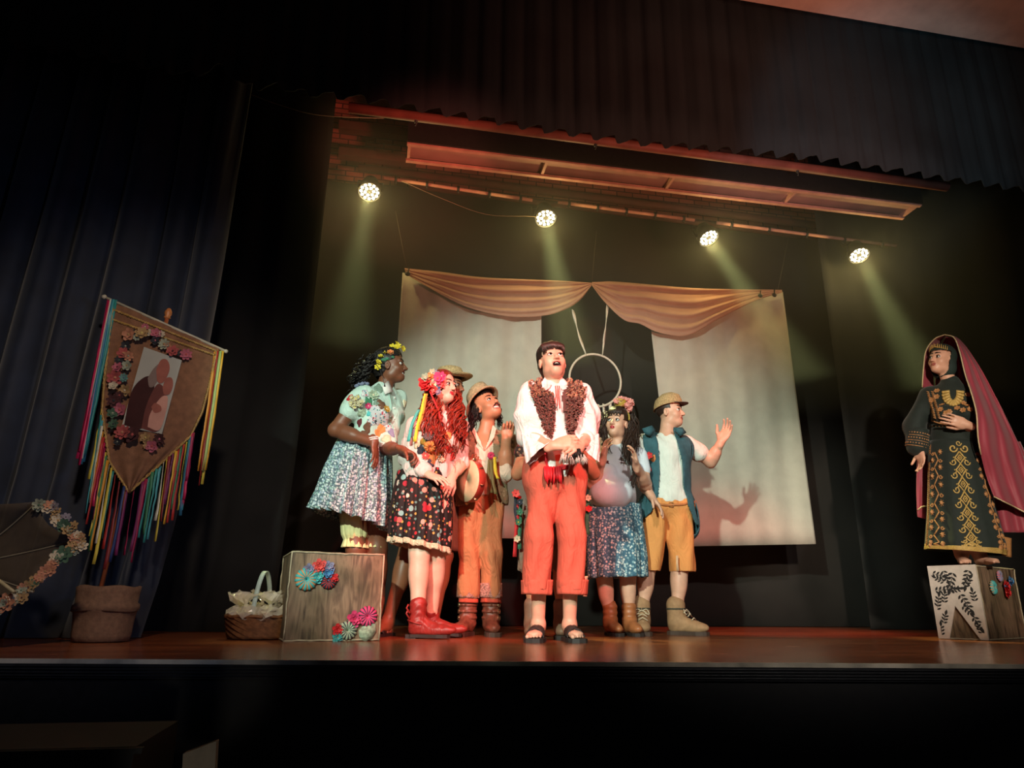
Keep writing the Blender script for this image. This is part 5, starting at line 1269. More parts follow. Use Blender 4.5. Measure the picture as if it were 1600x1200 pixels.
    for k in range(11):
        x0 = 596-k*2.2; lock(b, [P(x0+4, 556+k*1.2, .03*(k % 3-1)), P(582-k*1.6, 570+k, .04*(k % 3-1)), P(572-k*1.3, 586, .05*(k % 3-1)), P(566-k*1.5, 599+(k % 2)*3, .05*(k % 3-1))], .04, 20, .014, 5, .0045, 26, 0, k)
    strands(b, hd, Hs, 90, 55, 115, 2, .005)
    b.build('curls', HAIRB, r, L)
    wpx = [(591, 566), (595, 557), (590, 574), (603, 552), (610, 551), (617, 545), (613, 542), (622, 541), (629, 545), (620, 538)]
    for k, (x, y) in enumerate(wpx):
        b = MB(); p = P(x, y, -.095 if k < 5 else -.06); n = vn(toC+rt*.3+Z*.3+RNG.normal(0, .3, 3)); R_ = .023 if k not in (1,) else .02
        b.flower(p, n, R_, 6, 0, 1, .4, k); b.flower(p+n*.006, n, R_*.65, 5, 0, 1, .6, k+.4); b.build('wreath_flower', [YELF, MUSTF] if k != 4 else [ORF, REDF], r, L)
    for x, y in ((606, 560), (612, 558), (600, 562)):
        b = MB(); p = P(x, y, -.10); b.ell(p, (.022, .006, .012)); b.build('wreath_leaf', GRNF, r, L)
    b = MB(); b.tube([P(586, 567, -.11), P(592, 575, -.115), P(598, 588, -.11), P(601, 603, -.11)], .002, 5); b.ell(P(601, 603, -.11), .006); b.build('microphone_wire', HAIRB, r, L)
woman_wreath()

# ------------------------------------------------------------------ red-haired woman
def woman_red():
    Y0 = 4.5; P = pxg(Y0); base = np.array((at(658, 985, Y0)[0], Y0, 0.))
    r = root('person', base, 'woman with long red curls, big flower headpiece and black skirt with coloured dots', 'person'); L = base; toC, rt = frame_at(base); fr = vn(toC+rt*.5)
    hd = Head(P(692, 607, -.03), 46, 4, 4, .96, True)
    pel, chest, neck, sL, sR = P(668, 752), P(678, 682), P(686, 652), P(650, 668, -.03), P(712, 666, .08)
    eL, wL_ = P(637, 716, -.0), P(670, 742, -.16); eR, wR = P(722, 722, .06), P(706, 748, -.05)
    S = SDF(); torso(S, pel, chest, neck, sL, sR, fr, 0, .92, 0); S.cap(neck-Z*.02, hd.w(0, -.02, -.05), .048, .045, k=.025)
    hd.add(S, 'shut'); arm(S, sL, eL, wL_, 0, .92); arm(S, sR, eR, wR, 0, .92)
    d1 = vn(rt*.95+toC*.35); a1 = np.array((at(652, 985, 4.42)[0], 4.42, .10)); a2 = np.array((at(672, 985, 4.62)[0], 4.62, .10))
    leg(S, P(652, 790), P(655, 868, -.04), a1, .006, 1.0); leg(S, P(684, 790), P(682, 865, .04), a2, .006, 1.0)
    for a in (a1, a2): S.cap(a, a+d1*.12-Z*.05, .034, .025, k=.02)
    hand(S, wL_, P(694, 751, -.26)-wL_, -Z*.6-toC*.4, 1, .25, .08, .95, .4); hand(S, wR, P(698, 762, -.1)-wR, -toC, 1, .6, .05, .9, .3)
    buildS(S, 'body', .005, None, r, L, mi=lambda C: hd.mats(C, 'shut'), mats=[SK['pale'], LIP, MDARK]); hd.features(S, r, L, (.3, .1), HAIRBR, 'shut', skinm=SK['pale'], liner=HAIRBR)
    for a, nm in ((a1, 'boot'), (a2, 'boot')):
        B = SDF(); bootfoot(B, a, d1, .96, .115, .050); B.ell(np.array((a[0], a[1], .05))+d1*.19, (.03, .05, .022), np.stack([np.array((-d1[1], d1[0], 0)), d1, Z], 0), .03); B.disp = lambda Pp: .0022*np.sin(Pp[:, 2]*150+4*np.sin(Pp[:, 0]*40))*(Pp[:, 2] > .06); B.dispamp = .004
        bo = buildS(B, nm, .006, BOOTRED, r, L); sole(bo, (0, 0, 0), a, d1, SOLED, .006, .018, .96, 1, 1.06).data.transform(Matrix.Translation(-Vector(L)))
        q = MB(); q.box(np.array((a[0], a[1], .012))-d1*.03, (.032, .03, .012), np.stack([d1, np.array((-d1[1], d1[0], 0)), Z], 1)); q.build('heel', SOLED, bo, (0, 0, 0), smooth=False).data.transform(Matrix.Translation(-Vector(L)))
        q = MB(); g = np.array((a[0], a[1], .09)); l = np.array((-d1[1], d1[0], 0)); q.tube([g+.056*(cos(t)*d1+sin(t)*l)+Z*(-.014*cos(t)) for t in np.linspace(0, 2*pi, 17)], .006, 5)
        for zz in (.0, .03): q.tube([g-l*.056-d1*.03+Z*(.02+zz), g-l*.062-d1*.05+Z*(.05+zz), g-l*.056-d1*.04+Z*(.07+zz)], .006, 5)
        q.build('boot_strap', BOOTRED, bo, (0, 0, 0)).data.transform(Matrix.Translation(-Vector(L)))
    W = SDF(); torso(W, P(670, 735), chest, neck-Z*.01, sL, sR, fr, .022, .93, .004); W.cap(sL, eL, .062, .058, k=.03); W.cap(sR, eR, .06, .052, k=.03)
    W.disp = folds(.0045, (50, 35, 20), 18, .7, 2); W.dispamp = .01; lim = P(668, 752)[2]
    buildS(W, 'blouse', .0075, mat('white_patchwork_blouse', hx('e2d6ce'), .85, .06, wr=.6), r, L, keep=lambda C: (C[:, 2] > lim) )
    W2 = SDF(); W2.cap(sL+(eL-sL)*.5, eL, .060, .058, k=.03); W2.cap(eL, eL+(wL_-eL)*.80, .058, .048, k=.03); W2.disp = folds(.005, (50, 35, 20), 26, .8, 2); W2.dispamp = .01
    buildS(W2, 'sleeve', .0075, mat('white_patchwork_blouse'), r, L)
    for a in [(645, 676, 7, LILAC, 'disc', None), (650, 684, 6, CRM, 'disc', None), (669, 683, 8, mat('brown_grey_yoyo', hx('6d5a55'), .85, .1), 'rosette', DKF), (658, 702, 8, DKF, 'disc', None), (672, 697, 10, ORF, 'rosette', MUSTF), (685, 705, 12, ORF, 'disc', None), (675, 715, 10, ORF, 'disc', None), (692, 695, 10, ORF, 'disc', None),
              (698, 690, 6, CRM, 'disc', None), (672, 724, 7, DKF, 'disc', None), (708, 712, 8, CORAL, 'disc', None), (718, 678, 6, CRM, 'flower', CORAL), (652, 694, 7, CRM, 'disc', None), (661, 690, 6, MUSTF, 'disc', None), (665, 712, 6, CORAL, 'flower', CRM), (700, 680, 7, ORF, 'disc', None), (702, 702, 7, CORAL, 'disc', None), (690, 716, 7, CRM, 'rosette', CORAL), (716, 696, 6, CRM, 'flower', CORAL)]: patch(W, r, L, a[0], a[1], a[2], a[3], a[4], a[5], lift=.006)
    # teal sash ribbon and yellow streamers
    for pts, m_, wd in (([(655, 640), (645, 660), (638, 690)], mat('teal_ribbon', hx('3fb0a8'), .6, .05), .010), ([(665, 615), (659, 640), (652, 668), (648, 690)], YELF, .010), ([(667, 615), (661, 645), (655, 672)], MUSTF, .007), ([(672, 612), (684, 640), (690, 660)], REDF, .006)):
        b = MB(); Q = bez([P(x, y, -.13) for x, y in pts], 14); b.ribbon(Q, np.array([(wd, wd*.4*sin(i), 0) for i in range(len(Q))])); b.build('streamer', m_, r, L, solid=.002)
    SKR = dots('black_dotted_cotton', '17100f', ['c82a34', 'd9605a', '7fb3b0', 'b8a090', 'd98a78', 'a01c30', 'd8d2c4'], 17, .30, thr2=.30, cols2=['8a3a34', '5f8a84', 'b89a4e', 'c4706a'], scale2=36)
    o, G = loft('skirt', [(P(622, 735, .0), P(700, 735, .03), .8), (P(613, 775, -.0), P(706, 775, .03), .85), (P(609, 810, -.0), P(706, 820, .03), .85), (P(607, 838, -.0), P(703, 858, .03), .9)], SKR, r, L, 28, 130, 12, (.03, .07), 1., .004, jag=.003)
    b = MB(); nj = G.shape[1]; base_row = G[-1]
    rows = []
    for k, dz in enumerate((.0, .012, .026, .034)): rows.append([base_row[j]+(base_row[j]-base_row.mean(0))*(.01*k)-Z*(dz+(.007*abs(sin(j*.75)) if k == 3 else 0))+Z*.004 for j in range(nj)])
    b.grid(rows, 0, True); b.build('lace_hem', LACEW, r, L, solid=.002)
    b = MB(); Q = P(664, 846, -.13), P(697, 852, -.12), P(690, 862, -.12), P(668, 868, -.14)
    loft('petticoat', [(P(640, 835), P(702, 845), .8), (P(644, 850), P(700, 862), .8)], mat('pale_petticoat', hx('d8c08c'), .85, .08), r, L, 8, 80, 10, (.03, .06), 0, .003)
    # hair
    Hs = SDF(); haircap(Hs, hd, (.082, .102, .092), (0, -.018, .044)); buildS(Hs, 'hair', .007, HAIRR, r, L, keep=lambda C: (lambda l: ((l[:, 1] < -.0) & (l[:, 2] > -.06)) | ((l[:, 2] > .062) & (l[:, 1] < .07)))(hd.local(C)))
    b = MB(); sd = 0
    for pts, R_, n in (([(678, 600, .02), (672, 620, -.02), (664, 645, -.06), (656, 668, -.10)], .035, 40), ([(680, 605, .0), (674, 630, -.05), (672, 665, -.12), (680, 700, -.16)], .05, 90), ([(676, 610, -.0), (676, 640, -.06), (684, 675, -.14), (688, 708, -.17)], .045, 70),
                       ([(704, 610, .05), (710, 632, .0), (712, 660, -.05), (714, 688, -.08)], .04, 70), ([(702, 620, .03), (707, 640, -.02), (706, 670, -.08), (710, 704, -.10)], .04, 60), ([(712, 628, .05), (717, 645, .02), (720, 672, .0), (719, 700, -.04)], .03, 40)):
        sd += 1; lock(b, [P(x, y, z) for x, y, z in pts], R_, n, .020, 2.6, .0065, 26, 0, sd)
    strands(b, hd, Hs, 110, 52, 110, 3, .005)
    b.build('curls', HAIRR, r, L)
    hw = hd
    fl_ = [(668, 605, 11, REDF, CORAL), (664, 596, 10, REDF, DRED), (684, 592, 10, PINKF, CORAL), (672, 594, 8, CRM, YELF), (677, 600, 8, CRM, ORF), (671, 589, 7, ORF, YELF), (680, 585, 7, LILAC, CRM), (688, 600, 8, CORAL, PINKF), (665, 590, 7, SAGE, CRM), (683, 606, 6, BLUEF, CRM), (678, 609, 7, CORAL, CRM), (690, 588, 7, PINKF, CRM), (676, 582, 6, CRM, MUSTF), (661, 603, 7, REDF, CORAL), (685, 613, 5, LILAC, CRM)]
    for k, (x, y, rr_, m1, m2) in enumerate(fl_):
        b = MB(); p = P(x, y, -.125-.006*(k % 3)+(.03 if y < 588 else 0)); n = vn(toC-rt*.25+Z*.2+RNG.normal(0, .25, 3)); R_ = rr_/238
        b.flower(p, n, R_, 6, 0, 1, .35, k); b.flower(p+n*.007, n, R_*.62, 5, 0, 1, .55, k+.3); b.build('headpiece_flower', [m1, m2], r, L)
woman_red()

# ------------------------------------------------------------------ woman in a straw hat, mostly hidden behind the red-haired woman
def woman_straw():
    Y0 = 4.80; P = pxg(Y0); base = np.array((at(650, 985, Y0)[0], Y0, 0.))
    r = root('person', base, 'woman in a straw hat and black sandals standing behind the red-haired woman', 'person'); L = base; toC, rt = frame_at(base); fr = vn(toC+rt*.4)
    hd = Head(P(704, 606, .0), 60, 0, 0, .95, True)
    pel, chest, neck, sL, sR = P(672, 755), P(694, 685), P(700, 648), P(672, 668, .03), P(722, 672, .0)
    eR, wR = P(715, 748, -.02), P(731, 738, -.16); eL, wL_ = P(662, 720, .1), P(690, 745, 0.)
    S = SDF(); torso(S, pel, chest, neck, sL, sR, fr, 0, .88); S.cap(neck-Z*.02, hd.w(0, -.02, -.05), .048, .045, k=.025); hd.add(S, 'shut')
    arm(S, sR, eR, wR, 0, 1.05); arm(S, sL, eL, wL_)
    a1, a2 = np.array((at(605, 985, 4.78)[0], 4.78, .085)), np.array((at(676, 985, 4.72)[0], 4.72, .085))
    leg(S, P(650, 800), P(636, 868, .0), a1, 0, 1.05); leg(S, P(688, 800), P(694, 868, .0), a2, 0, 1.05)
    d1, d2 = vn(toC-rt*.45), vn(rt*.75+toC*.6); barefoot(S, a1, d1, 1., .018); barefoot(S, a2, d2, 1., .018)
    hand(S, wR, P(737, 722, -.17)-wR, -toC, -1, .6, .04, .95, .2); hand(S, wL_, P(700, 760, 0)-wL_, -toC, 1, .4)
    buildS(S, 'body', .0065, None, r, L, mi=lambda C: hd.mats(C, 'shut'), mats=[SK['brown'], LIP, MDARK]); hd.features(S, r, L, (0, 0), HAIRBR, 'shut', skinm=SK['brown'])
    SD = mat('black_sandal')
    for a, d in ((a1, d1), (a2, d2)):
        so = sole(r, L, a, d, SD, 0, .018, 1.08, 1.08); l = np.array((-d[1], d[0], 0)); g = np.array((a[0], a[1], 0))
        b = MB(); b.ribbon([g+.040*(cos(t)*d+sin(t)*l)+Z*.095 for t in np.linspace(0, 2*pi, 17)], Z*.012); b.build('ankle_strap', SD, so, (0, 0, 0), solid=.006).data.transform(Matrix.Translation(-Vector(L)))
        b = MB(); b.ribbon([g+d*(.10+.03*t)+l*(-.048+.096*t)+Z*(.018+.044*sin(pi*t)) for t in np.linspace(0, 1, 9)], d*.020); b.build('strap', SD, so, (0, 0, 0), solid=.006).data.transform(Matrix.Translation(-Vector(L)))
    W = SDF(); torso(W, pel, chest, neck-Z*.01, sL, sR, fr, .020, .9); W.cap(sR, eR+(sR-eR)*.25, .062, .060, k=.03); W.cap(sL, eL, .06, .05, k=.03); W.disp = folds(.006, (60, 35, 30), 30, .8); W.dispamp = .01
    buildS(W, 'blouse', .009, mat('white_frilly_blouse', hx('e8dcd2'), .85, .08, wr=.8), r, L)
    c = eR+(sR-eR)*.22; b = MB(); ax_ = vn(eR-sR); x = vn(np.cross(ax_, Z)); y = np.cross(ax_, x)
    b.grid([[c+ax_*h+q*(1+.16*sin(9*t+h*30))*(cos(t)*x+sin(t)*y) for t in np.linspace(0, 2*pi, 61)[:-1]] for q, h in ((.058, -.01), (.072, .02), (.078, .045))], 0, True); b.build('sleeve_frill', LACEW, r, L, solid=.003)
    loft('skirt', [(P(640, 745, .05), P(708, 750, .0), .8), (P(628, 800, .05), P(716, 800, .0), .85), (P(622, 856, .05), P(717, 862, .0), .9)], mat('brown_skirt', hx('7a5440'), .85, .1, wr=.5), r, L, 16, 80, 10, (.03, .06))
    Hs = SDF(); haircap(Hs, hd, (.084, .104, .094)); Hs.ell(hd.w(0, -.05, -.03), (.07, .05, .08), hd.R, .03); buildS(Hs, 'hair', .008, HAIRM, r, L, keep=lambda C: (lambda l: ((l[:, 1] < -.0) & (l[:, 2] > -.10)) | (l[:, 2] > .06))(hd.local(C)))
    b = MB(); G = []; rg = np.random.default_rng(2)
    for q, h in ((.001, .165), (.05, .163), (.080, .150), (.093, .120), (.098, .088), (.110, .080), (.135, .083), (.158, .092), (.160, .086), (.135, .076), (.104, .072)):
        G.append([hd.w(q*1.0*cos(t), q*1.12*sin(t)-.012, h+.010*sin(2*t)*(q > .1)) for t in np.linspace(0, 2*pi, 37)[:-1]])
    b.grid(G, 0, True); h_ = b.build('straw_hat', STRAW, r, L)
    # tambourine in her hand
    c = P(735, 752, -.20); n = vn(rt*.85-toC*.5); tb = root('tambourine', c, 'wooden tambourine with small jingles held upright between the red-haired woman and the man in the cream vest', 'tambourine'); tb['label'] = 'pale tambourine with jingles held upright beside the man with long dark hair'
    x = vn(np.cross(n, Z)); y = np.cross(n, x); R_ = .135; b = MB()
    b.grid([[c+n*h+q*(cos(t)*x+sin(t)*y) for t in np.linspace(0, 2*pi, 41)[:-1]] for q, h in ((R_, -.025), (R_, .025), (R_-.007, .025), (R_-.007, -.025), (R_, -.025))], 0, True); b.build('frame', mat('red_wood_frame', hx('b8483a'), .4, .1), tb, c)
    b = MB(); b.grid([[c-n*.0255+q*(cos(t)*x+sin(t)*y) for t in np.linspace(0, 2*pi, 41)[:-1]] for q in (.001, R_*.5, R_+.001)], 0, True); b.build('skin_head', mat('drum_skin', hx('dcc098'), .6, .06), tb, c, solid=.002)
    for k in range(8):
        t = 2*pi*k/8+.3; p = c+(R_-.001)*(cos(t)*x+sin(t)*y); q = MB(); rad = cos(t)*x+sin(t)*y; Rm = np.stack([x*-sin(t)+y*cos(t), n, rad], 1)
        for o_ in (-.008, .008): q.lathe(p+rad*o_*.4+n*o_*0, [(0, 0), (.016, .001), (.017, .003), (0, .004)], 12, np.stack([rad, n, np.cross(rad, n)], 1)[:, [0, 1, 2]])
        q.build('jingle', METAL, tb, c)
woman_straw()

# ------------------------------------------------------------------ man in the straw hat with raised fist
def man_fist():
    Y0 = 4.80; P = pxg(Y0); base = np.array((at(747, 985, Y0)[0], Y0, 0.))
    r = root('person', base, 'grinning man with long dark hair, straw hat and brown trousers, raising his fist', 'person'); L = base; toC, rt = frame_at(base); fr = vn(toC+rt*.1)
    hd = Head(P(761, 636, -.02), 34, 26, -14, 1.0)
    pel, chest, neck, sL, sR = P(750, 775), P(756, 712), P(758, 680), P(724, 692, .0), P(795, 690, .03)
    eR, wR = P(788, 736, -.08), P(791, 686, -.16); eL, wL_ = P(716, 748, .05), P(730, 770, -.05)
    S = SDF(); torso(S, pel, chest, neck, sL, sR, fr, 0, .95); S.cap(neck-Z*.02, hd.w(0, -.02, -.05), .056, .050, k=.025); hd.add(S, 'grin')
    arm(S, sL, eL, wL_); arm(S, sR, eR, wR, .004, 1.08)
    a1, a2 = np.array((at(730, 985, Y0+.02)[0], Y0+.02, .10)), np.array((at(767, 985, Y0+.02)[0], Y0+.02, .10))
    leg(S, P(735, 800), P(733, 862, -.02), a1); leg(S, P(766, 800), P(767, 862, -.02), a2)
    d1, d2 = vn(toC-rt*.35), vn(toC+rt*.1)
    for a, d in ((a1, d1), (a2, d2)): S.cap(a, a+d*.11-Z*.05, .034, .025, k=.02)
    hand(S, wR, P(793, 668, -.17)-wR, vn(toC*.9+rt*.1), 1, 1.45, .0, 1.05, -.1); hand(S, wL_, P(738, 785, -.08)-wL_, -toC, 1, .5)
    buildS(S, 'body', .005, None, r, L, mi=lambda C: hd.mats(C, 'grin'), mats=[SK['tan'], LIPN, MDARK]); hd.features(S, r, L, (.2, .35), HAIRB, 'grin', skinm=SK['tan'], moustache=True)
    SHC = mat('cream_shirt', hx('e2d2bc'), .85, .05, wr=.6)
    W = SDF(); torso(W, P(752, 765), chest, neck-Z*.012, sL, sR, fr, .018, .96); W.cap(sL, eL, .062, .058, k=.03); W.cap(sR, eR-Z*.01, .066, .062, k=.03); W.cap(eR-Z*.005, eR+(wR-eR)*.16, .058, .052, k=.02); W.disp = folds(.005, (60, 30, 14), 22, .6, 3); W.dispamp = .01
    lim = P(752, 776)[2]
    vpoly = [(742, 672), (757, 706), (769, 672), (764, 664), (748, 664)]
    buildS(W, 'shirt', .0075, SHC, r, L, keep=lambda C: (C[:, 2] > lim) & ~(inpoly(pxof(C), vpoly) & ((C-neck) @ fr > .01)))
    for sg, pts in ((-1, [(741, 668), (738, 674), (745, 690), (752, 698), (756, 704), (751, 690)]), (1, [(770, 664), (775, 670), (772, 684), (765, 694), (757, 704), (764, 688)])):
        b = MB(); Q = [P(x, y, -.125 if y > 680 else -.10) for x, y in pts]; n = len(Q); b.add(Q+[sum(Q)/n-np.array((0, .01, 0))], [(i, (i+1) % n, n) for i in range(n)]); b.build('collar', SHC, r, L, solid=.005, smooth=False)
    V = SDF(); torso(V, P(751, 778), chest, neck-Z*.012, sL, sR, fr, .032, .98); V.cap(P(745, 790), P(760, 790), .11, k=.05, n=fr, sq=.85); V.disp = folds(.005, (50, 20, 10), 12, .5); V.dispamp = .01
    pl, pr = [(718, 670), (741, 672), (742, 700), (742, 740), (738, 765), (734, 788), (712, 792)], [(772, 668), (808, 676), (806, 740), (796, 790), (784, 786), (774, 755), (771, 720), (770, 695)]
    VM = dots('olive_print_vest', '8a7a5e', ['b5a583', '6a5f46', '9a8a6a', 'a0745a'], 50, .42)
    def kv(C):
        px = pxof(C); front = (C-chest) @ fr > .015; la = np.abs((C-chest) @ rt)
        return np.where(front, inpoly(px, pl) | inpoly(px, pr), (la < .17) & (C[:, 2] < neck[2]) & (C[:, 2] > lim-.05))
    buildS(V, 'vest', .009, VM, r, L, keep=kv, solid=.006)
    patch(V, r, L, 767, 712, 6, PINKF, 'rosette', m2=REDF)
    for pts, m_ in (([(773, 714), (774, 735), (778, 748)], YELF), ([(765, 718), (763, 745), (768, 770)], mat('olive_ribbon', hx('7a6f42'), .7, .1)), ([(768, 718), (769, 745), (775, 772)], mat('olive_ribbon'))):
        b = MB(); Q = bez([P(x, y, -.19) for x, y in pts], 12); b.ribbon(Q, np.array([(.011, .004*sin(i), 0) for i in range(len(Q))])); b.build('streamer', m_, r, L, solid=.002)
    BT = mat('brown_trousers', hx('bb7a50'), .85, .08, 10, wr=.6)
    T = SDF(); T.cap(P(738, 777), P(762, 777), .118, k=.05, n=fr, sq=.85); 
    for x1, x2 in ((735, 733), (766, 767)): T.cap(P(x1, 798), P(x2, 862, -.02), .092, .074, k=.025); T.cap(P(x2, 862, -.02), P(x2, 925), .074, .072, k=.02)
    T.disp = folds(.006, (55, 20, 3), 14, .5, 2); T.dispamp = .01
    buildS(T, 'trousers', .008, BT, r, L)
    EMB = mat('embroidered_grey_pink_cuff', hx('b08476'), .85, .4, 90, bump=.8, bscale=90); OC = mat('orange_lining', hx('c8503a'), .8, .05)
    for cx in (732, 767):
        loft('lining', [(P(cx-15, 932), P(cx+15, 932), .9), (P(cx-15.5, 941), P(cx+15.5, 942), .9)], OC, r, L, 5, 50, 6, (.02, .04), cx, .005)
        loft('cuff', [(P(cx-17, 911), P(cx+16.5, 911), .9), (P(cx-17.5, 933), P(cx+17, 935), .9)], EMB, r, L, 8, 60, 7, (.01, .03), cx, .008)
    for a, d in ((a1, d1), (a2, d2)):
        B = SDF(); bootfoot(B, a, d, 1.0, .15, .055); B.disp = lambda Pp: .002*np.sin(Pp[:, 2]*130+3*np.sin(Pp[:, 0]*60)); B.dispamp = .004
        bo = buildS(B, 'boot', .007, BOOTBR, r, L); sole(bo, (0, 0, 0), a, d, SOLEB, 0, .026, 1.04, 1.1).data.transform(Matrix.Translation(-Vector(L)))
        l = np.array((-d[1], d[0], 0)); sg = 1 if (l @ rt) > 0 else -1; sg = sg*(1 if a is a2 else -1); g = np.array((a[0], a[1], 0))
        for zz in (.11, .15, .19):
            q = MB(); q.ribbon([g+.0595*(cos(t)*d+sin(t)*l)+Z*zz for t in np.linspace(0, 2*pi, 21)], Z*.008); q.build('strap', BOOTBR, bo, (0, 0, 0), solid=.005).data.transform(Matrix.Translation(-Vector(L)))
            q = MB(); c = g+.061*(cos(.9)*d+sin(.9)*l*sg)+Z*zz; u_ = vn(-sin(.9)*d+cos(.9)*l*sg)
            q.tube([c+u_*.012+Z*.012, c-u_*.012+Z*.012, c-u_*.012-Z*.012, c+u_*.012-Z*.012, c+u_*.012+Z*.012], .0028, 5); q.build('buckle', METAL, bo, (0, 0, 0)).data.transform(Matrix.Translation(-Vector(L)))
    Hs = SDF(); haircap(Hs, hd, (.083, .104, .094)); Hs.ell(hd.w(0, -.05, -.03), (.075, .05, .08), hd.R, .03); buildS(Hs, 'hair', .008, HAIRB, r, L, keep=lambda C: (lambda l: ((l[:, 1] < -.01) & (l[:, 2] > -.10)) | (l[:, 2] > .07))(hd.local(C)))
    b = MB()
    for i, (pts, n, R_) in enumerate([([(744, 632, .0), (740, 650, -.02), (735, 672, -.05), (731, 698, -.08)], 55, .035), ([(742, 640, .02), (736, 660, .0), (731, 680, -.03), (729, 705, -.05)], 40, .03), ([(775, 640, .03), (779, 655, .0), (782, 668, .02)], 35, .03), ([(748, 630, -.03), (745, 645, -.05), (744, 660, -.05)], 25, .02)]):
        lock(b, [P(*q) for q in pts], R_, n, .006, 2.5, .0035, 18, 0, i)
    b.build('locks', HAIRB, r, L)
    b = MB(); G = []
    for q, h in ((.001, .185), (.055, .182), (.082, .170), (.092, .130), (.097, .098), (.112, .088), (.128, .078), (.132, .070), (.126, .066), (.108, .078), (.098, .088)):
        G.append([hd.w(q*cos(t), q*1.12*sin(t)-.025, h-.02-.35*(0)+.30*(q*1.12*sin(t))) for t in np.linspace(0, 2*pi, 37)[:-1]])
    b.grid(G, 0, True); b.build('straw_hat', mat('pale_straw', hx('c9a882'), .85, .2, 70, bump=.5, bscale=200), r, L)
man_fist()

# ------------------------------------------------------------------ short person hidden behind the central man
def hidden_girl():
    Y0 = 4.42; P = pxg(Y0); base = np.array((at(856, 985, Y0)[0], Y0, 0.))
    r = root('person', base, 'person almost hidden behind the central man, elbows out, grey-brown skirt and ankle boots', 'person'); L = base; toC, rt = frame_at(base); fr = toC
    hd = Head(P(868, 640, .02), 0, -5, 0, .9, True)
    pel, chest, neck, sL, sR = P(868, 775), P(868, 700), P(868, 668), P(828, 685), P(908, 685)
    eL, wL_, eR, wR = P(809, 740, .0), P(830, 712, -.12), P(927, 740, .0), P(906, 712, -.12)
    S = SDF(); torso(S, pel, chest, neck, sL, sR, fr, 0, .9); S.cap(neck-Z*.02, hd.w(0, -.02, -.05), .045, .042, k=.02); hd.add(S, 'shut'); arm(S, sL, eL, wL_, 0, 1.05); arm(S, sR, eR, wR, 0, 1.05)
    a1, a2 = np.array((at(831, 985, Y0)[0], Y0, .1)), np.array((at(877, 985, Y0)[0], Y0, .1)); leg(S, P(850, 800), P(833, 880), a1, 0, .85); leg(S, P(884, 800), P(876, 880), a2, 0, .85)
    for a in (a1, a2): S.cap(a, a+toC*.1-Z*.05, .03, .025, k=.02)
    hand(S, wL_, P(846, 700, -.14)-wL_, -toC, 1, .6); hand(S, wR, P(892, 700, -.14)-wR, -toC, -1, .6)
    buildS(S, 'body', .0075, None, r, L, mi=lambda C: hd.mats(C, 'shut'), mats=[SK['tan'], LIP, MDARK]); hd.features(S, r, L, (0, 0), HAIRBR, 'shut', skinm=SK['tan'])
    W = SDF(); torso(W, P(868, 765), chest, neck-Z*.01, sL, sR, fr, .018, .9); W.cap(sL, P(815, 708, .0), .058, .056, k=.03); W.cap(sR, P(921, 708), .058, .056, k=.03); W.disp = folds(.005); W.dispamp = .008
    buildS(W, 'blouse', .009, dots('dark_floral_blouse', '2e2220', ['6a4a3e', '8a3a3a', '4a3a3a', 'a07a5e'], 45, .45), r, L)
    loft('skirt', [(P(826, 762), P(910, 762), .7), (P(815, 820), P(914, 820), .7), (P(810, 893), P(908, 893), .7)], mat('grey_brown_skirt', hx('8a7462'), .85, .15, wr=.8), r, L, 20, 90, 12, (.03, .08), 0, .004, jag=.012)
    Hs = SDF(); haircap(Hs, hd); buildS(Hs, 'hair', .01, HAIRB, r, L, keep=lambda C: (lambda l: (l[:, 1] < 0) | (l[:, 2] > .06))(hd.local(C)))
    for i, (x, y, q, m1, m2) in enumerate([(806, 771, 6, CORAL, REDF), (812, 800, 5, GRNF, TEAL), (810, 816, 5, GRNF, YELF), (808, 842, 5, CRM, SAGE), (919, 778, 5, CRM, SAGE), (920, 795, 5, REDF, CORAL), (812, 785, 5, DKF, LILAC)]):
        b = MB(); p = P(x, y, -.06); b.flower(p, toC, q/240, 6, 0, 1, .4, i); b.build('hip_flower', [m1, m2], r, L)
    for pts, m_ in (([(812, 775), (808, 810), (804, 870)], REDF), ([(814, 780), (812, 820), (812, 858)], GRNF), ([(806, 775), (806, 800), (810, 822)], DKF), ([(919, 780), (917, 810), (919, 835)], GRNF), ([(916, 900), (915, 920), (914, 932)], CRM)):
        b = MB(); Q = bez([P(x, y, -.04) for x, y in pts], 12); b.ribbon(Q, np.array([(.012, .006*sin(i), 0) for i in range(len(Q))])); b.build('streamer', m_, r, L, solid=.002)
    for a in (a1, a2):
        B = SDF(); bootfoot(B, a, toC, .92, .13, .048); bo = buildS(B, 'boot', .008, mat('boot_grey_brown', hx('8a6a55'), .6, .1), r, L); sole(bo, (0, 0, 0), a, toC, SOLED, 0, .022, .95, 1.05).data.transform(Matrix.Translation(-Vector(L)))
hidden_girl()

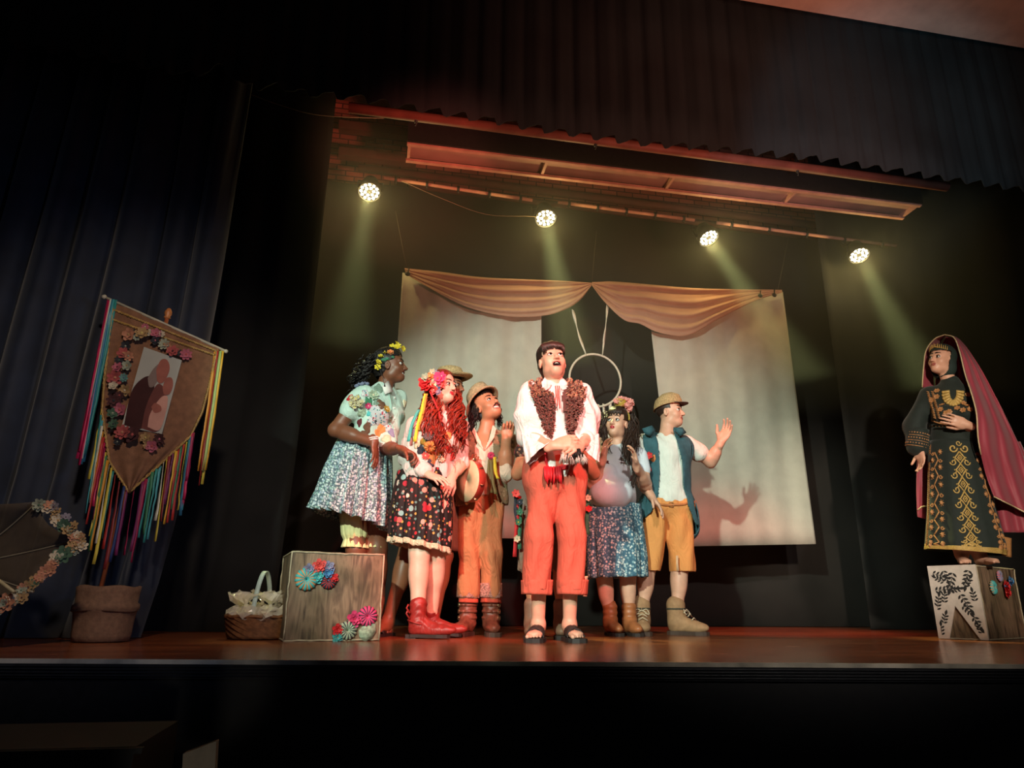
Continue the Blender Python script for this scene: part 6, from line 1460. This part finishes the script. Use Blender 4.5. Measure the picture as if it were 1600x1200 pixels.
# ------------------------------------------------------------------ pouting woman with the padded belly
def woman_belly():
    Y0 = 4.9; P = pxg(Y0); base = np.array((at(971, 985, Y0)[0], Y0, 0.))
    r = root('person', base, 'pouting woman with wavy brown hair, rounded belly, pale top and blue floral skirt, hands raised', 'person'); L = base; toC, rt = frame_at(base); fr = vn(toC-rt*.12)
    hd = Head(P(964, 662, -.02), -20, 6, 6, .95, True)
    pel, chest, neck, sL, sR = P(960, 790), P(962, 728), P(964, 700), P(933, 714, .02), P(1000, 712, .02)
    eL, wL_ = P(926, 757, -.05), P(942, 718, -.24); eR, wR = P(1009, 757, -.04), P(994, 728, -.24)
    S = SDF(); torso(S, pel, chest, neck, sL, sR, fr, 0, .95, .01); S.cap(neck-Z*.02, hd.w(0, -.02, -.05), .048, .045, k=.025); hd.add(S, 'pout')
    arm(S, sL, eL, wL_, .002, 1.0); arm(S, sR, eR, wR, .002, 1.0)
    a1, a2 = np.array((at(954, 985, Y0)[0], Y0, .10)), np.array((at(984, 985, Y0)[0], Y0, .10))
    leg(S, P(945, 830), P(944, 900, -.0), a1, 0, .98); leg(S, P(984, 830), P(981, 900, .0), a2, 0, .98); d1 = vn(toC+rt*.35)
    for a in (a1, a2): S.cap(a, a+d1*.10-Z*.05, .034, .025, k=.02)
    hand(S, wL_, P(946, 697, -.26)-wL_, vn(rt*.6+toC*.3), -1, .35, .16, .95, .7); hand(S, wR, P(991, 708, -.27)-wR, vn(-rt*.7+toC*.2), 1, .35, .16, .95, .7)
    buildS(S, 'body', .005, None, r, L, mi=lambda C: hd.mats(C, 'pout'), mats=[SK['fair'], LIP, MDARK]); hd.features(S, r, L, (-.3, .4), HAIRBR, 'pout', skinm=SK['fair'], liner=HAIRB, browtilt=.3)
    W = SDF(); torso(W, P(958, 780), chest, neck-Z*.03, P(938, 716, .02), P(992, 714, .02), fr, .018, .95, .008)
    W.cap(sL, sL+(eL-sL)*.55, .058, .056, k=.03); W.cap(sR, sR+(eR-sR)*.5, .058, .056, k=.03)
    W.ell(P(956, 772, -.10), (.155, .135, .115), np.stack([rt, -toC, Z], 0), .07); W.disp = folds(.0035, (45, 20, 10), 20, .5); W.dispamp = .008
    lim = P(956, 802, -.15)[2]
    buildS(W, 'top', .0075, mat('pale_blue_white_top', hx('dde2ea'), .8, .03, 8, wr=.35), r, L)
    SKB = dots('blue_floral_skirt', '3f6a80', ['cfdede', '8fb4bc', 'dadcd4', '5f8a9a', 'b6cccc'], 62, .48)
    loft('skirt', [(P(920, 790, .0), P(998, 790, .02), .95), (P(916, 830, 0), P(1004, 832, .02), .9), (P(916, 870, 0), P(1009, 870, .02), .9), (P(917, 903, 0), P(1010, 902, .02), .9)], SKB, r, L, 26, 120, 11, (.01, .05), 0, .004, jag=.003)
    HBR = HAIRM
    Hs = SDF(); haircap(Hs, hd, (.083, .103, .093)); buildS(Hs, 'hair', .007, HAIRBR, r, L, keep=lambda C: (lambda l: ((l[:, 1] < .0) & (l[:, 2] > -.07)) | ((l[:, 2] > .058) & (l[:, 1] < .09)) | ((l[:, 1] < .04) & (l[:, 2] > .02)))(hd.local(C)))
    b = MB()
    for i, (pts, n, R_) in enumerate([([(948, 650, .02), (943, 668, .0), (944, 688, -.03), (950, 706, -.08)], 60, .035), ([(946, 655, .03), (941, 675, .02), (946, 700, -.05)], 40, .03), ([(980, 648, .0), (987, 668, -.02), (988, 690, -.06), (986, 712, -.10)], 80, .045), ([(976, 655, .0), (982, 680, -.05), (978, 700, -.10), (982, 725, -.16)], 60, .04),
                                     ([(984, 660, .03), (991, 685, .02), (992, 705, .0)], 50, .04), ([(985, 715, -.14), (992, 735, -.16), (988, 765, -.17)], 26, .02)]):
        lock(b, [P(*q) for q in pts], R_, n, .010, 2.5, .0038, 18, 0, i+20)
    for k in range(34):
        x = -.055+.11*k/33; b.tube([hd.w(x*.6, .04, .128), hd.w(x, .086-abs(x)*.4, .085), hd.w(x*1.05, .094-abs(x)*.5, .050+.012*sin(k))], [.005, .004, .0015], 4)
    strands(b, hd, Hs, 130, 50, 110, 4, .0045)
    b.build('wavy_locks', HAIRBR, r, L)
    GOLDH = mat('gold_headband', hx('b89a3e'), .4, .15)
    b = MB(); b.tube([hd.w(.092*cos(t), -.012, .04+.092*sin(t)) for t in np.linspace(-.1, pi+.1, 20)], .006, 6); b.build('headband', GOLDH, r, L)
    b = MB(); c = hd.w(.01, -.0, .135); b.lathe(c, [(.035, 0), (.045, .02), (.05, .05), (.046, .055), (.03, .02), (.02, .0)], 18, hd.R.T[:, [0, 1, 2]]); b.build('small_gold_cap', GOLDH, r, L)
    for k, (x, y) in enumerate([(963, 629), (970, 625), (977, 626), (984, 629), (987, 634), (980, 634), (972, 632), (984, 640)]):
        b = MB(); p = P(x, y, -.04-.01*(k % 2)); b.flower(p, vn(toC+Z*.4+RNG.normal(0, .3, 3)), .030, 7, 0, 0, .6, k); b.flower(p+toC*.01, toC+Z*.3, .020, 6, 0, 0, .8, k); b.build('pink_flower', [mat('rose_pink_cloth', hx('e49a90'), .8, .06)], r, L)
    # bits of trimming at her sleeves and shoulder
    for k, (x, y, q, m1, m2) in enumerate([(935, 690, 7, CRM, MUSTF), (940, 702, 6, CRM, MUSTF), (947, 724, 5, DRED, LILAC), (986, 732, 6, DRED, ORF), (988, 748, 5, DRED, DKF), (930, 698, 5, MUSTF, CRM), (1014, 712, 6, REDF, CORAL)]):
        b = MB(); p = P(x, y, -.12 if k != 6 else -.02); b.flower(p, toC, q/225, 6, 0, 1, .5, k); b.build('trim_flower', [m1, m2], r, L)
    for a in (a1, a2):
        B = SDF(); bootfoot(B, a, d1, .93, .115, .050); B.disp = lambda Pp: .0022*np.sin(Pp[:, 2]*160)*(Pp[:, 2] > .10); B.dispamp = .004; bo = buildS(B, 'boot', .007, BOOTAN2, r, L); sole(bo, (0, 0, 0), a, d1, SOLED, 0, .020, .97, 1.05).data.transform(Matrix.Translation(-Vector(L)))
woman_belly()

# ------------------------------------------------------------------ man in cap and orange shorts
def man_shorts():
    Y0 = 5.0; P = pxg(Y0); base = np.array((at(1040, 985, Y0)[0], Y0, 0.))
    r = root('person', base, 'man in a straw-coloured cap, teal vest and orange shorts waving his hand to the right', 'person'); L = base; toC, rt = frame_at(base); fr = vn(toC+rt*.12)
    hd = Head(P(1047, 645, -.0), 72, 2, 0, 1.0)
    pel, chest, neck, sL, sR = P(1042, 788), P(1042, 715), P(1042, 680), P(1005, 692), P(1074, 694, .02)
    eR, wR = P(1110, 722, .04), P(1127, 690, -.06); eL, wL_ = P(1003, 752, .02), P(1018, 776, -.15)
    S = SDF(); torso(S, pel, chest, neck, sL, sR, fr, 0, 1.0); S.cap(neck-Z*.02, hd.w(0, -.02, -.05), .060, .054, k=.03); hd.add(S, 'shut')
    arm(S, sL, eL, wL_, .002, 1.05); arm(S, sR, eR, wR, .002, 1.08)
    a1, a2 = np.array((at(1003, 985, Y0+.0)[0], Y0, .11)), np.array((at(1058, 985, Y0)[0], Y0, .11))
    leg(S, P(1020, 820), P(1012, 885, -.02), a1, 0, 1.08); leg(S, P(1063, 820), P(1063, 885, .0), a2, 0, 1.10); d1, d2 = vn(toC+rt*.1), vn(rt*.93+toC*.35)
    for a, d in ((a1, d1), (a2, d2)): S.cap(a, a+d*.12-Z*.05, .036, .027, k=.02)
    hand(S, wR, P(1138, 668, -.08)-wR, vn(-rt*.5+toC*.8), -1, .35, .07, 1.08, .4); hand(S, wL_, P(1034, 796, -.20)-wL_, vn(-Z*.5-rt*.6), -1, .25, .07, 1.05, .5)
    buildS(S, 'body', .005, None, r, L, mi=lambda C: hd.mats(C, 'shut'), mats=[SK['fair'], LIPN, MDARK]); hd.features(S, r, L, (0, 0), HAIRBR, 'shut', skinm=SK['fair'])
    W = SDF(); torso(W, P(1044, 780), chest, neck-Z*.03, sL, sR, fr, .018, 1.0); W.cap(sL, sL+(eL-sL)*.6, .066, .064, k=.03); W.cap(sR, sR+(eR-sR)*.52, .066, .072, k=.03); W.disp = folds(.004, (40, 20, 25), 24, .7, 5); W.dispamp = .008
    lim = P(1044, 786)[2]
    buildS(W, 'tshirt', .0075, mat('white_tshirt', hx('e6eae0'), .85, .03, wr=.5), r, L, keep=lambda C: C[:, 2] > lim)
    V = SDF(); torso(V, P(1042, 790), chest, neck-Z*.02, sL+rt*.01, sR-rt*.01, fr, .032, 1.02); V.cap(P(1025, 800), P(1062, 800), .125, k=.06, n=fr, sq=.85); V.cap(P(1022, 815), P(1068, 820), .115, k=.05, n=fr, sq=.8); V.disp = folds(.004, (40, 20, 3), 8, .3); V.dispamp = .008
    pl, pr = [(998, 666), (1022, 670), (1029, 700), (1031, 740), (1029, 772), (1018, 800), (1004, 812), (990, 812), (994, 700)], [(1050, 668), (1066, 668), (1080, 690), (1078, 740), (1084, 790), (1092, 822), (1086, 818), (1076, 792), (1068, 760), (1066, 720), (1058, 690)]
    def kv(C):
        px = pxof(C); q = (C-chest) @ fr; la = np.abs((C-chest) @ rt)
        return np.where(q > .02, inpoly(px, pl) | inpoly(px, pr), (C[:, 2] < neck[2]+.02) & (la < .21))
    VT = mat('teal_denim_vest', hx('35606a'), .8, .12, 30, wr=.35)
    buildS(V, 'vest', .008, VT, r, L, keep=kv, solid=.007)
    for pts in ([(1003, 670), (1018, 665), (1024, 672), (1016, 682), (1008, 678)], [(1052, 668), (1066, 668), (1072, 676), (1062, 682)]):
        b = MB(); Q = [P(x, y, -.12) for x, y in pts]; n = len(Q); b.add(Q+[sum(Q)/n-np.array((0, .02, 0))], [(i, (i+1) % n, n) for i in range(n)]); b.build('lapel', VT, r, L, solid=.008)
    for px_, py_, q in ((1014, 676, 3.5), (1061, 676, 3.5)):
        patch(V, r, L, px_, py_, q, SAGE, 'flower', m2=CRM, lift=.03)
    for k, (x, y, q, m1, m2) in enumerate([(1010, 716, 6, REDF, CRM), (1016, 712, 6, GRNF, ORF), (1020, 716, 6, ORF, SAGE), (1012, 726, 6, REDF, CORAL), (1015, 735, 5, REDF, DRED), (1008, 708, 5, DKF, SAGE)]): patch(V, r, L, x, y, q, m1, 'flower' if k % 2 else 'disc', m2, lift=.008)
    ORG = mat('orange_shorts', hx('e89a56'), .85, .05, 10, wr=.5)
    T = SDF(); T.cap(P(1024, 790), P(1060, 790), .128, k=.05, n=fr, sq=.85)
    T.cap(P(1022, 815), P(1015, 888, -.02), .100, .083, k=.03); T.cap(P(1061, 815), P(1066, 888, .0), .102, .094, k=.03); T.disp = folds(.005, (50, 20, 3), 14, .5, 4); T.dispamp = .01
    lo_ = P(1040, 892)[2]; hi_ = P(1040, 783)[2]
    buildS(T, 'shorts', .008, ORG, r, L, keep=lambda C: (C[:, 2] > lo_) & (C[:, 2] < hi_+.01))
    for x in (1066,): 
        b = MB(); b.ribbon([P(x-8, 868, -.11), P(x-8, 880, -.115), P(x-7, 892, -.115)], rt*.008); b.build('hem_tab', mat('pale_tab', hx('e8b890'), .8, .05), r, L, solid=.004)
    b = MB(); T2 = SDF(); T2.p = T.p; Q = T.settle(np.array([P(1022+t*52, 786+3*sin(t*3), -.13) for t in np.linspace(0, 1, 14)]), .004); b.tube(Q, .009, 6); b.build('belt', mat('orange_belt', hx('c97f4c'), .5, .1), r, L)
    b = MB(); c = Q[7]; b.tube([c+rt*.015+Z*.015, c-rt*.015+Z*.015, c-rt*.015-Z*.015, c+rt*.015-Z*.015, c+rt*.015+Z*.015], .003, 5); b.build('buckle', METAL, r, L)
    Hs = SDF(); haircap(Hs, hd, (.081, .102, .090)); buildS(Hs, 'hair', .007, HAIRBR, r, L, keep=lambda C: (lambda l: ((l[:, 1] < .0) & (l[:, 2] > -.045)) | (l[:, 2] > .062) | ((l[:, 1] < .03) & (l[:, 2] > .02)))(hd.local(C)))
    b = MB(); G = []
    for q, h, e in ((.001, .148, 0), (.05, .143, 0), (.085, .115, 0), (.098, .075, 0), (.1, .050, 0), (.104, .040, 0), (.098, .040, 0)):
        G.append([hd.w(q*cos(t), q*1.12*sin(t)-.012, h+.16*(q*1.12*sin(t))+.004) for t in np.linspace(0, 2*pi, 37)[:-1]])
    b.grid(G, 0, True)
    G = []
    for u in np.linspace(-1, 1, 11):
        G.append([hd.w(.086*u*(1-.15*v), .085*sqrt(1-.7*u*u)+.065*v*(1-u*u*.7), .062-.006*v) for v in np.linspace(0, 1, 5)])
    b.build('cap', STRAW, r, L)
    b = MB(); b.grid(G); b.build('cap_peak', mat('dark_brown_peak', hx('4a3026'), .6, .1), r, L, solid=.006)
    for a, d in ((a1, d1), (a2, d2)):
        B = SDF(); bootfoot(B, a, d, 1.12, .10, .055); bo = buildS(B, 'boot', .007, BOOTTAN, r, L); sole(bo, (0, 0, 0), a, d, SOLEB, 0, .026, 1.16, 1.08).data.transform(Matrix.Translation(-Vector(L)))
        g = np.array((a[0], a[1], .175)); l = np.array((-d[1], d[0], 0)); q = MB(); q.tube([g+.058*(cos(t)*d+sin(t)*l) for t in np.linspace(0, 2*pi, 17)], .011, 6); q.build('padded_collar', mat('dark_olive_padding', hx('4a4234'), .9, .1), bo, (0, 0, 0)).data.transform(Matrix.Translation(-Vector(L)))
        laces(bo, (0, 0, 0), a, d, LACE, 1.1)
        for c_ in bo.children:
            if c_.name.startswith('lace'): c_.data.transform(Matrix.Translation(-Vector(L)))
man_shorts()

# ------------------------------------------------------------------ veiled woman on the right-hand box
def woman_veil():
    zt = hR+.006; base = (ga+gb)/2+u2*.17+u1*.06; Y0 = base[1]; base = np.array((base[0], base[1], zt)); P = pxplane(base)
    r = root('person', base, 'woman standing on the leaf-print box in a black gold-embroidered dress and red veil', 'person'); L = base; toC, rt = frame_at(base); fr = vn(toC-rt*.10)
    hd = Head(P(1471, 563, -.02), -34, 8, 8, .92, True)
    pel, chest, neck, sL, sR = P(1492, 720), P(1490, 640), P(1486, 600), P(1450, 618, .0), P(1517, 620, .04)
    eL, wL_ = P(1428, 668, .0), P(1438, 704, -.04); eR, wR = P(1520, 680, .03), P(1512, 664, -.16)
    S = SDF(); torso(S, pel, chest, neck, sL, sR, fr, 0, .9, .01); S.cap(neck-Z*.02, hd.w(0, -.02, -.05), .048, .045, k=.025); hd.add(S, 'shut')
    arm(S, sL, eL, wL_, 0, .95); arm(S, sR, eR, wR, 0, .95)
    a1, a2 = P(1503, 870, .03), P(1531, 870, .03); a1[2] = a2[2] = zt+.075
    leg(S, P(1492, 790), P(1500, 840), a1, 0, .9); leg(S, P(1520, 790), P(1526, 840), a2, 0, .9)
    barefoot(S, a1, vn(toC+rt*.1), .92, zt+.004); barefoot(S, a2, vn(toC*.8+rt*.5), .92, zt+.004)
    hand(S, wL_, P(1442, 733, -.06)-wL_, -rt*.4-toC*-.3, 1, .3, .05, .95, .3); hand(S, wR, P(1492, 657, -.20)-wR, -toC, 1, .25, .05, 1.0, .2)
    buildS(S, 'body', .005, None, r, L, mi=lambda C: hd.mats(C, 'shut'), mats=[SK['fair'], LIPN, MDARK]); hd.features(S, r, L, (-.2, .1), HAIRB, 'shut', skinm=SK['fair'], liner=HAIRB)
    BKD = mat('black_green_velvet', hx('16221d'), .8, .15, 30, sheen=.15)
    W = SDF(); torso(W, P(1492, 720), chest, neck+Z*.005, sL, sR, fr, .020, .95, .012); W.disp = folds(.003); W.dispamp = .006
    W.cap(sL, eL, .062, .070, k=.03); W.cap(eL, P(1434, 697, -.02), .070, .074, k=.03); W.cap(sR, eR, .055, .054, k=.03); W.cap(eR, eR+(wR-eR)*.5, .054, .054, k=.03)
    lim = P(1492, 722)[2]
    buildS(W, 'bodice', .0075, BKD, r, L)
    # sleeve end band
    o, G = loft('sleeve_end', [(P(1419, 668, -.02), P(1452, 672, -.02), .9), (P(1414, 696, -.03), P(1450, 701, -.03), .9)], BKD, r, L, 8, 48, 6, (.01, .03), 0, .004)
    rings = [(P(1452, 690, .0), P(1529, 690, .0), .72), (P(1449, 740, 0), P(1540, 740, .0), .72), (P(1447, 800, 0), P(1557, 800, .0), .75), (P(1443, 850, 0), P(1574, 850, .0), .8), (P(1442, 858, 0), P(1575, 868, .0), .8)]
    o, GS = loft('dress_skirt', rings, BKD, r, L, 40, 120, 7, (.005, .035), 2.2, .004)
    GOLD = mat('gold_thread', hx('c9a75e'), .5, .15, 150, metal=.1); GOLD2 = mat('copper_thread', hx('b98250'), .55, .15, 150)
    def surf(u, v, off=.004):
        """front of the skirt: u 0..1 left to right, v 0..1 down"""
        q = pi+u*pi; j = q/(2*pi)*GS.shape[1]; i = v*(GS.shape[0]-1); i0 = min(int(i), GS.shape[0]-2); j0 = int(j) % GS.shape[1]; j1 = (j0+1) % GS.shape[1]; fi, fj = i-i0, j-int(j)
        p = (GS[i0, j0]*(1-fi)+GS[i0+1, j0]*fi)*(1-fj)+(GS[i0, j1]*(1-fi)+GS[i0+1, j1]*fi)*fj
        c = GS[i0].mean(0); return p+vn((p-c)*(1, 1, 0))*off
    # find which half faces the camera
    if (surf(.5, .5)-GS.mean((0, 1))) @ toC < 0:
        s0 = surf
        def surf(u, v, off=.004): 
            q = pi-u*pi; j = q/(2*pi)*GS.shape[1]; i = v*(GS.shape[0]-1); i0 = min(int(i), GS.shape[0]-2); j0 = int(j) % GS.shape[1]; j1 = (j0+1) % GS.shape[1]; fi, fj = i-i0, j-int(j)
            p = (GS[i0, j0]*(1-fi)+GS[i0+1, j0]*fi)*(1-fj)+(GS[i0, j1]*(1-fi)+GS[i0+1, j1]*fi)*fj; c = GS[i0].mean(0); return p+vn((p-c)*(1, 1, 0))*off
    TOT = sum(np.linalg.norm(surf(.5, (i+1)/20)-surf(.5, i/20)) for i in range(20))
    wd = lambda v: np.linalg.norm(surf(.55, v)-surf(.45, v))/.1
    def S2(uc, vc, dx, dy): return surf(uc+dx/wd(vc), min(.999, max(0, vc+dy/TOT)))
    def stroke(b, pts, w_=.004): b.tube(pts, w_, 5)
    def spiral(b, uc, vc, R_, sg, w_=.0042, a0=0): stroke(b, [S2(uc, vc, sg*R_*(1-.75*t)*cos(a0+t*7), R_*(1-.75*t)*sin(a0+t*7)) for t in np.linspace(0, 1, 16)], w_)
    b = MB(); nd = 8
    cu = lambda v: .56+.0*v
    for k in range(nd):
        vc = .10+.76*(k+.5)/nd; h = .76*TOT/nd*.5
        for q, w_ in ((1., .0055), (.45, .004)): stroke(b, [S2(cu(vc), vc, x*.030*q, y*h*q) for x, y in ((0, -1), (.5, -.45), (1, 0), (.5, .45), (0, 1), (-.5, .45), (-1, 0), (-.5, -.45), (0, -1))], w_)
        b.ell(S2(cu(vc), vc, 0, 0), .006, None, 6, 4)
        for sg in (-1, 1):
            spiral(b, cu(vc)+sg*.040/wd(vc), vc+h*.75/TOT, .020, sg, .0045); b.ell(S2(cu(vc), vc, sg*.036, 0), .006, None, 6, 4)
            stroke(b, [S2(cu(vc), vc, sg*.028, h*.2), S2(cu(vc), vc, sg*.034, h*.55)], .004)
    for sg in (-1, 1): spiral(b, cu(.07)+sg*.035/wd(.07), .075, .026, -sg, .006)
    spiral(b, cu(.03), .035, .018, 1)
    b.build('central_embroidery', GOLD, r, L)['kind'] = 'stuff'
    for uc0, sg, mt_ in ((.27, 1, GOLD2), (.86, -1, GOLD2)):
        b = MB(); n = 13
        zig = [(uc0+(.028 if k % 2 else -.028), .10+.77*k/n) for k in range(n+1)]
        for (ua, va), (ub, vb) in zip(zig[:-1], zig[1:]): stroke(b, [surf(ua+(ub-ua)*t, va+(vb-va)*t) for t in np.linspace(0, 1, 4)], .0045)
        for k, (ua, va) in enumerate(zig):
            s_ = 1 if k % 2 else -1; u_ = ua-s_*.085 if True else ua
            c = surf(u_, va, .002); b.ell(c, (.015, .008, .015), None, 10, 6)
            for m_ in range(7): t = 2*pi*m_/7; b.ell(S2(u_, va, .015*cos(t), .015*sin(t)), .0035, None, 5, 3)
            spiral(b, ua+s_*.03, va+.008, .013, s_, .0035)
        b.build('side_embroidery', mt_, r, L)['kind'] = 'stuff'
    b = MB()
    for k in range(64): v = .04+.86*k/64; stroke(b, [S2(.10, v, -.008, 0), S2(.10, v, .008, .010)], .0028)
    for k in range(64): v = .04+.86*k/64; stroke(b, [S2(.14, v, -.006, .004), S2(.14, v, .006, -.004)], .0024)
    b.build('edge_stitching', GOLD2, r, L)['kind'] = 'stuff'
    b = MB()
    for v in (.885, .905, .925, .945, .965, .990): stroke(b, [surf(u, v) for u in np.linspace(0, 1, 50)], .0032)
    for v in (.895, .915, .935, .955, .978):
        for k in range(70): b.ell(surf((k+.5)/70, v, .003), (.0045, .003, .0045), None, 5, 3)
    for v0 in np.linspace(.80, .88, 5):
        for k in range(8): b.ell(surf(.005+k*.012, v0+.02*(1-k/8), .003), (.004, .003, .006), None, 5, 3)
    b.build('hem_band', GOLD, r, L)['kind'] = 'stuff'
    # bodice embroidery
    def onb(px_, py_):
        p, n = W.hit(px_, py_); return p, n
    b = MB(); cx, cy = 1489, 622
    for k in range(13):
        t = -pi*.05+pi*1.1*k/12; R1, R2 = 8, 15
        x, y = cx+R2*cos(t), cy-6+R2*1.15*sin(t)*1.0
        p, n = onb(x, y); q, _ = onb(cx+5*cos(t), cy-8+12*sin(t)); pts = W.settle(np.array([q+(p-q)*s for s in np.linspace(0, 1, 4)]), .004); b.tube(pts, .011, 6); b.ell(pts[-1], .012, None, 7, 5)
    b.build('collar_embroidery', GOLD, r, L)
    b = MB(); rg = np.random.default_rng(9)
    for (x, y) in [(1464, 611), (1464, 620), (1472, 633), (1483, 643), (1496, 638), (1505, 630), (1511, 634), (1515, 640), (1505, 641), (1478, 645), (1489, 651), (1470, 640), (1512, 617), (1456, 625)]:
        p, n = onb(x, y); b.flower(p+n*.002, n, .019, 6, 0, 0, .25, x)
    for k in range(16):
        t = k/15; x, y = 1448+3*t, 612+40*t; 
        for dx in (0, 7): 
            p, n = onb(x+dx+t*8, y); q, _ = onb(x+dx+t*8+4, y+1.5); b.tube([p+n*.003, q+n*.003], .004, 5)
    for k in range(24):
        t = k/23; x, y = 1456+50*t, 655+6*sin(t*pi)*1.0+2; p, n = onb(x, y); b.ell(p, (.007, .006, .007), None, 6, 4)
    for k in range(12): p, n = onb(1452+k*5.2, 666); b.ell(p, .005, None, 5, 4)
    b.build('bodice_embroidery', GOLD2, r, L)['kind'] = 'stuff'
    b = MB()
    for k in range(6):
        row = G[-1-k]
        if k % 2 == 0: b.tube(np.vstack([row, row[:1]])*1.0+0, .003, 5)
        else:
            for j in range(0, len(row), 2): b.ell(row[j], (.006, .006, .006), None, 5, 4)
    b.tube([G[3][30]+0, G[3][34], G[2][36]], .003); b.build('sleeve_band', GOLD2, r, L)['kind'] = 'stuff'
    # hood and tiara
    Hs = SDF(); haircap(Hs, hd, (.094, .106, .098), (0, -.014, .040)); Hs.ell(hd.w(0, -.03, -.06), (.088, .07, .085), hd.R, .03)
    buildS(Hs, 'under_scarf', .007, mat('dark_green_scarf', hx('1f302b'), .8, .1), r, L, keep=lambda C: (lambda l: ((l[:, 1] < .012) & (l[:, 2] > -.14)) | ((l[:, 2] > .058)))(hd.local(C)))
    b = MB()
    for k in range(15):
        t = -1.1+2.2*k/14; c = hd.w(.082*sin(t), .088*cos(t), .088-.02*abs(t)); b.ell(c, .006, None, 6, 4); b.tube([c, hd.w(.088*sin(t), .094*cos(t), .112-.02*abs(t)+.006*(k % 2))], [.004, .0015], 5)
    b.build('tiara', GOLD, r, L)
    # veil: from the crown falling behind and out to the right
    VEIL = mat('crimson_veil', hx('a03a4a'), .6, .08, 4, sheen=.2); TRIM = mat('cream_piping', hx('d9c49a'), .6, .1)
    def veil(name, A, Bc, nv=30, nu=34, fold=.02, nf_=5, ph=0):
        A = np.array(A, float); Bc = np.array(Bc, float); G = []
        for u in np.linspace(0, 1, nu):
            a, c = A, Bc; row = []
            for v in np.linspace(0, 1, nv):
                pa, pb = interp_curve(A, v), interp_curve(Bc, v); q = pa*(1-u)+pb*u
                row.append(P(q[0], q[1], q[2]+fold*sin(u*nf_*6.28+ph+v*1.5)*min(1, v*2.5)))
            G.append(row)
        b = MB(); b.grid(G); o = b.build(name, VEIL, r, L, solid=.004); return np.array(G)
    Ae = bez([(1476, 523, .0), (1491, 528, -.02), (1500, 552, -.02), (1508, 585, -.06), (1519, 618, -.20), (1526, 648, -.25), (1529, 690, -.22), (1540, 740, -.12), (1553, 776, -.12)], 41)
    Be = bez([(1476, 523, .06), (1500, 531, .16), (1530, 572, .2), (1556, 620, .22), (1578, 665, .24), (1594, 700, .26), (1606, 735, .27), (1622, 775, .28), (1640, 820, .28)], 41)
    Gv = veil('veil', Ae, Be, 60, 40, .026, 2.6)
    Ae2 = bez([(1530, 690, .06), (1545, 740, .06), (1556, 790, .08), (1566, 832, .1)], 13); Be2 = bez([(1594, 690, .3), (1615, 740, .3), (1635, 790, .3), (1650, 832, .3)], 13)
    veil('veil_under_layer', Ae2, Be2, 30, 24, .022, 3, 1)
    Ah = bez([(1476, 523, .0), (1460, 530, .0), (1447, 548, .0), (1443, 575, .02), (1441, 605, .05)], 21); Bh = bez([(1478, 524, .14), (1470, 534, .17), (1460, 560, .18), (1458, 590, .18), (1460, 612, .16)], 21)
    veil('veil_left_side', Ah, Bh, 30, 14, .006, 1)
    veil('veil_left_fall', bez([(1433, 712, .08), (1432, 760, .08), (1433, 800, .08), (1434, 808, .08)], 10), bez([(1460, 712, .16), (1462, 760, .16), (1464, 800, .16), (1466, 815, .16)], 10), 20, 14, .012, 2)
    veil('veil_back', bez([(1478, 526, .14), (1465, 560, .18), (1460, 640, .18), (1458, 720, .18), (1460, 760, .18)], 25), bez([(1490, 528, .14), (1530, 580, .2), (1560, 650, .24), (1580, 720, .26), (1590, 760, .28)], 25), 30, 30, .02, 5)
    b = MB(); b.tube([P(*q) for q in Ae[:33]], .0045, 5); b.tube([P(*q) for q in Ah], .0045, 5)
    b.tube([P(1434, 797, .07), P(1440, 792, .07), P(1452, 790, .08)], .005, 5); b.tube([p+toC*.006 for p in Gv[:, -1]], .005, 5); b.build('veil_piping', TRIM, r, L)
    # slit panel corner at the hem, right
    b = MB(); G2 = [[P(1566+14*u, 838+30*v+3*u, -.02+.05*u) for u in np.linspace(0, 1, 6)] for v in np.linspace(0, 1, 8)]; b.grid(G2); b.build('hem_corner', GOLD2, r, L, solid=.006)
woman_veil()
